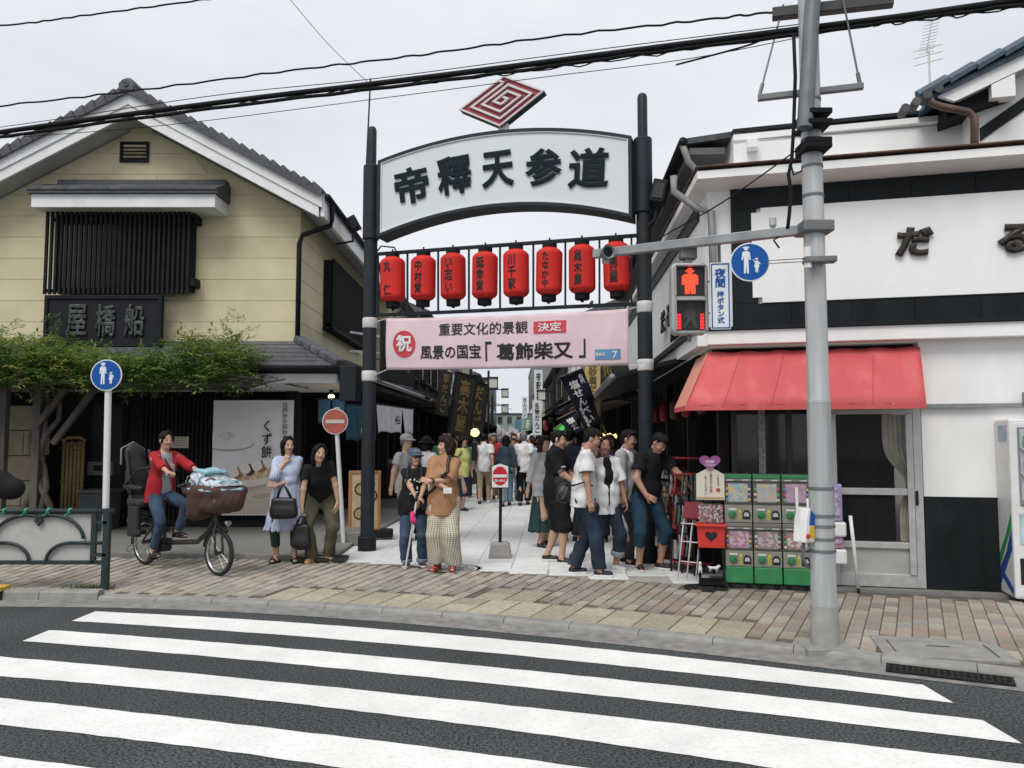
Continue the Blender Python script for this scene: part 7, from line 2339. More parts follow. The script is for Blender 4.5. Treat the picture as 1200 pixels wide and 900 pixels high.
b = MB(); b.bb(-.045, .025, -.03, .03, 0, zt_ + .03); b.build('end_post', RGRN, t, bevel=.006)
b = MB(); b.tube([(W0, 0, zt_), (.06, 0, zt_)], .028, 10); b.build('top_rail', RGRN, t, smooth=True)
b = MB(); b.bb(W0, -.02, -.02, .02, zb_ - .02, zb_ + .02); b.build('bottom_rail', RGRN, t, bevel=.004)
b = MB(); b.bb(-.17, -.12, -.02, .02, zb_, zt_); b.build('inner_upright', RGRN, t)
wP = 1.13
for k in range(4):
 x1 = -.16 - k * (wP + .08); x0 = x1 - wP
 b = MB(); b.bb(x0, x1, .022, .032, zb_ + .02, zt_ - .03); b.build('panel', RPAN, t)
 xm = (x0 + x1) / 2
 H_ = zt_ - zb_
 def tube(pts, nm='ornament'):
  b = MB(); b.tube(pts, .018, 8); b.build(nm, RGRN, t, smooth=True)
 arc = lambda cx_, cz, rx, rz_, a0, a1, n=18: [(cx_ + rx * math.cos(rad(a0 + (a1 - a0) * i / n)), -.005, cz + rz_ * math.sin(rad(a0 + (a1 - a0) * i / n))) for i in range(n + 1)]
 tube(arc(xm + .13, zb_ + H_ * .42, .345, H_ * .50, 5, 110) + [(xm + .03, -.005, zb_ + H_ * .80), (xm - .0, -.005, zb_ + H_ * .74), (xm - .03, -.005, zb_ + H_ * .80)] + arc(xm - .13, zb_ + H_ * .42, .345, H_ * .50, 70, 175))
 tube(arc(xm + .34, zb_ + H_ * .02, .25, H_ * .36, 90, 178) )
 tube([(xm + .34, -.005, zb_ + H_ * .38), (x1 + .1, -.005, zb_ + H_ * .38)])
 tube(arc(xm - .34, zb_ + H_ * .02, .25, H_ * .36, 90, 2))
 tube([(xm - .34, -.005, zb_ + H_ * .38), (x0 - .02, -.005, zb_ + H_ * .38)])
CORD = mat('cord_green', (.03, .25, .14), .6, .1, 20)
for px in (4, 29, 55, 80):
 x = -(124 - px) * sR
 b = MB(); b.lathe([(.033, -.015), (.036, 0), (.033, .015)], 10, (x, 0, zt_), Matrix.Rotation(PI / 2, 3, 'Y')); b.tube([(x, -.03, zt_), (x - .04, -.05, zt_ - .05)], .006, 5); b.tube([(x, -.03, zt_), (x + .035, -.05, zt_ + .03)], .006, 5); b.build('cord_knot', CORD, t)
for z in (RZ(612), RZ(650)):
 b = MB(); b.bb(-.12, .0, -.03, .03, z - .015, z + .015); b.build('clamp', RGRN, t)
b = MB(); r = random.Random(3)
wl_ = G(108, 690, ZS)
for i in range(150):
 p = Vector((wl_.x + r.gauss(0, .13), wl_.y + r.gauss(0, .06), ZS))
 d = Vector((r.uniform(-1, 1), r.uniform(-1, 1), r.uniform(.3, 1.2)))
 leaflet(b, p, d, r.uniform(.03, .07), .014, 0, Vector((0, 0, 1)))
tag(b.build('weeds', mat('weed_green', (.06, .08, .03), .7, .4, 30)), 'low green weeds at the foot of the white sign post', 'weeds', kind='stuff')
bp = P(10, 572, 8.6)
g = Vol(); g.ell(V3(0, 0, 0), V3(.17, .10, .13), k=.05); g.ell(V3(-.1, 0, .08), V3(.14, .09, .12), k=.05); g.cone(V3(-.15, 0, .1), V3(-.2, 0, .35), .02, .02)
t = thing('black_bag', 'black fabric bag hanging above the railing at the edge of view', 'bag', bp)
g.surface('bag_body', cloth('bag_black', (.012, .012, .013)), .012, noise=folds(.008, 30, 3), parent=t)
b = MB(); b.tube([(-.25, .0, .35), (-.25, .02, -1.0)], .015, 6); b.build('hanging_post', BLKM, t)
def round_no_entry(label, px, py, r, foot, name='no_entry_sign', faded=True):
 f = G(*foot, ZS)
 t = thing(name, label, 'sign', f)
 c = P(px, py, f.y) - f
 b = MB(); b.tube([(0, 0, 0), (c.x, 0, c.z + .1)], .032, 14); b.build('post', WPOST, t, smooth='auto')
 Mr = Matrix.Rotation(PI / 2, 3, 'X'); cc = (c.x, -.045, c.z); rr = r * f.y / FPX
 b = MB(); b.lathe([(rr, -.008), (rr, 0), (rr * .95, .001)], 36, cc, Mr); b.build('disc', SWHITE, t)
 b = MB(); b.lathe([(rr * .95, -.002), (rr * .95, .0025), (0, .0025)], 36, cc, Mr, cap=False); b.build('red_field', mat('faded_red', (.36, .085, .06), .55, .12, 9, dirt=.4, dcol=(.4, .2, .16), dscale=8), t)
 b = MB(); b.bb(cc[0] - rr * .72, cc[0] + rr * .72, cc[1] - .006, cc[1] - .0027, cc[2] - rr * .14, cc[2] + rr * .14); b.build('white_bar', mat('faded_white', (.50, .47, .43), .6, .1, 9), t)
 b = MB(); b.bb(cc[0] - .03, cc[0] + .03, -.045, .0, cc[2] - .03, cc[2] + .03); b.build('clamp', GALVD, t)
round_no_entry('faded red round no entry sign on a white post by the cake shop', 393.5, 494, 15, (403, 640))
f = G(586, 653, ZS)
s_ = f.y / FPX
t = thing('movable_sign', 'movable no entry sign on a black post in a concrete block in mid street', 'sign', f)
pz = lambda py: P(586, py, f.y).z - f.z
b = MB(); b.prism([(-.155, 0), (.155, 0), (.13, .17), (.10, .20), (-.10, .20), (-.13, .17)], -.13, .15); b.build('concrete_block', mat('block_concrete', (.30, .29, .27), .9, .15, 10, .5, 60, dirt=.4, dcol=(.15, .145, .135), dscale=6), t, bevel=.02)
b = MB(); b.tube([(0, 0, .18), (.012, 0, pz(544))], .022, 10); b.build('post', BLKM, t, smooth='auto')
x0, x1, zt, zs_, zb2 = -9.5 * s_, 9.5 * s_, pz(541.5), pz(545.5), pz(571)
pent = [(x0, zb2), (x1, zb2), (x1, zs_), (0, zt), (x0, zs_)]
ob = MB(); ob.prism([(x * 1.07, (z - .0) if i > 1 else z - .012) for i, (x, z) in enumerate(pent)], -.035, -.015); ob.build('backing', BLKM, t)
b = MB(); b.prism([(x0, zb2), (x1, zb2), (x1, zs_ - .01), (0, zt - .02), (x0, zs_ - .01)], -.043, -.0352); b.build('panel', SWHITE, t)
zc = pz(557.5)
b = MB(); b.lathe([(8.7 * s_, 0), (8.7 * s_, .003)], 32, (0, -.0432, zc), Matrix.Rotation(PI / 2, 3, 'X') @ Matrix.Diagonal((1, 1.25, 1))); b.build('red_disc', mat('sign_red', (.50, .012, .022), .4, .05, 9), t)
b = MB(); b.bb(-8 * s_, 8 * s_, -.050, -.0464, zc - 1.8 * s_, zc + 1.6 * s_); b.build('white_bar', SWHITE, t)
lettering('進入禁止', t, (0, -.049, zc - 5.4 * s_), 0, SWHITE, .03, .003, fit=(12 * s_, 3 * s_))
# ---- cargo bicycle with rear child seat and covered front carrier
RUB = mat('tyre_rubber', (.016, .016, .017), .75, .2, 20)
CHR = mat('chrome', (.45, .45, .45), .25, .1, 9, metal=.9)
FRM = mat('frame_dark', (.022, .02, .02), .35, .15, 9, spec=.5)
PLB = mat('plastic_black', (.016, .017, .018), .5, .2, 12)
fw_, rw_ = G(256, 675, ZS), G(170, 661.5, ZS)
bdir = (fw_ - rw_).normalized()
brz = math.atan2(bdir.y, bdir.x)
BLN = (fw_ - rw_).length
bike = thing('cargo_bicycle', 'dark cargo bicycle with rear child seat and brown covered front carrier ridden along the pavement', 'bicycle', rw_, brz)
def wheel(x, R_, nm='wheel'):
 z = R_
 w = bpy.data.objects.new(nm, None); COL.objects.link(w); w.parent = bike; w.location = (x, 0, z)
 Mx = Matrix.Rotation(PI / 2, 3, 'X')
 b = MB(); n_ = 36
 b.lathe([(R_ - .045, -.018), (R_ - .03, -.024), (R_ - .008, -.016), (R_, 0), (R_ - .008, .016), (R_ - .03, .024), (R_ - .045, .018)], n_, M=Mx, cap=False); b.build('tyre', RUB, w, smooth=True)
 b = MB(); b.lathe([(R_ - .045, -.018), (R_ - .06, -.012), (R_ - .06, .012), (R_ - .045, .018)], n_, M=Mx, cap=False); b.build('rim', CHR, w, smooth=True)
 b = MB(); b.lathe([(.025, -.045), (.03, -.03), (.018, -.02), (.018, .02), (.03, .03), (.025, .045)], 12, M=Mx); b.build('hub', PLB, w)
 b = MB(); b.tube([(.02, .0, 0), (R_ - .055, .0, 0)], .0016, 4); me = b.mesh('spoke', CHR)
 for k in range(20): link('spoke', me, w, (0, .02 * (-1) ** k, 0), (0, 2 * PI * k / 20, 0))
 b = MB(); b.tube([((R_ + .025) * math.cos(a), 0, (R_ + .025) * math.sin(a)) for a in np.linspace(rad(20 if x < .5 else 60), rad(190 if x < .5 else 170), 14)], .018, 6); b.build('mudguard', PLB, w, smooth=True)
 return w
wheel(0, .285); wheel(BLN, .265)
def bt(pts, r_, m, nm, par=bike, n=10): b = MB(); b.tube(pts, r_, n); return b.build(nm, m, par, smooth='auto')
bt([(BLN, .05, .265), (BLN - .03, .05, .52), (BLN - .05, 0, .60)], .014, FRM, 'fork_blade'); bt([(BLN, -.05, .265), (BLN - .03, -.05, .52), (BLN - .05, 0, .60)], .014, FRM, 'fork_blade')
bt([(BLN - .05, 0, .55), (BLN - .15, 0, .95)], .022, FRM, 'head_tube')
bt([(BLN - .09, 0, .68), (BLN - .2, 0, .5), (BLN - .42, 0, .36), (.42, 0, .30)], .03, FRM, 'down_tube')
bt([(.42, 0, .30), (.33, 0, .80)], .022, FRM, 'seat_tube')
for y in (-.05, .05): bt([(.42, y * .3, .30), (0, y, .285)], .011, FRM, 'chain_stay'); bt([(.35, y * .3, .66), (0, y, .285)], .010, FRM, 'seat_stay')
b = MB(); b.bb(.36, .48, -.07, .07, .20, .36); b.build('motor_case', PLB, bike, bevel=.03)
b = MB(); b.bb(.24, .34, -.05, .05, .42, .72); b.build('battery', PLB, bike, bevel=.02)
b = MB(); b.lathe([(.10, -.004), (.10, .004)], 24, (.42, -.08, .29), Matrix.Rotation(PI / 2, 3, 'X')); b.build('chainring_cover', PLB, bike)
cr0 = Vector((.42, 0, .29))
for s_, a in ((-1, -95), (1, 85)):
 e = cr0 + Vector((.165 * math.cos(rad(a)), s_ * .10, .165 * math.sin(rad(a))))
 b = MB(); b.bar(cr0 + Vector((0, s_ * .09, 0)), e, .018, .02); c_ = b.build('crank', CHR, bike)
 b = MB(); b.bb(e.x - .045, e.x + .045, e.y + (0 if s_ > 0 else -.1), e.y + (.1 if s_ > 0 else 0), e.z - .012, e.z + .012); b.build('pedal', PLB, c_, bevel=.004)
g = Vol(); g.cone(V3(.22, 0, .82), V3(.42, 0, .83), .10, .035, flat=(V3(0, 0, 1), .5)); g.surface('saddle', PLB, .01, parent=bike)
bt([(BLN - .15, 0, .95), (BLN - .2, 0, 1.04)], .016, FRM, 'stem')
bt([(BLN - .42, -.27, 1.02), (BLN - .28, -.22, 1.06), (BLN - .2, 0, 1.04), (BLN - .28, .22, 1.06), (BLN - .42, .27, 1.02)], .013, FRM, 'handlebar')
for y in (-.26, .26): bt([(BLN - .43, y * 1.02, 1.02), (BLN - .33, y * .92, 1.045)], .018, PLB, 'grip')
g = Vol()
g.box(V3(-.02, 0, .78), V3(.19, .17, .06), .05, k=.05); g.ell(V3(-.21, 0, 1.04), V3(.065, .175, .30), rotm(0, 0, -12), k=.05); g.ell(V3(-.30, 0, 1.36), V3(.05, .145, .16), rotm(0, 0, -14), k=.03); [g.cone(V3(-.24, y_, 1.42), V3(-.10, y_ * 1.1, .9), .025, .03, k=.04) for y_ in (-.15, .15)]
g.cone(V3(-.2, .17, .98), V3(.14, .17, .96), .035, .03); g.cone(V3(-.2, -.17, .98), V3(.14, -.17, .96), .035, .03)
g.surface('child_seat', PLB, .014, parent=bike)
bt([(-.35, -.16, 1.25), (-.37, -.15, 1.45), (-.36, 0, 1.53), (-.37, .15, 1.45), (-.35, .16, 1.25)], .014, GALVD, 'headrest_hoop')
bt([(-.16, -.2, 1.0), (.12, -.2, 1.2), (.2, 0, 1.22), (.12, .2, 1.2), (-.16, .2, 1.0)], .014, PLB, 'grab_bar')
for y in (-.16, .16):
 b = MB(); b.bb(-.12, .12, y - .03, y + .03, .36, .74); b.build('leg_guard', PLB, bike, bevel=.02)
 b = MB(); b.bb(.04, .22, y - .06, y + .04, .40, .46); b.build('foot_rest', PLB, bike, bevel=.01)
bt([(-.24, 0, .66), (.28, 0, .66)], .05, PLB, 'rear_rack')
b = MB(); b.lathe([(.03, 0), (.03, .02)], 12, (-.17, -.12, .55), Matrix.Rotation(PI / 2, 3, 'X')); b.build('reflector', mat('reflector_orange', (.6, .14, .03), .3, 0), bike)
for y in (-.1, .1): bt([(0, y, .285), (-.22, y, .22), (-.3, y * .8, .16), (-.18, y, .15), (-.02, y, .27)], .008, CHR, 'stand')
COVB = cloth('cover_brown', (.075, .042, .033), .55, bump=.3)
COVT = cloth('cover_pale_blue', (.28, .50, .58), .5)
FILM = mat('clear_film', (.45, .50, .54), .12, .3, 12, spec=.6)
g = Vol()
cx0 = BLN - .12
g.box(V3(cx0 + .05, 0, .86), V3(.27, .22, .12), .09, rotm(0, 0, 4), k=.08); g.box(V3(cx0 - .14, 0, .84), V3(.12, .2, .17), .06, k=.08); g.box(V3(cx0 + .02, 0, .98), V3(.31, .245, .06), .05, rotm(0, 0, 2), k=.05); g.ell(V3(cx0 + .25, 0, .86), V3(.14, .2, .14), k=.06); g.ell(V3(cx0 - .2, -.05, .72), V3(.06, .16, .10), k=.06)
cfa, cfb = folds(.009, 20, 7, .8), folds(.006, 48, 9, .9)
def cfold(X, Y, Z): return cfa(X, Y, Z) + cfb(X, Y, Z)
g.surface('carrier_cover', COVB, .011, noise=cfold, parent=bike)
g = Vol()
g.box(V3(cx0 + .04, 0, 1.05), V3(.25, .2, .07), .06, rotm(0, 0, 10), k=.05); g.ell(V3(cx0 - .12, 0, 1.10), V3(.15, .2, .11), k=.06)
g.surface('rain_hood', [FILM], .011, noise=lambda X, Y, Z: .008 * np.sin(X * 45 + Z * 60) + .006 * np.sin(Y * 60 + X * 30), clip=[(V3(0, 0, 1.03), V3(0, 0, -1))], parent=bike)
def band(pts, r_): g = Vol(); [g.cone(V3(*a), V3(*c), r_, r_, k=.01) for a, c in zip(pts[:-1], pts[1:])]; g.surface('hood_piping', COVT, .007, noise=folds(.004, 50, len(pts)), parent=bike)
for xx, zt_2 in ((cx0 - .24, 1.20), (cx0 + .0, 1.20), (cx0 + .24, 1.09)):
 band([(xx - .02, -.225, 1.0), (xx + .01, -.2, zt_2 - .07), (xx + .03, -.1, zt_2), (xx + .03, .1, zt_2), (xx + .01, .2, zt_2 - .07)], .011)
band([(cx0 - .28, -.23, 1.0), (cx0 + .27, -.23, .98), (cx0 + .32, -.12, .99), (cx0 + .32, .12, .99), (cx0 + .27, .23, .98)], .014)
g = Vol(); g.box(V3(cx0 - .09, 0, 1.195), V3(.14, .15, .018), .016, rotm(0, 0, 4), k=.02); g.surface('hood_top', COVT, .010, noise=folds(.008, 40, 4), parent=bike)
g = Vol(); g.ell(V3(cx0 + .06, -.1, 1.06), V3(.09, .08, .06)); g.ell(V3(cx0 + .12, .03, 1.05), V3(.1, .08, .05)); g.surface('bundle', cloth('bundle_plum', (.12, .05, .08)), .014, noise=folds(.012, 40, 2), parent=bike)
bt([(BLN + .14, 0, .62), (BLN + .17, 0, .60)], .035, CHR, 'lamp')
b = MB(); b.bb(cx0 + .29, cx0 + .31, -.21, -.14, .86, .89); b.build('cover_tag', mat('tag_tan', (.3, .2, .12), .6, 0), bike)
# ---------------------------------------------------------------- the shopping street behind the gate
CREAMW = mat('cream_wall', (.50, .44, .32), .85, .08, 3, .2, 60, dirt=.4, dcol=(.33, .28, .20), dscale=2)
GREYW = mat('grey_wall', (.17, .175, .185), .7, .1, 3, .2, 60, dirt=.3, dcol=(.11, .11, .12), dscale=2)
TIMB = mat('dark_timber', (.022, .018, .015), .75, .35, 8, .3, 70, stretch=(1, 1, .3))
NAVYM = mat('navy_sheet', (.035, .045, .062), .5, .2, 6)
PALEG = mat('pale_green', (.22, .28, .25), .6, .1, 5)
SHOJI = mat('paper_pane', (.50, .49, .46), .6, .1, 8)
GOLD = mat('gold_letters', (.19, .135, .05), .45, .3, 14, metal=.3)
STON = mat('shop_goods', (.2, .14, .09), .7, .9, 9)
WARM = mat('warm_lit', (.9, .6, .25), .5, 0, emit=(1, .62, .22), es=1.6)
def row_shop(name, label, side, xf, Y0, Y1, h1, h2, wm, up='lattice', roof='tile', ev=.9, cat='shop', depth=4.5, goods=True, wn=3, gm=TIMB):
 """Shop facing the street: side -1 = west row, +1 = east row; h1 eave of the pent roof, h2 top of the wall."""
 Lh = Y1 - Y0
 if side < 0: t = thing(name, label, cat, (xf, Y0, ZS), rad(90) - .0)
 else: t = thing(name, label, cat, (xf, Y1, ZS), rad(-90))
 b = MB(); b.bb(0, Lh, .0, depth, h1 + .35, h2); b.build('upper_wall', wm, t)
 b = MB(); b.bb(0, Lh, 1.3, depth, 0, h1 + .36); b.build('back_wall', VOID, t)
 for x in (0.01, Lh - .13):
  b = MB(); b.bb(x, x + .12, -.02, 1.31, 0, h1 + .34); b.build('side_pier', gm, t)
 n = max(1, int(Lh / 2.2))
 for i in range(1, n):
  x = Lh * i / n
  b = MB(); b.bb(x - .06, x + .06, 0, .12, 0, h1 + .34); b.build('post', gm, t)
 if roof == 'tile':
  for k in range(4):
   t0, t1 = k / 4, (k + 1) / 4
   y0, y1 = -ev * (1 - t0), -ev * (1 - t1) + .04
   z0, z1 = h1 + .5 * t0, h1 + .5 * t1
   b = MB(); b.prism([(y0, z0), (y1, z1 - .0), (y1, z1 + .04), (y0, z0 + .05)], -.1, Lh + .1, ax='x'); b.build('tile_course', TILE, t)
  b = MB(); b.tube([(-.1, -ev - .04, h1 - .01), (Lh + .1, -ev - .04, h1 - .01)], .05, 6); b.build('gutter', BLKM, t, smooth=True)
  b = MB(); b.bb(0, Lh, -ev + .12, 0, h1 - .05, h1 - .005); b.build('eave_board', gm, t)
 else:
  b = MB(); b.prism([(-ev, h1), (0, h1 + .35), (0, h1 + .40), (-ev, h1 + .06)], -.05, Lh + .05, ax='x'); b.build('canopy', BLKM, t)
 zz0, zz1 = h1 + .95, min(h2 - .35, h1 + 2.05)
 if zz1 - zz0 > .5:
  for i in range(wn):
   x0 = Lh * (i + .12) / wn; x1 = Lh * (i + .88) / wn
   b = MB(); b.bb(x0, x1, -.06, .02, zz0, zz1); w = b.build('window', TIMB if up == 'lattice' else ALU, t)
   b = MB(); b.bb(x0 + .06, x1 - .06, -.066, -.06, zz0 + .06, zz1 - .06); b.build('pane', SHOJI if up == 'lattice' else GLASSD, w)
   if up == 'lattice':
    m_ = max(2, int((x1 - x0) / .35))
    for k in range(1, m_):
     x = x0 + (x1 - x0) * k / m_
     b = MB(); b.bb(x - .025, x + .025, -.10, -.064, zz0, zz1); b.build('slat', TIMB, w)
    b = MB(); b.bb(x0 - .05, x1 + .05, -.2, -.05, zz0 - .1, zz0 - .02); b.build('sill', TIMB, w)
   else:
    b = MB(); b.bb((x0 + x1) / 2 - .02, (x0 + x1) / 2 + .02, -.075, -.064, zz0 + .05, zz1 - .05); b.build('mullion', ALU, w)
 b = MB(); b.prism([(-.35, h2), (depth, h2), (depth * .5, h2 + 1.1), (-.35, h2 + .06)] if roof == 'tile' else [(-.06, h2), (depth, h2), (depth, h2 + .15), (-.06, h2 + .15)], -.1, Lh + .1, ax='x'); b.build('roof', TILE if roof == 'tile' else wm, t)
 if goods:
  r = random.Random(int(Y0 * 10))
  x = .3
  k = 0
  while x < Lh - .7:
   w = r.uniform(.5, .8)
   b = MB(); b.bb(x, x + w, -.25, .45, 0, r.uniform(.6, .9)); s_ = b.build('display_table', gm, t, bevel=.01)
   z = .9
   for q in range(3):
    b = MB(); b.bb(x + .05 + q * (w - .1) / 3, x + .02 + (q + 1) * (w - .1) / 3, -.2, .3, z - .15, z + r.uniform(.02, .18)); b.build('goods_box', r.choice(GOODS), s_, bevel=.006)
   x += w + r.uniform(.1, .6)
 return t
row_shop('timber_shop', 'timber shop with white paned lattice windows over a tiled pent roof, behind the cake shop', -1, -3.4, 21.9, 27.4, 2.75, 5.6, CREAMW, 'lattice', 'tile', 1.0)
row_shop('timber_shop', 'dark timber shop with big gold lettered boards on the west row', -1, -3.2, 27.6, 36.0, 2.7, 6.0, TIMB, 'lattice', 'tile', 1.0)
row_shop('metal_clad_shop', 'navy sheet metal clad shop on the west row past the gold boards', -1, -2.95, 36.2, 44.0, 2.8, 6.4, NAVYM, 'window', 'flat', 1.0)
row_shop('cream_shop', 'cream walled shop with flat roof on the west row near the lamp post', -1, -2.75, 44.2, 56.0, 2.8, 6.2, CREAMW, 'window', 'flat', .9)
row_shop('timber_shop', 'far timber shop at the end of the west row', -1, -2.55, 56.3, 74.0, 2.8, 6.2, TIMB, 'lattice', 'tile', .9)
row_shop('timber_shop', 'dark rice cracker shop with low black canopy behind the white building', 1, 2.95, 19.6, 25.6, 2.55, 4.6, TIMB, 'lattice', 'tile', 1.05)
row_shop('timber_shop', 'timber shop with tiled pent roof on the east row under the yellow banner', 1, 2.9, 25.8, 31.0, 2.7, 4.9, TIMB, 'lattice', 'tile', 1.0)
row_shop('cream_shop', 'cream walled shop with brown pent roof on the east row', 1, 2.8, 31.2, 40.0, 2.9, 6.4, CREAMW, 'window', 'tile', 1.0)
row_shop('timber_shop', 'long low timber shop on the east row before the grey building', 1, 2.6, 40.2, 62.0, 2.8, 5.6, TIMB, 'lattice', 'tile', .9, wn=5)
row_shop('timber_shop', 'far timber shop beside the grey building on the east row', 1, 2.4, 62.3, 82.0, 2.9, 6.0, CREAMW, 'window', 'tile', .9)
row_shop('grey_shop', 'tall grey rendered building rising over the far end of the east row', 1, 2.15, 82.3, 104.0, 3.0, 9.6, GREYW, 'window', 'flat', .8, cat='building', depth=7)
row_shop('cream_shop', 'cream fronted shop at the far end of the west row', -1, -2.35, 74.3, 90.0, 2.9, 6.8, CREAMW, 'window', 'flat', .8)
row_shop('metal_clad_shop', 'dark metal fronted building closing the west row', -1, -2.1, 90.3, 108.0, 3.0, 8.6, NAVYM, 'window', 'flat', .8)
t = thing('side_shop', 'dark open shop mouth with hanging goods along the street side of the white building', 'shop', S(0, 0, 0) + RO, math.atan2(ALLEY.y, ALLEY.x) + PI)
Lq = 10.2
for k in range(5):
 x = -(.9 + k * 2.2)
 b = MB(); b.bb(x - .06, x + .06, .25, .37, ZS, 2.62); b.build('post', TIMB, t)
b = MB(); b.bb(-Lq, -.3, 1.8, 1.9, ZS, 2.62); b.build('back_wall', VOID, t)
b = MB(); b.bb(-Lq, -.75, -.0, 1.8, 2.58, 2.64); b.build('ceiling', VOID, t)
b = MB(); b.prism([(-.95, 2.42), (.0, 2.66), (.0, 2.72), (-.95, 2.48)], -Lq, -1.5, ax='x'); b.build('canopy', BLKM, t)
b = MB(); b.tube([(-Lq, -.98, 2.44), (-1.5, -.98, 2.44)], .045, 8); b.build('gutter', PIPEG, t, smooth=True)
r = random.Random(21)
for k in range(7):
 x = -(1.6 + k * 1.2)
 b = MB(); b.bb(x - .45, x + .45, -.1, .7, ZS, .85); s_ = b.build('display_table', TIMB, t, bevel=.01)
 for q in range(4):
  b = MB(); b.bb(x - .42 + q * .21, x - .24 + q * .21, -.06, .5, .851, .95 + r.uniform(0, .25)); b.build('goods_box', r.choice(GOODS), s_, bevel=.006)
 b = MB(); b.tube([(x, .2, 2.6), (x, .2, 2.25)], .006, 4); b.lathe([(.05, 1.95), (.08, 2.0), (.08, 2.2), (.04, 2.25)], 10, (x, .2, 0)); b.build('hanging_charm', r.choice(GOODS[1:2] + GOODS[4:6]), t, smooth='auto')
def board(name, label, c, w, h, m, text, tm, rz=0, tilt=0, thick=.05, group=None, fitf=(.55, .86), frame=None):
 t = thing(name, label, 'sign', c, rz, group)
 M = Matrix.Rotation(rad(tilt), 4, 'Y')
 b = MB(); b.bb(-w / 2, w / 2, -thick / 2, thick / 2, 0, h); me = b.mesh('board', m); me.transform(M); o = link('board', me, t)
 bv = o.modifiers.new('bevel', 'BEVEL'); bv.width = .008; bv.segments = 2
 if frame:
  for a in ((-w / 2 - .03, -w / 2, 0, h), (w / 2, w / 2 + .03, 0, h), (-w / 2 - .03, w / 2 + .03, h, h + .05)):
   b = MB(); b.bb(a[0], a[1], -thick / 2 - .02, thick / 2, a[2], a[3]); me = b.mesh('frame', frame); me.transform(M); link('frame', me, t)
 if text: lettering(text, t, (0, 0, 0), 0, tm, .03, .012, vert=True, fit=(w * fitf[0], h * fitf[1]), rot=(0, 0, 0), M=M @ Matrix.Translation((0, -thick / 2 - .004, h / 2)) @ Matrix.Rotation(PI / 2, 4, 'X'))
 return t
def at(px, py, Y): return P(px, py, Y)
board('shop_sign', 'big dark timber board with gold lettering hung over the west row', at(537, 512, 25), .80, 1.95, TIMB, '高木屋', GOLD, .75, 9, .09, frame=BLK)
board('shop_sign', 'second gold lettered timber board just beyond the big one', at(556, 508, 30), .75, 1.9, TIMB, 'だんご', GOLD, .75, 8, .09, frame=BLK)
board('shop_sign', 'narrow tilted timber board with carved lettering beside the pent roof', at(517, 487, 23), .42, 1.3, TIMB, '草だんご', GOLD, .7, 8, .07)
board('shop_sign', 'black board with white kana on the west row above the globe lamps', at(553, 497, 33), .9, 1.7, NAVYM, 'る', WINK, 0, 0, .06)
board('shop_sign', 'tall white vertical sign with black lettering on the grey building', at(631, 481, 39.5), .42, 2.0, SWHITE, '帝釈天前', INK, 0, 0, .12)
board('shop_sign', 'lower white vertical sign with black lettering under the tall one', at(629.5, 510, 37), .42, 1.6, SWHITE, '名物だんご', INK, 0, 0, .12)
board('shop_sign', 'thin white sign with black lettering before the pale green front', at(615, 490, 60), .4, 1.6, SWHITE, 'せんべい', INK, 0, 0, .1)
board('shop_banner', 'yellow cloth banner with brown lettering hanging behind the black flag', at(694, 484, 15.2), .30, 1.10, cloth('banner_yellow', (.50, .40, .17)), '高砂屋だんご', mat('brown_ink', (.14, .09, .03), .7, 0), 0, 1, .02)
board('shop_sign', 'weathered timber board with slanted edge hung high on the east row', at(722, 468, 17.5), .55, 1.05, TIMB, '煎餅', GOLD, 0, -14, .08, frame=BLK)
board('shop_sign', 'dark timber lattice board high on the east row next to the gate post', at(738, 466, 16.5), .35, .95, TIMB, None, None, 0, -18, .06)
board('shop_sign', 'blue and red cloth sign hanging at the far end of the street', at(607, 506, 50), .42, .75, mat('cloth_blue_red', (.10, .24, .34), .7, .3, 3), None, None, 0, 0, .03)
board('shop_sign', 'green framed poster tilted at the far end of the street', at(618, 504, 44), .42, .62, mat('poster_green', (.16, .27, .17), .6, .4, 9), '新', SWHITE, 0, 6, .03)
def nobori(label, TL, TR, BR, BL, Y, m, rows, pole=None, ruffle=0):
 """Leaning cloth flag; corners from the survey."""
 q = [P(*c, Y + dy) for c, dy in zip((TL, TR, BR, BL), (0, .05, .05, 0))]
 t = thing('banner_flag', label, 'flag', q[3])
 o = q[3]
 q = [v - o for v in q]
 g = MB(); nx, ny = 12, 20
 def pt(u, v):
  p = q[0].lerp(q[1], u).lerp(q[3].lerp(q[2], u), v)
  p.y += .03 * math.sin(u * 4 + v * 5) + .02 * math.sin(v * 11)
  if ruffle: p.x += ruffle * math.sin(v * 60) * (u < .1 or u > .9); p.z += ruffle * math.sin(u * 50) * (v > .9 or v < .1)
  return p
 for a in range(ny + 1):
  for c in range(nx + 1): g.v.append(tuple(pt(c / nx, a / ny)))
 for a in range(ny):
  for c in range(nx): k = a * (nx + 1) + c; g.f.append((k, k + nx + 1, k + nx + 2, k + 1)); g.m.append(0)
 ob = g.build('cloth', m, t, smooth=True); ob.modifiers.new('t', 'SOLIDIFY').thickness = .004
 for s_, u0, v0, du, dv, im in rows:
  me, d = text_mesh(s_, .03, 2, True); me = me.copy()
  for v in me.vertices:
   p = pt(u0 + v.co.x / d[0] * du, v0 - v.co.y / d[1] * dv); p.y -= .006 + v.co.z / max(d[2], 1e-4) * .002; v.co = p
  me.materials.append(im); me.update(); link('lettering', me, t)
 if pole:
  a, c = P(*pole[0], Y + .08) - o, P(*pole[1], Y + .08) - o
  b = MB(); b.tube([a, c], .014, 6); b.build('pole', mat('bamboo_yellow', None), t)
  b = MB(); b.tube([q[0], q[1]], .01, 6); b.build('cross_stick', mat('bamboo_yellow', None), t)
 return t
FLK = cloth('flag_navy', (.012, .016, .030))
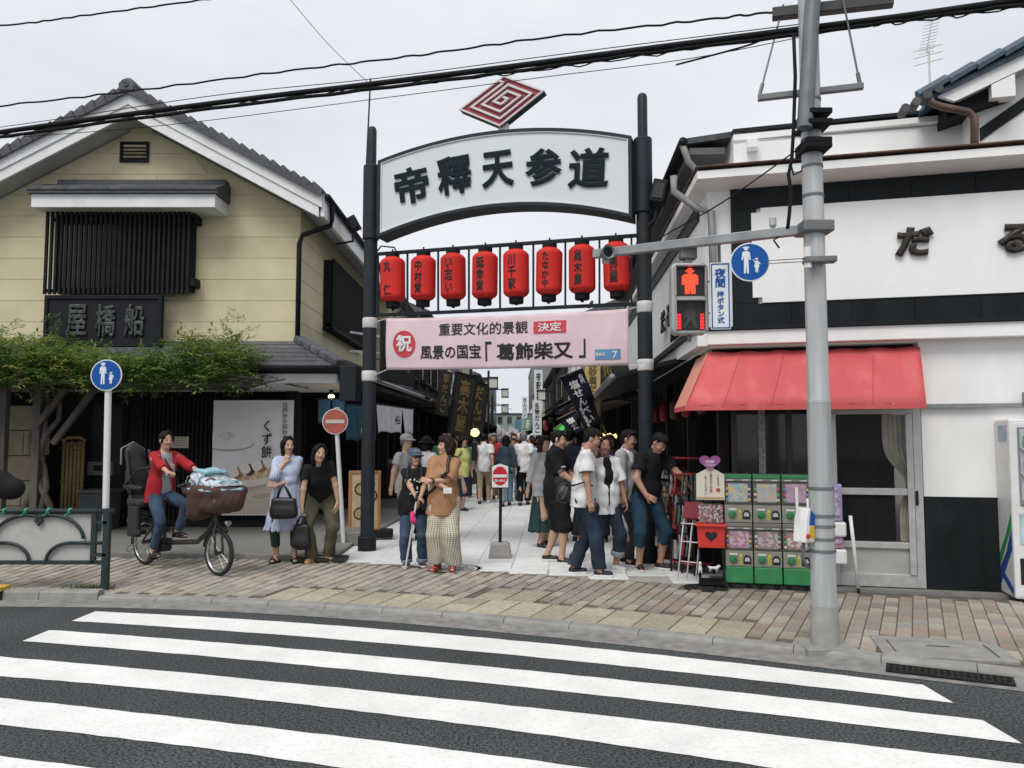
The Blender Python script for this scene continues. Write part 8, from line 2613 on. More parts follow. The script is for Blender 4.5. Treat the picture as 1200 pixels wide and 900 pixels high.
nobori('large black flag with white lettering leaning over the crowd inside the gate', (656, 442), (682.5, 431.5), (708, 495), (687, 505), 13.2, FLK, [('塩せんべい', .42, .52, .42, .78, WINK), ('名代', .80, .16, .2, .17, WINK), ('高木屋老舗', .22, .78, .14, .36, WINK)], ((681, 428), (729, 560)))
nobori('small black flag with white lettering beside the large one', (653, 491.5), (674, 481), (686.5, 502), (672, 511), 14.6, FLK, [('塩だ', .5, .5, .42, .62, WINK)], ((674, 480), (700, 540)))
nobori('bright green fringed flag held over the heads of the crowd', (648.5, 503), (659.5, 495), (669, 509), (656.5, 519), 15.2, cloth('flag_green', (.10, .55, .09)), [('緑', .5, .5, .4, .4, mat('ink_mint', (.45, .7, .45), .7, 0))], ((660, 494), (668, 560)), .012)
for i, px in enumerate((537.5, 547, 556.5)):
 c = P(px, 507, 26 + i * .8)
 t = thing('globe_lamp', ['round glowing paper lamp nearest the gold boards', 'middle round glowing paper lamp under the west eaves', 'round glowing paper lamp farthest up the west eaves'][i], 'lamp', c, 0, 'glowing lamps under the west eaves')
 b = MB(); b.lathe([(.05, -.14), (.13, -.08), (.16, 0), (.13, .08), (.05, .14)], 14); b.build('globe', WARM, t, smooth=True)
 b = MB(); b.tube([(0, 0, .13), (0, 0, .9)], .008, 4); b.build('cord', BLKM, t)
c = P(640, 505, 42)
t = thing('red_paper_lantern', 'red and white patterned paper lantern hanging by the grey building', 'lantern', c)
b = MB(); b.lathe([(.08, 0), (.15, .1), (.17, .3), (.15, .5), (.08, .6)], 18); b.build('paper_body', mat('lantern_mixed', (.42, .08, .09), .6, .8, 4), t, smooth=True)
b = MB(); b.lathe([(.11, .6), (.11, .68)], 12); b.lathe([(.11, -.06), (.11, .02)], 12); b.build('rim', BLK, t)
for k in range(8):
 c = P(700 + k * 3.0, 512 - .8 * (k % 3), 20.5)
 if k == 0: t = thing('lit_sign', 'warm glowing shop light strip under the east canopy', 'shop light', c)
 b = MB(); b.lathe([(.02, -.06), (.05, 0), (.02, .06)], 8, c - t.location); b.build('bulb', WARM, t, smooth=True)
def lamp_post(label, x, Y, arm, zs=(4.6,)):
 t = thing('street_lamp', label, 'street lamp', (x, Y, ZS))
 b = MB(); b.tube([(0, 0, 0), (0, 0, 5.6)], .07, 10); b.build('post', STEELD, t)
 b = MB(); b.lathe([(.12, 0), (.12, .5), (.07, .6)], 12); b.build('base', STEELD, t)
 for z in zs:
  b = MB(); b.bar((0, 0, z), (arm, 0, z), .05, .05); b.build('arm', STEELD, t)
  b = MB();
  for (sx_, sy_) in ((-1, -1), (1, -1), (1, 1), (-1, 1)): b.bb(arm + sx_ * .19 - .015, arm + sx_ * .19 + .015, sy_ * .19 - .015, sy_ * .19 + .015, z - .42, z + .02)
  b.bb(arm - .22, arm + .22, -.22, .22, z + .02, z + .06); b.bb(arm - .22, arm + .22, -.22, .22, z - .46, z - .42); l_ = b.build('lantern_frame', STEELD, t)
  b = MB(); b.bb(arm - .17, arm + .17, -.17, .17, z - .40, z); b.build('lantern_glass', mat('lamp_glass', (.55, .55, .52), .4, .05, 9), l_)
 return t
lamp_post('black street lamp with a square lantern arm on the west side nearest the gate', -1.75, 34, .95, (4.2,))
lamp_post('black street lamp with two square lantern arms farther up the west side', -1.35, 46, .95, (4.5, 3.6))
lamp_post('black street lamp on the east side before the grey building', 2.0, 38, -.6, (3.9,))
def drape(label, a, c, sag, h):
 a, c = Vector(a), Vector(c)
 t = thing('white_drape', label, 'drape', a)
 g = MB(); n = 24
 for i in range(n + 1):
  f = i / n; p = (c - a) * f - Vector((0, 0, sag * math.sin(PI * f)))
  for v in (0, .5, 1): g.v.append((p.x, p.y + .06 * math.sin(i * 1.7 + v), p.z - h * v))
 for i in range(n):
  for v in range(2): k = i * 3 + v; g.f.append((k, k + 1, k + 4, k + 3)); g.m.append(0)
 o = g.build('cloth', cloth('noren_white', None), t, smooth=True); o.modifiers.new('t', 'SOLIDIFY').thickness = .008
 return t
drape('white drape sagging across the far street from the west row', P(583, 497, 40), P(612, 506, 42), .25, .55)
drape('white drape rising across the far street to the east row', P(606, 508, 45), P(631, 500, 45), .3, .45)
board('shop_sign', 'white slanted cloth sign with a black mark over the far crowd', at(596.5, 517, 36), .42, .62, cloth('noren_white', None), '生', INK, 0, 24, .02, fitf=(.5, .5))
def far_block(label, x0, x1, Y, h, m, cols, rows, roofm=None, name='far_building', d=8):
 t = thing(name, label, 'building', ((x0 + x1) / 2, Y, 0))
 w = x1 - x0
 b = MB(); b.bb(-w / 2, w / 2, 0, d, 0, h); b.build('wall', m, t)
 b = MB(); b.bb(-w / 2 - .1, w / 2 + .1, -.1, d, h, h + .25); b.build('roof', roofm or m, t)
 for r_ in range(rows):
  for c in range(cols):
   x = -w / 2 + w * (c + .5) / cols; z = 1.2 + (h - 1.2) * (r_ + .35) / rows
   b = MB(); b.bb(x - w / cols * .3, x + w / cols * .3, -.05, .05, z, z + (h / rows) * .45); wi = b.build('window', ALU, t)
   b = MB(); b.bb(x - w / cols * .26, x + w / cols * .26, -.056, -.05, z + .06, z + (h / rows) * .45 - .06); b.build('pane', GLASSD, wi)
 return t
far_block('pale green fronted building closing the far end of the street', -2.4, 3.0, 116, 5.4, PALEG, 4, 2, NAVYM)
far_block('cream building far beyond the end of the street on its west', -12, -2.8, 118, 10, CREAMW, 4, 3)
far_block('white building far beyond the east row', 3.4, 12, 119, 9.0, WHITEW, 4, 3)
far_block('tall cream building standing behind the west row by the lamp post', -9.0, -4.0, 48, 8.4, CREAMW, 3, 3)
far_block('cream house behind the east row beside the grey building', 3.4, 8.5, 30, 6.3, CREAMW, 3, 2, TILE)
far_block('white plastered house behind the rice cracker shop', 4.2, 9.5, 22, 6.0, WHITEW, 3, 2, TILE)
tag(MB().tube([P(440, 420, 16), P(520, 452, 24), P(575, 470, 36), P(600, 480, 50)], .012, 5).build('overhead_cable', CABLE), 'slack wire running up the west row above the pent roofs', 'cable')
tag(MB().tube([P(720, 420, 17), P(672, 448, 24), P(640, 470, 38), P(622, 480, 55)], .012, 5).build('overhead_cable', CABLE), 'slack wire running up the east row past the flags', 'cable')
# ---------------------------------------------------------------- people
BLACKC = cloth('cloth_black', (.011, .011, .012))
BLACKD = cloth('cloth_charcoal', (.030, .030, .033))
WHITEC = cloth('cloth_white', (.66, .66, .68))
GREYC = cloth('cloth_grey', (.36, .35, .36))
JEAN = cloth('denim_blue', (.045, .075, .125), var=.35, scale=5)
JEAND = cloth('denim_dark', (.022, .035, .058), var=.5, scale=4)
OLIVE = cloth('cloth_olive', (.085, .080, .052))
TEALC = cloth('cloth_teal', (.018, .045, .072))
REDC = cloth('cloth_red', (.33, .018, .026))
BROWNC = cloth('cloth_brown', (.34, .185, .10))
NAVY = cloth('cloth_navy', (.022, .030, .055))
KHAKI = cloth('cloth_khaki', (.34, .27, .18))
YELC = cloth('cloth_lemon', (.60, .60, .22))
DENL = cloth('denim_light', (.15, .24, .30))
SKYST = stripes('cloth_blue_stripe', (.30, .36, .50), (.52, .56, .64), 75, 3, .4)
GREYST = stripes('cloth_grey_stripe', (.42, .42, .43), (.16, .17, .18), 42, 2, .4)
PLAID = stripes('cloth_plaid', (.42, .42, .42), (.03, .03, .035), 16, 2, .45)
PATT = stripes('cloth_pattern_cream', (.52, .48, .38), (.06, .05, .05), 46, 3, .34, dots=42)
REDLE = mat('leather_red', (.28, .045, .035), .45, .15, 9)
TANLE = mat('leather_tan', (.30, .17, .08), .55, .2, 12)
BLKLE = mat('leather_black', (.014, .014, .015), .45, .2, 12)
GREYSH = mat('shoe_grey', (.50, .50, .50), .7, .1, 20)
DENHAT = cloth('hat_denim', (.075, .10, .17))
GREYHAT = cloth('hat_grey', (.30, .30, .30))
BRNHAT = cloth('hat_brown', (.15, .075, .04))
def wear(ps, t, vol, name, m, res=.012, amp=.006, seed=0, f=24, clip=()):
 return vol.surface(name, m, res, noise=fold2(amp, f, seed) if amp else None, clip=clip, parent=t)
def fold2(amp, f, seed):
 a, c = folds(amp * 1.25, f, seed), folds(amp * .7, f * 2.3, seed + 40, 1.0)
 return lambda X, Y, Z: a(X, Y, Z) + c(X, Y, Z)
def shoes(ps, t, m, sole=SOLE, res=.008, sides=(1, -1), nm='shoe'):
 for j in sides:
  a, s_ = ps.shoe(j)
  o = a.surface(nm, m, res, parent=t)
  s_.surface('sole', sole, res, parent=o)
def person(label, px_py, rz, ps, skin=0, hair='short', hairm=HAIRM, res=.008, group=None, fine=True, loc=None, vol=1.0, seed=1):
 t = thing('person', label, 'person', loc if loc is not None else G(*px_py, ZS), rad(rz), group)
 ps.body(fine).surface('body', [SKIN[skin], LIPS], res, parent=t)
 if fine: face_parts(ps, t, hairm)
 if hair: ps.hair(hair, vol).surface('hair', hairm, res, noise=ps.strands(seed), parent=t)
 return t
def strap(t, pts, w, m, nm='strap', on=None, ax=None):
 if on is not None:
  q = []
  for a, c in zip(pts[:-1], pts[1:]):
   for i in range(4): q.append(np.array(a) + (np.array(c) - np.array(a)) * i / 4)
  q.append(pts[-1])
  pts = [on.snap(p, ax, w * .5) for p in q]
 b = MB(); b.tube(pts, [w] * len(pts), 6); o = b.build(nm, m, t, smooth=True); return o
h = 1.56
ps = Pose(h, lean=(0, 0, 0), head=(22, 4, 0), feet={1: (.10, 0, 0), -1: (-.12, .0, 0)}, toes=(-22, 14), hands={-1: V3(-.02, -.115, 1.27), 1: V3(-.10, -.17, .99)}, elbows={-1: V3(-.8, -.2, -1), 1: V3(.8, .3, -.6)}, tips={-1: V3(.25, .15, 1), 1: V3(-1, -.2, .05)}, palms={-1: V3(0, 1, -.3), 1: V3(0, 1, -.1)}, curl=(.7, 1.0))
t = person('woman in a long blue striped dress, hand at her chin, black handbag on her arm', (335, 659), 8, ps, 0, 'mid+', seed=3)
v = ps.torso_wear(.022, hem=-.12, sleeve=.78, neck=.062, cuff_flare=.02, flare=.02)
v.cone(ps.hip + V3(0, 0, .14), V3(0, .01, .38), .135, .285, k=.06, flat=(V3(0, 1, 0), .72), clip=[(V3(0, 0, .41), V3(0, 0, -1))])
def pleat(X, Y, Z): return (.010 * np.sin(np.arctan2(X, Y) * 17 + Z * 2) * np.clip((1.02 - Z) / .5, 0, 1)) + .004 * np.sin(X * 40 + Z * 25)
v.surface('dress', SKYST, .011, noise=pleat, parent=t)
wear(ps, t, ps.legs_wear(.010, .80), 'leggings', cloth('legging_green', (.022, .04, .034)), .012, .002, 1)
b = MB()
for j in (1, -1):
 g = Vol(); tw = rotm(ps.toe[j]); f_ = lambda x, y, z: ps.ft[j] + tw @ V3(x, y, z)
 g.cone(f_(0, .045, .014), f_(0, -.10, .014), .04, .043, k=0, clip=[(V3(0, 0, .026), V3(0, 0, 1)), (V3(0, 0, 0), V3(0, 0, -1))])
 o = g.surface('sandal', BLKLE, .007, parent=t)
 q = MB(); q.tube([f_(-.046, -.07, .02), f_(-.02, -.08, .058), f_(.02, -.08, .058), f_(.046, -.07, .02)], .011, 6); q.tube([f_(-.045, .0, .03), f_(-.03, -.02, .072), f_(.03, -.02, .072), f_(.045, 0, .03)], .010, 6); q.build('sandal_strap', BLKLE, o, smooth=True)
bg = thing('handbag', 'black fabric handbag hanging from the arm of the woman in the blue dress', 'handbag', t.location + Vector((.05, -.30, 0)))
g = Vol(); g.box(V3(0, 0, .72), V3(.155, .055, .12), .04, k=.04); g.box(V3(0, 0, .66), V3(.165, .06, .07), .05, k=.05)
g.surface('bag_body', BLKLE, .01, noise=folds(.006, 30, 2), parent=bg)
for y in (-.03, .03): strap(bg, [V3(-.09, y, .82), V3(-.06, y, .94), V3(-.02, y * .5, 1.005), V3(.03, y, .94), V3(.09, y, .82)], .009, BLKLE, 'handle')
h = 1.60
ps = Pose(h, hip=V3(.02, .10, .84), lean=(30, -8, 8), bow=4, head=(14, 2, 8), feet={1: (.12, .02, 0), -1: (-.08, -.03, 0)}, toes=(-30, 24), hands={1: V3(.24, -.12, .74), -1: V3(-.22, -.16, .62)}, elbows={1: V3(1, .6, .1), -1: V3(-1, .4, 0)}, tips={1: V3(-.3, -.5, -.8), -1: V3(0, -.1, -1)}, palms={1: V3(-.6, .5, 0)}, curl=(.5, 1.3))
t = person('woman in a black top and olive trousers stooping forward with a hand on her thigh', (373, 659), 12, ps, 0, 'mid+', vol=1.03, seed=5)
wear(ps, t, ps.torso_wear(.018, hem=-.05, sleeve=.30, neck=.075), 'top', BLACKC, .011, .006, 3)
wear(ps, t, ps.legs_wear(.024, .97, flare=.012), 'trousers', OLIVE, .011, .008, 4, 26)
shoes(ps, t, TANLE, TANLE)
tp = Vector(t.location)
bg = thing('tote_bag', 'black tote bag hanging between the two standing women', 'bag', tp + Vector((-.17, -.20, 0)))
g = Vol(); g.box(V3(0, 0, .36), V3(.105, .045, .15), .045, k=.03); g.ell(V3(0, 0, .27), V3(.125, .06, .09), k=.05); g.surface('bag_body', BLKLE, .011, noise=folds(.007, 24, 6), parent=bg)
for y in (-.03, .03): strap(bg, [V3(-.06, y, .51), V3(-.03, y, .58), V3(.0, y * .4, .61), V3(.03, y, .58), V3(.06, y, .51)], .008, BLKLE, 'handle')
h = 1.40
ps = Pose(h, lean=(2, 0, 0), head=(24, -2, 0), feet={1: (.10, -.0, 0), -1: (-.09, .0, 0)}, toes=(-10, 14), fat=1.22, hands={-1: V3(.03, -.27, .86), 1: V3(.06, -.25, .82)}, elbows={-1: V3(-1, .5, -.1), 1: V3(1, .6, -.5)}, tips={-1: V3(.9, -.3, -.3), 1: V3(-.2, -.4, -.8)}, palms={-1: V3(0, .3, -1), 1: V3(-.8, .3, 0)}, curl=(1.5, 1.1))
t = person('elderly woman in a black printed shirt and denim cap leaning on a white cane', (485, 664), 6, ps, 0, 'bob', HAIRG, seed=2)
wear(ps, t, ps.torso_wear(.024, hem=-.16, sleeve=.30, neck=.07, flare=.02), 'shirt', BLACKC, .011, .006, 5)
wear(ps, t, ps.legs_wear(.020, .93, flare=.012), 'jeans', JEAN, .011, .007, 6, 28)
for j in (1, -1):
 a = ps.kn[j] + (ps.an[j] - ps.kn[j]) * .93; d = (ps.an[j] - ps.kn[j]); d /= np.linalg.norm(d)
 g = Vol(); g.cone(a - d * .03, a + d * .03, .072, .072, k=0, clip=[(a + d * .025, d), (a - d * .025, -d)]); g.surface('turned_cuff', cloth('denim_inside', (.22, .27, .32)), .009, parent=t)
shoes(ps, t, cloth('canvas_navy', (.03, .035, .05)), SOLE)
hc, R_, k_ = ps.hc, ps.Hd, ps.k
q = lambda x, y, z: hc + R_ @ (V3(x, y, z) * k_)
g = Vol(); g.ell(q(0, .012, .065), V3(.098, .112, .085) * k_, R_, clip=[(q(0, 0, .03), -(R_ @ V3(0, .1, 1)))]); g.cone(q(-.05, -.10, .035), q(.05, -.10, .035), .05 * k_, .05 * k_, k=.03, flat=(R_ @ V3(0, .25, 1), .25))
o = g.surface('cap', DENHAT, .008, noise=folds(.004, 40, 2), parent=t)
bt_ = MB()
for j in (1, -1): bt_.lathe([(.02, 0), (.018, .004)], 12, tuple(q(j * .031, -.098, .011)), Matrix(R_.tolist()) @ Matrix.Rotation(PI / 2, 3, 'X'))
bt_.tube([q(-.05, -.098, .014), q(.05, -.098, .014)], .003, 5); bt_.tube([q(.05, -.096, .014), q(.076, .0, .012)], .002, 5); bt_.tube([q(-.05, -.096, .014), q(-.076, .0, .012)], .002, 5)
bt_.build('glasses', mat('glass_smoked', (.02, .018, .018), .15, 0), t)
PRT = mat('print_white', None)
cz = ps.chest
for (x, z, w_, h_) in ((-.075, .03, .022, .008), (-.05, .05, .018, .02), (.0, .05, .016, .022), (.03, .03, .02, .009), (.06, .02, .024, .01), (-.03, -.02, .02, .02), (.035, -.05, .012, .03), (.03, -.10, .034, .01), (-.045, -.12, .02, .012)):
 b = MB(); b.box((cz[0] + x, cz[1] - .160 + abs(x) * .25 - (.012 if z < 0 else 0), cz[2] + z), (w_, .012, h_), Matrix.Rotation(x * 3, 3, 'Z')); b.build('shirt_print', PRT, t)
for j in (1, -1): strap(t, [ps.sh[j] + V3(-j * .055, .09, .05), ps.sh[j] + V3(-j * .05, .0, .085), ps.sh[j] + V3(-j * .04, -.09, .03), ps.sh[j] + V3(-j * .03, -.12, -.1), ps.sh[j] + V3(j * .0, -.06, -.25)], .016, NAVY, 'rucksack_strap')
g = Vol(); g.box(ps.chest + V3(0, .19, -.02), V3(.13, .07, .19), .04); g.surface('rucksack', NAVY, .014, noise=folds(.006, 20, 3), parent=t)
hp_ = t.matrix_basis
cn = thing('walking_cane', 'white walking cane with a pink charm held by the elderly woman', 'cane', t.location, t.rotation_euler.z)
hw_ = ps.wr[1] + V3(-.03, -.07, -.02)
b = MB(); b.tube([V3(-.10, -.20, .0), hw_ + V3(0, 0, .03)], .011, 8); b.build('shaft', WPOST, cn)
b = MB(); b.tube([hw_ + V3(0, 0, .02), hw_ + V3(0, 0, .10)], .015, 8); b.build('grip', BLKLE, cn)
b = MB(); b.tube([V3(-.085, -.207, .30), V3(-.073, -.212, .37)], .0125, 8); b.build('black_band', BLKLE, cn)
g = Vol(); g.ell(hw_ + V3(-.05, -.03, -.14), V3(.03, .02, .05)).ell(hw_ + V3(-.04, -.03, -.2), V3(.035, .02, .03)); g.surface('charm', mat('charm_pink', (.55, .03, .15), .6, .4, 40), .007, noise=folds(.008, 90, 2), parent=cn)
h = 1.55
ps = Pose(h, head=(-52, -4, 0), lean=(0, 2, 0), feet={1: (.11, 0, 0), -1: (-.08, -.02, 0)}, toes=(-18, 8), hands={-1: V3(.05, -.20, 1.00), 1: V3(-.13, -.23, 1.07)}, elbows={-1: V3(-.9, .2, -.6), 1: V3(.9, .3, -.5)}, tips={-1: V3(.4, -.2, -.8), 1: V3(-1, .0, .25)}, palms={-1: V3(.2, 1, 0), 1: V3(0, 1, -.3)}, curl=(.6, .8), fat=.98)
t = person('woman in a loose brown tunic with a black shoulder strap and patterned wide trousers', (520, 668), -6, ps, 0, 'bob', HAIRB, vol=1.14, seed=7)
v = tun = ps.torso_wear(.030, hem=-.22, sleeve=.50, neck=.07, flare=.045, cuff_flare=.035)
wear(ps, t, v, 'tunic', BROWNC, .011, .008, 2, 22)
v = ps.legs_wear(.028, .96, flare=.042)
wear(ps, t, v, 'wide_trousers', PATT, .011, .006, 8, 24)
shoes(ps, t, REDLE, REDLE)
c = ps.chest
strap(t, [ps.sh[1] + V3(-.09, .07, .07), ps.sh[1] + V3(-.10, -.03, .10), c + V3(.06, -.165, .05), c + V3(-.06, -.185, -.08), c + V3(-.16, -.12, -.19), c + V3(-.19, .0, -.24)], .022, BLKLE, 'shoulder_strap', on=tun, ax=c)
b = MB(); b.bb(.04, .14, -.265, -.258, .93, 1.0); o = b.build('name_tag', mat('tag_white', (.6, .6, .6), .4, .1, 9), t)
strap(t, [c + V3(-.05, -.14, .14), c + V3(.03, -.2, -.05), V3(.09, -.23, 1.02)], .004, BLKLE, 'lanyard', on=tun, ax=c)
b = MB(); w1 = ps.wr[1]; d = ps.wr[1] - ps.el[1]; d /= np.linalg.norm(d); b.tube([w1 - d * .05, w1 - d * .025], .033, 12); b.build('wrist_watch', BLKLE, t)
h = 1.66
ps = Pose(h, fem=False, lean=(4, 0, 0), bow=3, head=(0, 22, 0), feet={1: (.10, .10, 0), -1: (-.08, -.20, 0)}, toes=(-6, 14), fat=1.06, hands={-1: V3(-.24, -.10, .79), 1: V3(.22, -.12, .80)}, elbows={-1: V3(-.4, 1, 0), 1: V3(.4, 1, 0)}, palms={-1: V3(1, .1, 0)}, curl=(.8, .7))
t = person('man in a white polo shirt and jeans with a black waist bag', (684, 674), 82, ps, 2, 'short', res=.008, seed=8)
wear(ps, t, ps.torso_wear(.024, hem=-.13, sleeve=.36, neck=.064, flare=.012, cuff_flare=.022), 'polo_shirt', WHITEC, .010, .007, 9, 24)
wear(ps, t, ps.legs_wear(.018, .98, flare=.020), 'jeans', JEAND, .010, .008, 3, 26)
shoes(ps, t, cloth('canvas_navy', None), SOLE)
nk = ps.neck
g = Vol(); g.cone(nk + V3(-.055, -.02, .0), nk + V3(.055, -.02, .0), .034, .034, k=.02, flat=(V3(0, 0, 1), .7)); g.cone(nk + V3(-.05, .05, .02), nk + V3(.05, .05, .02), .03, .03, k=.03, flat=(V3(0, 1, 0), .5)); g.surface('collar', WHITEC, .009, parent=t)
for j in (1, -1):
 a = ps.sh[j] + (ps.el[j] - ps.sh[j]) * .66; d = (ps.el[j] - ps.sh[j]); d /= np.linalg.norm(d)
 g = Vol(); g.cone(a - d * .012, a + d * .012, .079, .079, k=0, clip=[(a + d * .01, d), (a - d * .01, -d)]); g.surface('sleeve_trim', BLACKC, .009, parent=t)
g = Vol(); c = ps.hip + V3(-.06, .21, .03); g.ell(c, V3(.08, .085, .13), rotm(0, 0, 22), k=.03); g.ell(c + V3(-.01, .04, -.01), V3(.07, .065, .11), rotm(0, 0, 22), k=.03); o = g.surface('waist_bag', BLKLE, .01, noise=folds(.004, 30, 3), parent=t)
zp = MB(); zp.tube([c + V3(-.085, .0, .09), c + V3(-.10, .04, .03), c + V3(-.09, .08, -.04), c + V3(-.075, .09, -.09)], .005, 5); zp.tube([c + V3(-.075, -.04, .07), c + V3(-.09, -.02, .0), c + V3(-.085, .03, -.07)], .005, 5); zp.build('zip', SILV, o)
strap(t, [c + V3(0, .0, .1), ps.hip + V3(-.20, .10, .12), ps.hip + V3(-.24, -.02, .16), ps.hip + V3(-.2, -.12, .12)], .012, BLKLE, 'bag_strap')
h = 1.56
ps = Pose(h, head=(-16, 2, 6), feet={1: (.14, -.02, 0), -1: (-.08, .03, 0)}, toes=(-16, 34), fat=1.02, hands={1: V3(.24, -.1, .80)}, elbows={1: V3(1, .5, 0)}, curl=(.8, .8))
t = person('woman in an open white shirt over black, standing behind the man with the waist bag', (709, 670), 16, ps, 1, 'tied+', HAIRB, seed=9)
wear(ps, t, ps.torso_wear(.014, hem=-.05, sleeve=.1, neck=.06), 'black_top', BLACKC, .012, .003, 4)
v = ps.torso_wear(.030, hem=-.20, sleeve=.5, neck=.075, flare=.02, vneck=.0)
c = ps.chest
v.box(c + V3(.005, -.20, .09), V3(.05, .145, .2), .03, op='s', k=.01); v.box(c + V3(.01, -.22, -.3), V3(.012, .12, .3), .005, op='s', k=.01)
wear(ps, t, v, 'white_shirt', WHITEC, .010, .007, 5, 26)
wear(ps, t, ps.legs_wear(.018, .80, flare=.016), 'cropped_trousers', JEAND, .011, .006, 6)
for j in (1, -1):
 a = ps.kn[j] + (ps.an[j] - ps.kn[j]) * .60; d = (ps.an[j] - ps.kn[j]); d /= np.linalg.norm(d)
 g = Vol(); g.cone(a - d * .035, a + d * .035, .083, .082, k=0, clip=[(a + d * .03, d), (a - d * .03, -d)]); g.surface('turned_cuff', cloth('denim_inside', None), .009, parent=t)
shoes(ps, t, GREYSH, SOLE)
h = 1.64
ps = Pose(h, fem=False, head=(4, 8, 0), feet={1: (.09, .05, 0), -1: (-.10, -.10, 0)}, toes=(-8, 20), fat=.94, hands={-1: V3(-.2, -.05, .80), 1: V3(.2, -.1, .82)}, curl=(.8, .8))
t = person('man with glasses in a white T-shirt and thin grey cardigan facing the shop', (735, 662), 58, ps, 2, 'short', seed=10)
wear(ps, t, ps.torso_wear(.014, hem=-.09, sleeve=.3, neck=.085), 't_shirt', WHITEC, .011, .005, 7)
v = ps.torso_wear(.026, hem=-.16, sleeve=.93, neck=.09, flare=.01)
c = ps.chest
v.box(c + V3(.0, -.20, -.15), V3(.085, .16, .55), .03, op='s', k=.01)
wear(ps, t, v, 'cardigan', GREYC, .011, .006, 8)
wear(ps, t, ps.legs_wear(.012, .98), 'jeans', BLACKD, .011, .006, 9)
shoes(ps, t, BLACKC, SOLE)
hc, R_, k_ = ps.hc, ps.Hd, ps.k
b = MB()
for j in (1, -1):
 b.lathe([(.021, -.002), (.023, 0), (.021, .002)], 12, tuple(q_ for q_ in (hc + R_ @ (V3(j * .031, -.1, .011) * k_))), Matrix(R_.tolist()) @ Matrix.Rotation(PI / 2, 3, 'X'), cap=False)
 b.tube([hc + R_ @ (V3(j * .052, -.098, .016) * k_), hc + R_ @ (V3(j * .078, .0, .014) * k_)], .003, 5)
b.build('glasses', SILV, t)
h = 1.66
ps = Pose(h, fem=False, hip=V3(0, .03, .90), lean=(9, 4, 10), bow=8, head=(22, 38, 0), feet={1: (.17, .02, 0), -1: (-.12, -.02, 0)}, toes=(-14, 34), fat=1.02, hands={1: V3(.48, -.34, .93), -1: V3(-.10, -.20, .90)}, elbows={1: V3(.3, .6, -.8), -1: V3(-1, .4, -.3)}, tips={1: V3(.85, -.45, .05), -1: V3(.7, -.5, -.4)}, palms={1: V3(0, 0, -1), -1: V3(.3, 1, 0)}, curl=(.6, .9))
t = person('man in a black polo shirt and teal shorts reaching out to a souvenir rack', (760, 668), 14, ps, 2, 'short', seed=11)
wear(ps, t, ps.torso_wear(.020, hem=-.09, sleeve=.32, neck=.068, cuff_flare=.016), 'polo_shirt', BLACKC, .010, .006, 10)
wear(ps, t, ps.legs_wear(.022, .70, flare=.022), 'shorts', TEALC, .010, .008, 11, 24)
shoes(ps, t, BLKLE, SOLE)
b = MB(); nk = ps.neck; b.box(tuple(nk + V3(.01, -.11, -.07)), (.02, .01, .1)); b.build('button_placket', BLACKC, t)
tr_ = thing('trinket', 'small dark red trinket pouch held in the reaching hand', 'trinket', Vector(t.location) + Matrix.Rotation(rad(14), 3, 'Z') @ Vector(ps.wr[1] + V3(.10, -.06, -.03)))
g = Vol(); g.ell(V3(0, 0, -.02), V3(.03, .02, .03)); g.surface('pouch', mat('pocket_red', None), .007, parent=tr_)
b = MB(); b.tube([(0, 0, 0), (.01, .0, .04)], .003, 5); b.build('cord', WPOST, tr_)
h = 1.64
ps = Pose(h, fem=False, head=(0, 14, 0), feet={1: (.10, .14, 0), -1: (-.10, -.12, 0)}, toes=(-4, 14), fat=1.1, hands={-1: V3(-.12, -.32, 1.0), 1: V3(.15, -.3, .98)}, elbows={-1: V3(-.5, .5, -1), 1: V3(.5, .5, -1)}, tips={-1: V3(.3, -1, 0)}, palms={-1: V3(.4, 0, -1)}, curl=(.9, 1.2))
t = person('man in black shirt and knee length black shorts with a checked cuff', (652, 659), 70, ps, 0, 'short', seed=12)
wear(ps, t, ps.torso_wear(.026, hem=-.16, sleeve=.44, neck=.064, flare=.01), 'shirt', BLACKC, .011, .007, 12)
wear(ps, t, ps.legs_wear(.030, .56, flare=.026), 'shorts', BLACKC, .011, .008, 13)
for j in (1, -1):
 a = ps.sh[j] + (ps.el[j] - ps.sh[j]) * .78; d = (ps.el[j] - ps.sh[j]); d /= np.linalg.norm(d)
 g = Vol(); g.cone(a - d * .025, a + d * .025, .079, .079, k=0, clip=[(a + d * .022, d), (a - d * .022, -d)]); g.surface('checked_cuff', PLAID, .009, parent=t)
g = Vol(); g.ell(ps.hip + V3(-.15, -.10, .12), V3(.06, .12, .12), k=.03); g.surface('shoulder_bag', BLKLE, .012, noise=folds(.005, 30, 1), parent=t)
shoes(ps, t, BLKLE, SOLE)
h = 1.56
bm = bike.matrix_basis
sx0 = .32
ps = Pose(h, hip=V3(0, -sx0 + .02, .93), lean=(6, 0, 0), head=(-8, 2, 0), feet={1: (.13, -.50, .36), -1: (-.13, -.40, .14)}, toes=(-4, 4), knees={1: V3(.1, -1, .2), -1: V3(-.1, -1, .2)}, hands={1: V3(.26, -(BLN - .44), 1.05), -1: V3(-.26, -(BLN - .44), 1.05)}, elbows={1: V3(.7, .3, -1), -1: V3(-.7, .3, -1)}, tips={1: V3(-.1, -1, -.1), -1: V3(.1, -1, -.1)}, palms={1: V3(0, 0, -1), -1: V3(0, 0, -1)}, curl=(1.3, 1.3))
t = person('woman cyclist in a red cardigan, striped T-shirt and jeans riding the cargo bicycle', None, 0, ps, 0, 'tied+', loc=bike.location, seed=4)
t.rotation_euler.z = brz + rad(90)
wear(ps, t, ps.torso_wear(.012, hem=-.05, sleeve=.2, neck=.09), 't_shirt', GREYST, .010, .004, 3)
v = ps.torso_wear(.024, hem=-.14, sleeve=.76, neck=.085, flare=.02)
c = ps.chest
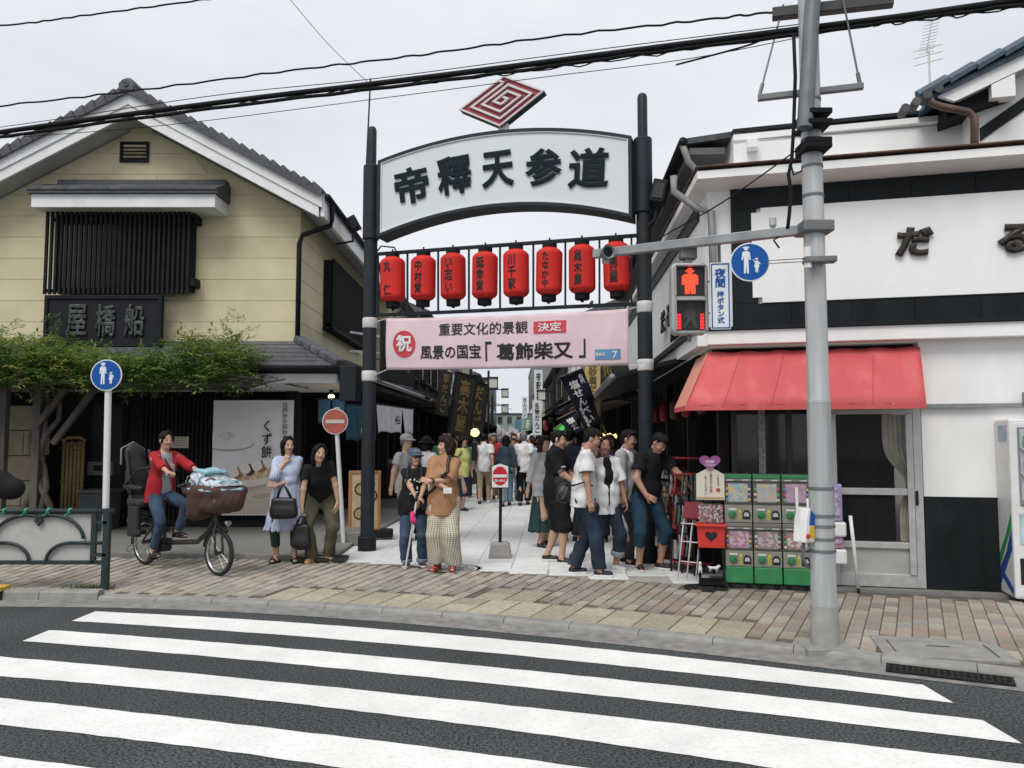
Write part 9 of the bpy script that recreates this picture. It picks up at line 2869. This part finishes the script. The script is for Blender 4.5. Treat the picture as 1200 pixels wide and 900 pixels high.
v.box(c + V3(.0, -.20, -.15), V3(.07, .16, .6), .03, op='s', k=.01)
wear(ps, t, v, 'cardigan', REDC, .010, .006, 4)
wear(ps, t, ps.legs_wear(.008, .94), 'jeans', JEAN, .010, .004, 5)
shoes(ps, t, BLKLE, BLKLE)
strap(t, [ps.sh[-1] + V3(.07, .02, .07), c + V3(-.03, -.15, .06), c + V3(.08, -.165, -.12), c + V3(.15, -.08, -.22)], .010, BLKLE, 'shoulder_strap')
# ---- people farther up the street
def walker(label, px, py, rz, h, fem, top, topm, bot, botm, hair='short', hairm=HAIRM, hat=None, skin=0, sleeve=.32, res=.016, stride=.16, shoe=BLKLE, extra=None, group='people walking up the shopping street', ln=None, seed=0):
 ps = Pose(h, fem=fem, feet={1: (.09, stride, 0), -1: (-.09, -stride, 0)}, toes=(-6, 6), hands={1: V3(.24, -.18 * stride / .16, .80 * h / 1.62), -1: V3(-.24, .10, .80 * h / 1.62)}, curl=(.8, .8), head=(0, 4, 0), fat=1.04)
 t = person(label, (px, py), rz, ps, skin, hair if hat is None or hair != 'short' else 'short', hairm, res * .85, group, fine=False, seed=seed)
 wear(ps, t, ps.torso_wear(.024, hem=-.14, sleeve=sleeve, neck=.068, flare=.01), top, topm, res, .007, seed)
 if bot == 'skirt':
  ps.skirt(.08, ln or .32, .14, .27).surface('skirt', botm, res, noise=lambda X, Y, Z: .010 * np.sin(np.arctan2(X, Y) * 13), parent=t)
 else:
  wear(ps, t, ps.legs_wear(.018, ln or (.97 if bot != 'shorts' else .54), flare=.012), bot, botm, res, .006, seed + 1)
 shoes(ps, t, shoe, SOLE if shoe is not BLKLE else SOLEB, .012)
 if hat is not None:
  q = lambda x, y, z: ps.hc + ps.Hd @ (V3(x, y, z) * ps.k)
  g = Vol(); g.ell(q(0, .012, .065), V3(.10, .115, .085) * ps.k, clip=[(q(0, 0, .03), V3(0, 0, -1))])
  if hat[1] == 'brim': g.cone(q(0, .01, .035), q(0, .01, .04), .155 * ps.k, .15 * ps.k, k=.01, flat=(V3(0, 0, 1), .12))
  else: g.cone(q(-.05, -.09, .045), q(.05, -.09, .045), .05 * ps.k, .05 * ps.k, k=.03, flat=(V3(0, 0, 1), .25))
  g.surface('hat', hat[0], .012, parent=t)
 if extra: extra(ps, t)
 return t
def bag(side=1, m=BLKLE, z=.0, back=.04, sz=(.07, .13, .16)):
 def fn(ps, t):
  c = ps.hip + V3(side * .22, back, .12 + z)
  g = Vol(); g.box(c, V3(*sz), .04); o = g.surface('shoulder_bag', m, .016, noise=folds(.006, 24, 2), parent=t)
  strap(t, [c + V3(0, 0, .14), ps.sh[side] + V3(0, .03, -.05), ps.sh[side] + V3(-side * .06, 0, .075), ps.sh[side] + V3(-side * .0, -.1, -.05), c + V3(0, -.08, .12)], .012, m, 'bag_strap')
 return fn
def pack(m):
 def fn(ps, t):
  g = Vol(); g.box(ps.chest + V3(0, .20, -.03), V3(.14, .075, .2), .05); g.surface('rucksack', m, .016, noise=folds(.006, 20, 3), parent=t)
 return fn
walker('elderly man in a grey flat cap and pale shirt beside the white shop curtain', 474, 634, 62, 1.60, False, 'shirt', GREYC, 'trousers', KHAKI, 'short', HAIRG, (GREYHAT, 'peak'), seed=1, stride=.06)
walker('woman in a black brimmed hat and white top behind the elderly woman', 498, 632, 160, 1.56, True, 'top', WHITEC, 'trousers', BLACKD, 'bob', HAIRM, (BLACKC, 'brim'), seed=2, stride=.06, extra=bag(-1))
walker('woman with long hair in a lemon top and long navy skirt', 541, 598, 60, 1.60, True, 'top', YELC, 'skirt', NAVY, 'long', HAIRM, seed=3, stride=.1, extra=bag(-1, BLKLE, .05, .1))
walker('man in a white T-shirt and khaki shorts with a black shoulder bag walking away', 567, 590, 176, 1.68, False, 't_shirt', WHITEC, 'shorts', KHAKI, 'short', HAIRM, seed=4, extra=bag(1, BLKLE, .25, .08, (.06, .16, .24)))
walker('grey haired man in a red sports shirt and black shorts coming towards the gate', 579, 589, -12, 1.70, False, 'sports_shirt', REDC, 'shorts', BLACKD, 'short', HAIRG, skin=1, seed=5, shoe=GREYSH)
walker('woman in a navy jacket and light jeans walking away beside the no entry sign', 593, 593, 184, 1.64, True, 'jacket', cloth('denim_navy', (.035, .05, .075)), 'jeans', DENL, 'mid', HAIRM, seed=6, sleeve=.9)
walker('grey haired man in a white shirt and black trousers walking away', 614, 592, 178, 1.70, False, 'shirt', WHITEC, 'trousers', BLACKC, 'short', HAIRG, seed=7, extra=bag(-1, BLKLE, -.25, 0, (.05, .12, .12)))
walker('woman in a brown hat and light denim jacket walking away', 634, 595, 186, 1.56, True, 'denim_jacket', DENL, 'trousers', NAVY, 'mid', HAIRB, (BRNHAT, 'brim'), seed=8, sleeve=.8, extra=bag(-1, KHAKI, -.12, 0, (.05, .12, .12)))
walker('man in a black and white checked shirt walking away', 648, 584, 176, 1.70, False, 'checked_shirt', PLAID, 'trousers', BLACKD, 'short', HAIRM, seed=9)
walker('woman with long brown hair in a grey top and dark green skirt', 637, 640, 40, 1.58, True, 'top', GREYC, 'skirt', cloth('skirt_green', (.02, .045, .045)), 'long', HAIRB, seed=10, ln=.22, stride=.05, sleeve=.8)
walker('man with black hair in a navy shirt half hidden behind the white polo shirt', 668, 634, 150, 1.68, False, 'shirt', NAVY, 'trousers', BLACKD, 'short', HAIRM, seed=11, stride=.05)
walker('woman with a fringe in a plum top looking over from behind the white shirted woman', 716, 634, -4, 1.60, True, 'top', cloth('top_plum', (.09, .05, .08)), 'trousers', BLACKD, 'mid', HAIRB, seed=12, stride=.04)
walker('woman in a pale blue blouse and dark skirt under the globe lamps', 556, 580, 172, 1.56, True, 'blouse', cloth('blouse_blue', (.30, .42, .56)), 'skirt', BLACKD, 'bob', HAIRM, seed=13)
walker('man in a dark blue shirt walking away between two white shirts', 602, 576, 180, 1.68, False, 'shirt', NAVY, 'trousers', BLACKD, 'short', HAIRB, seed=14)
# ---- the distant crowd: each a person of its own
r = random.Random(77)
TOPS = [('white', WHITEC), ('black', BLACKC), ('grey', GREYC), ('navy', NAVY), ('red', REDC), ('pale blue', cloth('blouse_blue', None)), ('lemon', YELC), ('brown', BROWNC), ('khaki', KHAKI), ('teal', TEALC), ('green', cloth('top_green', (.05, .16, .07))), ('pink', cloth('top_pink', (.5, .25, .28)))]
BOTS = [('black trousers', BLACKC), ('jeans', JEAN), ('khaki shorts', KHAKI), ('dark trousers', BLACKD), ('navy skirt', NAVY), ('light jeans', DENL)]
HAIRS = [('short black hair', 'short', HAIRM), ('a black bob', 'bob', HAIRM), ('brown hair', 'mid', HAIRB), ('grey hair', 'short', HAIRG), ('long black hair', 'long', HAIRM)]
used = set()
k = 0
tries = 0
spots = []
while k < 135 and tries < 8000:
 tries += 1
 Y = 20.5 + 62 * r.random() ** 1.5
 x = r.uniform(-2.1, 2.2)
 if any((x - a) ** 2 + (Y - c) ** 2 < .36 for a, c in spots): continue
 to, bo, ha = r.choice(TOPS), r.choice(BOTS), r.choice(HAIRS)
 away = r.random() < .62
 key = (to[0], bo[0], ha[0])
 if key in used: continue
 used.add(key); spots.append((x, Y)); k += 1
 fem = ha[1] != 'short' or r.random() < .3
 h = r.uniform(1.52, 1.66) if fem else r.uniform(1.62, 1.76)
 st = r.uniform(.05, .2)
 ps = Pose(h, fem=fem, feet={1: (.09, st, 0), -1: (-.09, -st, 0)}, hands={1: V3(.24, -st, .8 * h / 1.62), -1: V3(-.24, st * .7, .8 * h / 1.62)}, fat=r.uniform(.95, 1.2))
 v = ps.body(False)
 for q, m_i in ((ps.torso_wear(.024, hem=-.12, sleeve=r.choice((.32, .36, .9)), neck=.06), 1), (ps.legs_wear(.018, .97 if 'shorts' not in bo[0] else .54) if 'skirt' not in bo[0] else ps.skirt(.06, .4, .14, .25), 2), (ps.hair(ha[1]), 3)):
  for e in q.p:
   if e[9] == 'u': v.p.append(e[:5] + (.008,) + e[6:8] + (m_i, 'u'))
 for j in (1, -1):
  a, s_ = ps.shoe(j)
  for e in a.p: v.p.append(e[:5] + (.008,) + e[6:8] + (4, 'u'))
 res = .024 if Y < 30 else .032
 me = v.surface('person', [SKIN[r.randint(0, 2)], to[1], bo[1], ha[2], BLKLE], res, as_mesh=True)
 o = link('person', me, None, (x, Y, ZS), (0, 0, rad((180 if away else 0) + r.uniform(-25, 25))))
 tag(o, 'distant person in %s top and %s, %s, %s' % (to[0], bo[0], ha[0], 'walking away' if away else 'walking this way'), 'person', 'crowd in the shopping street')
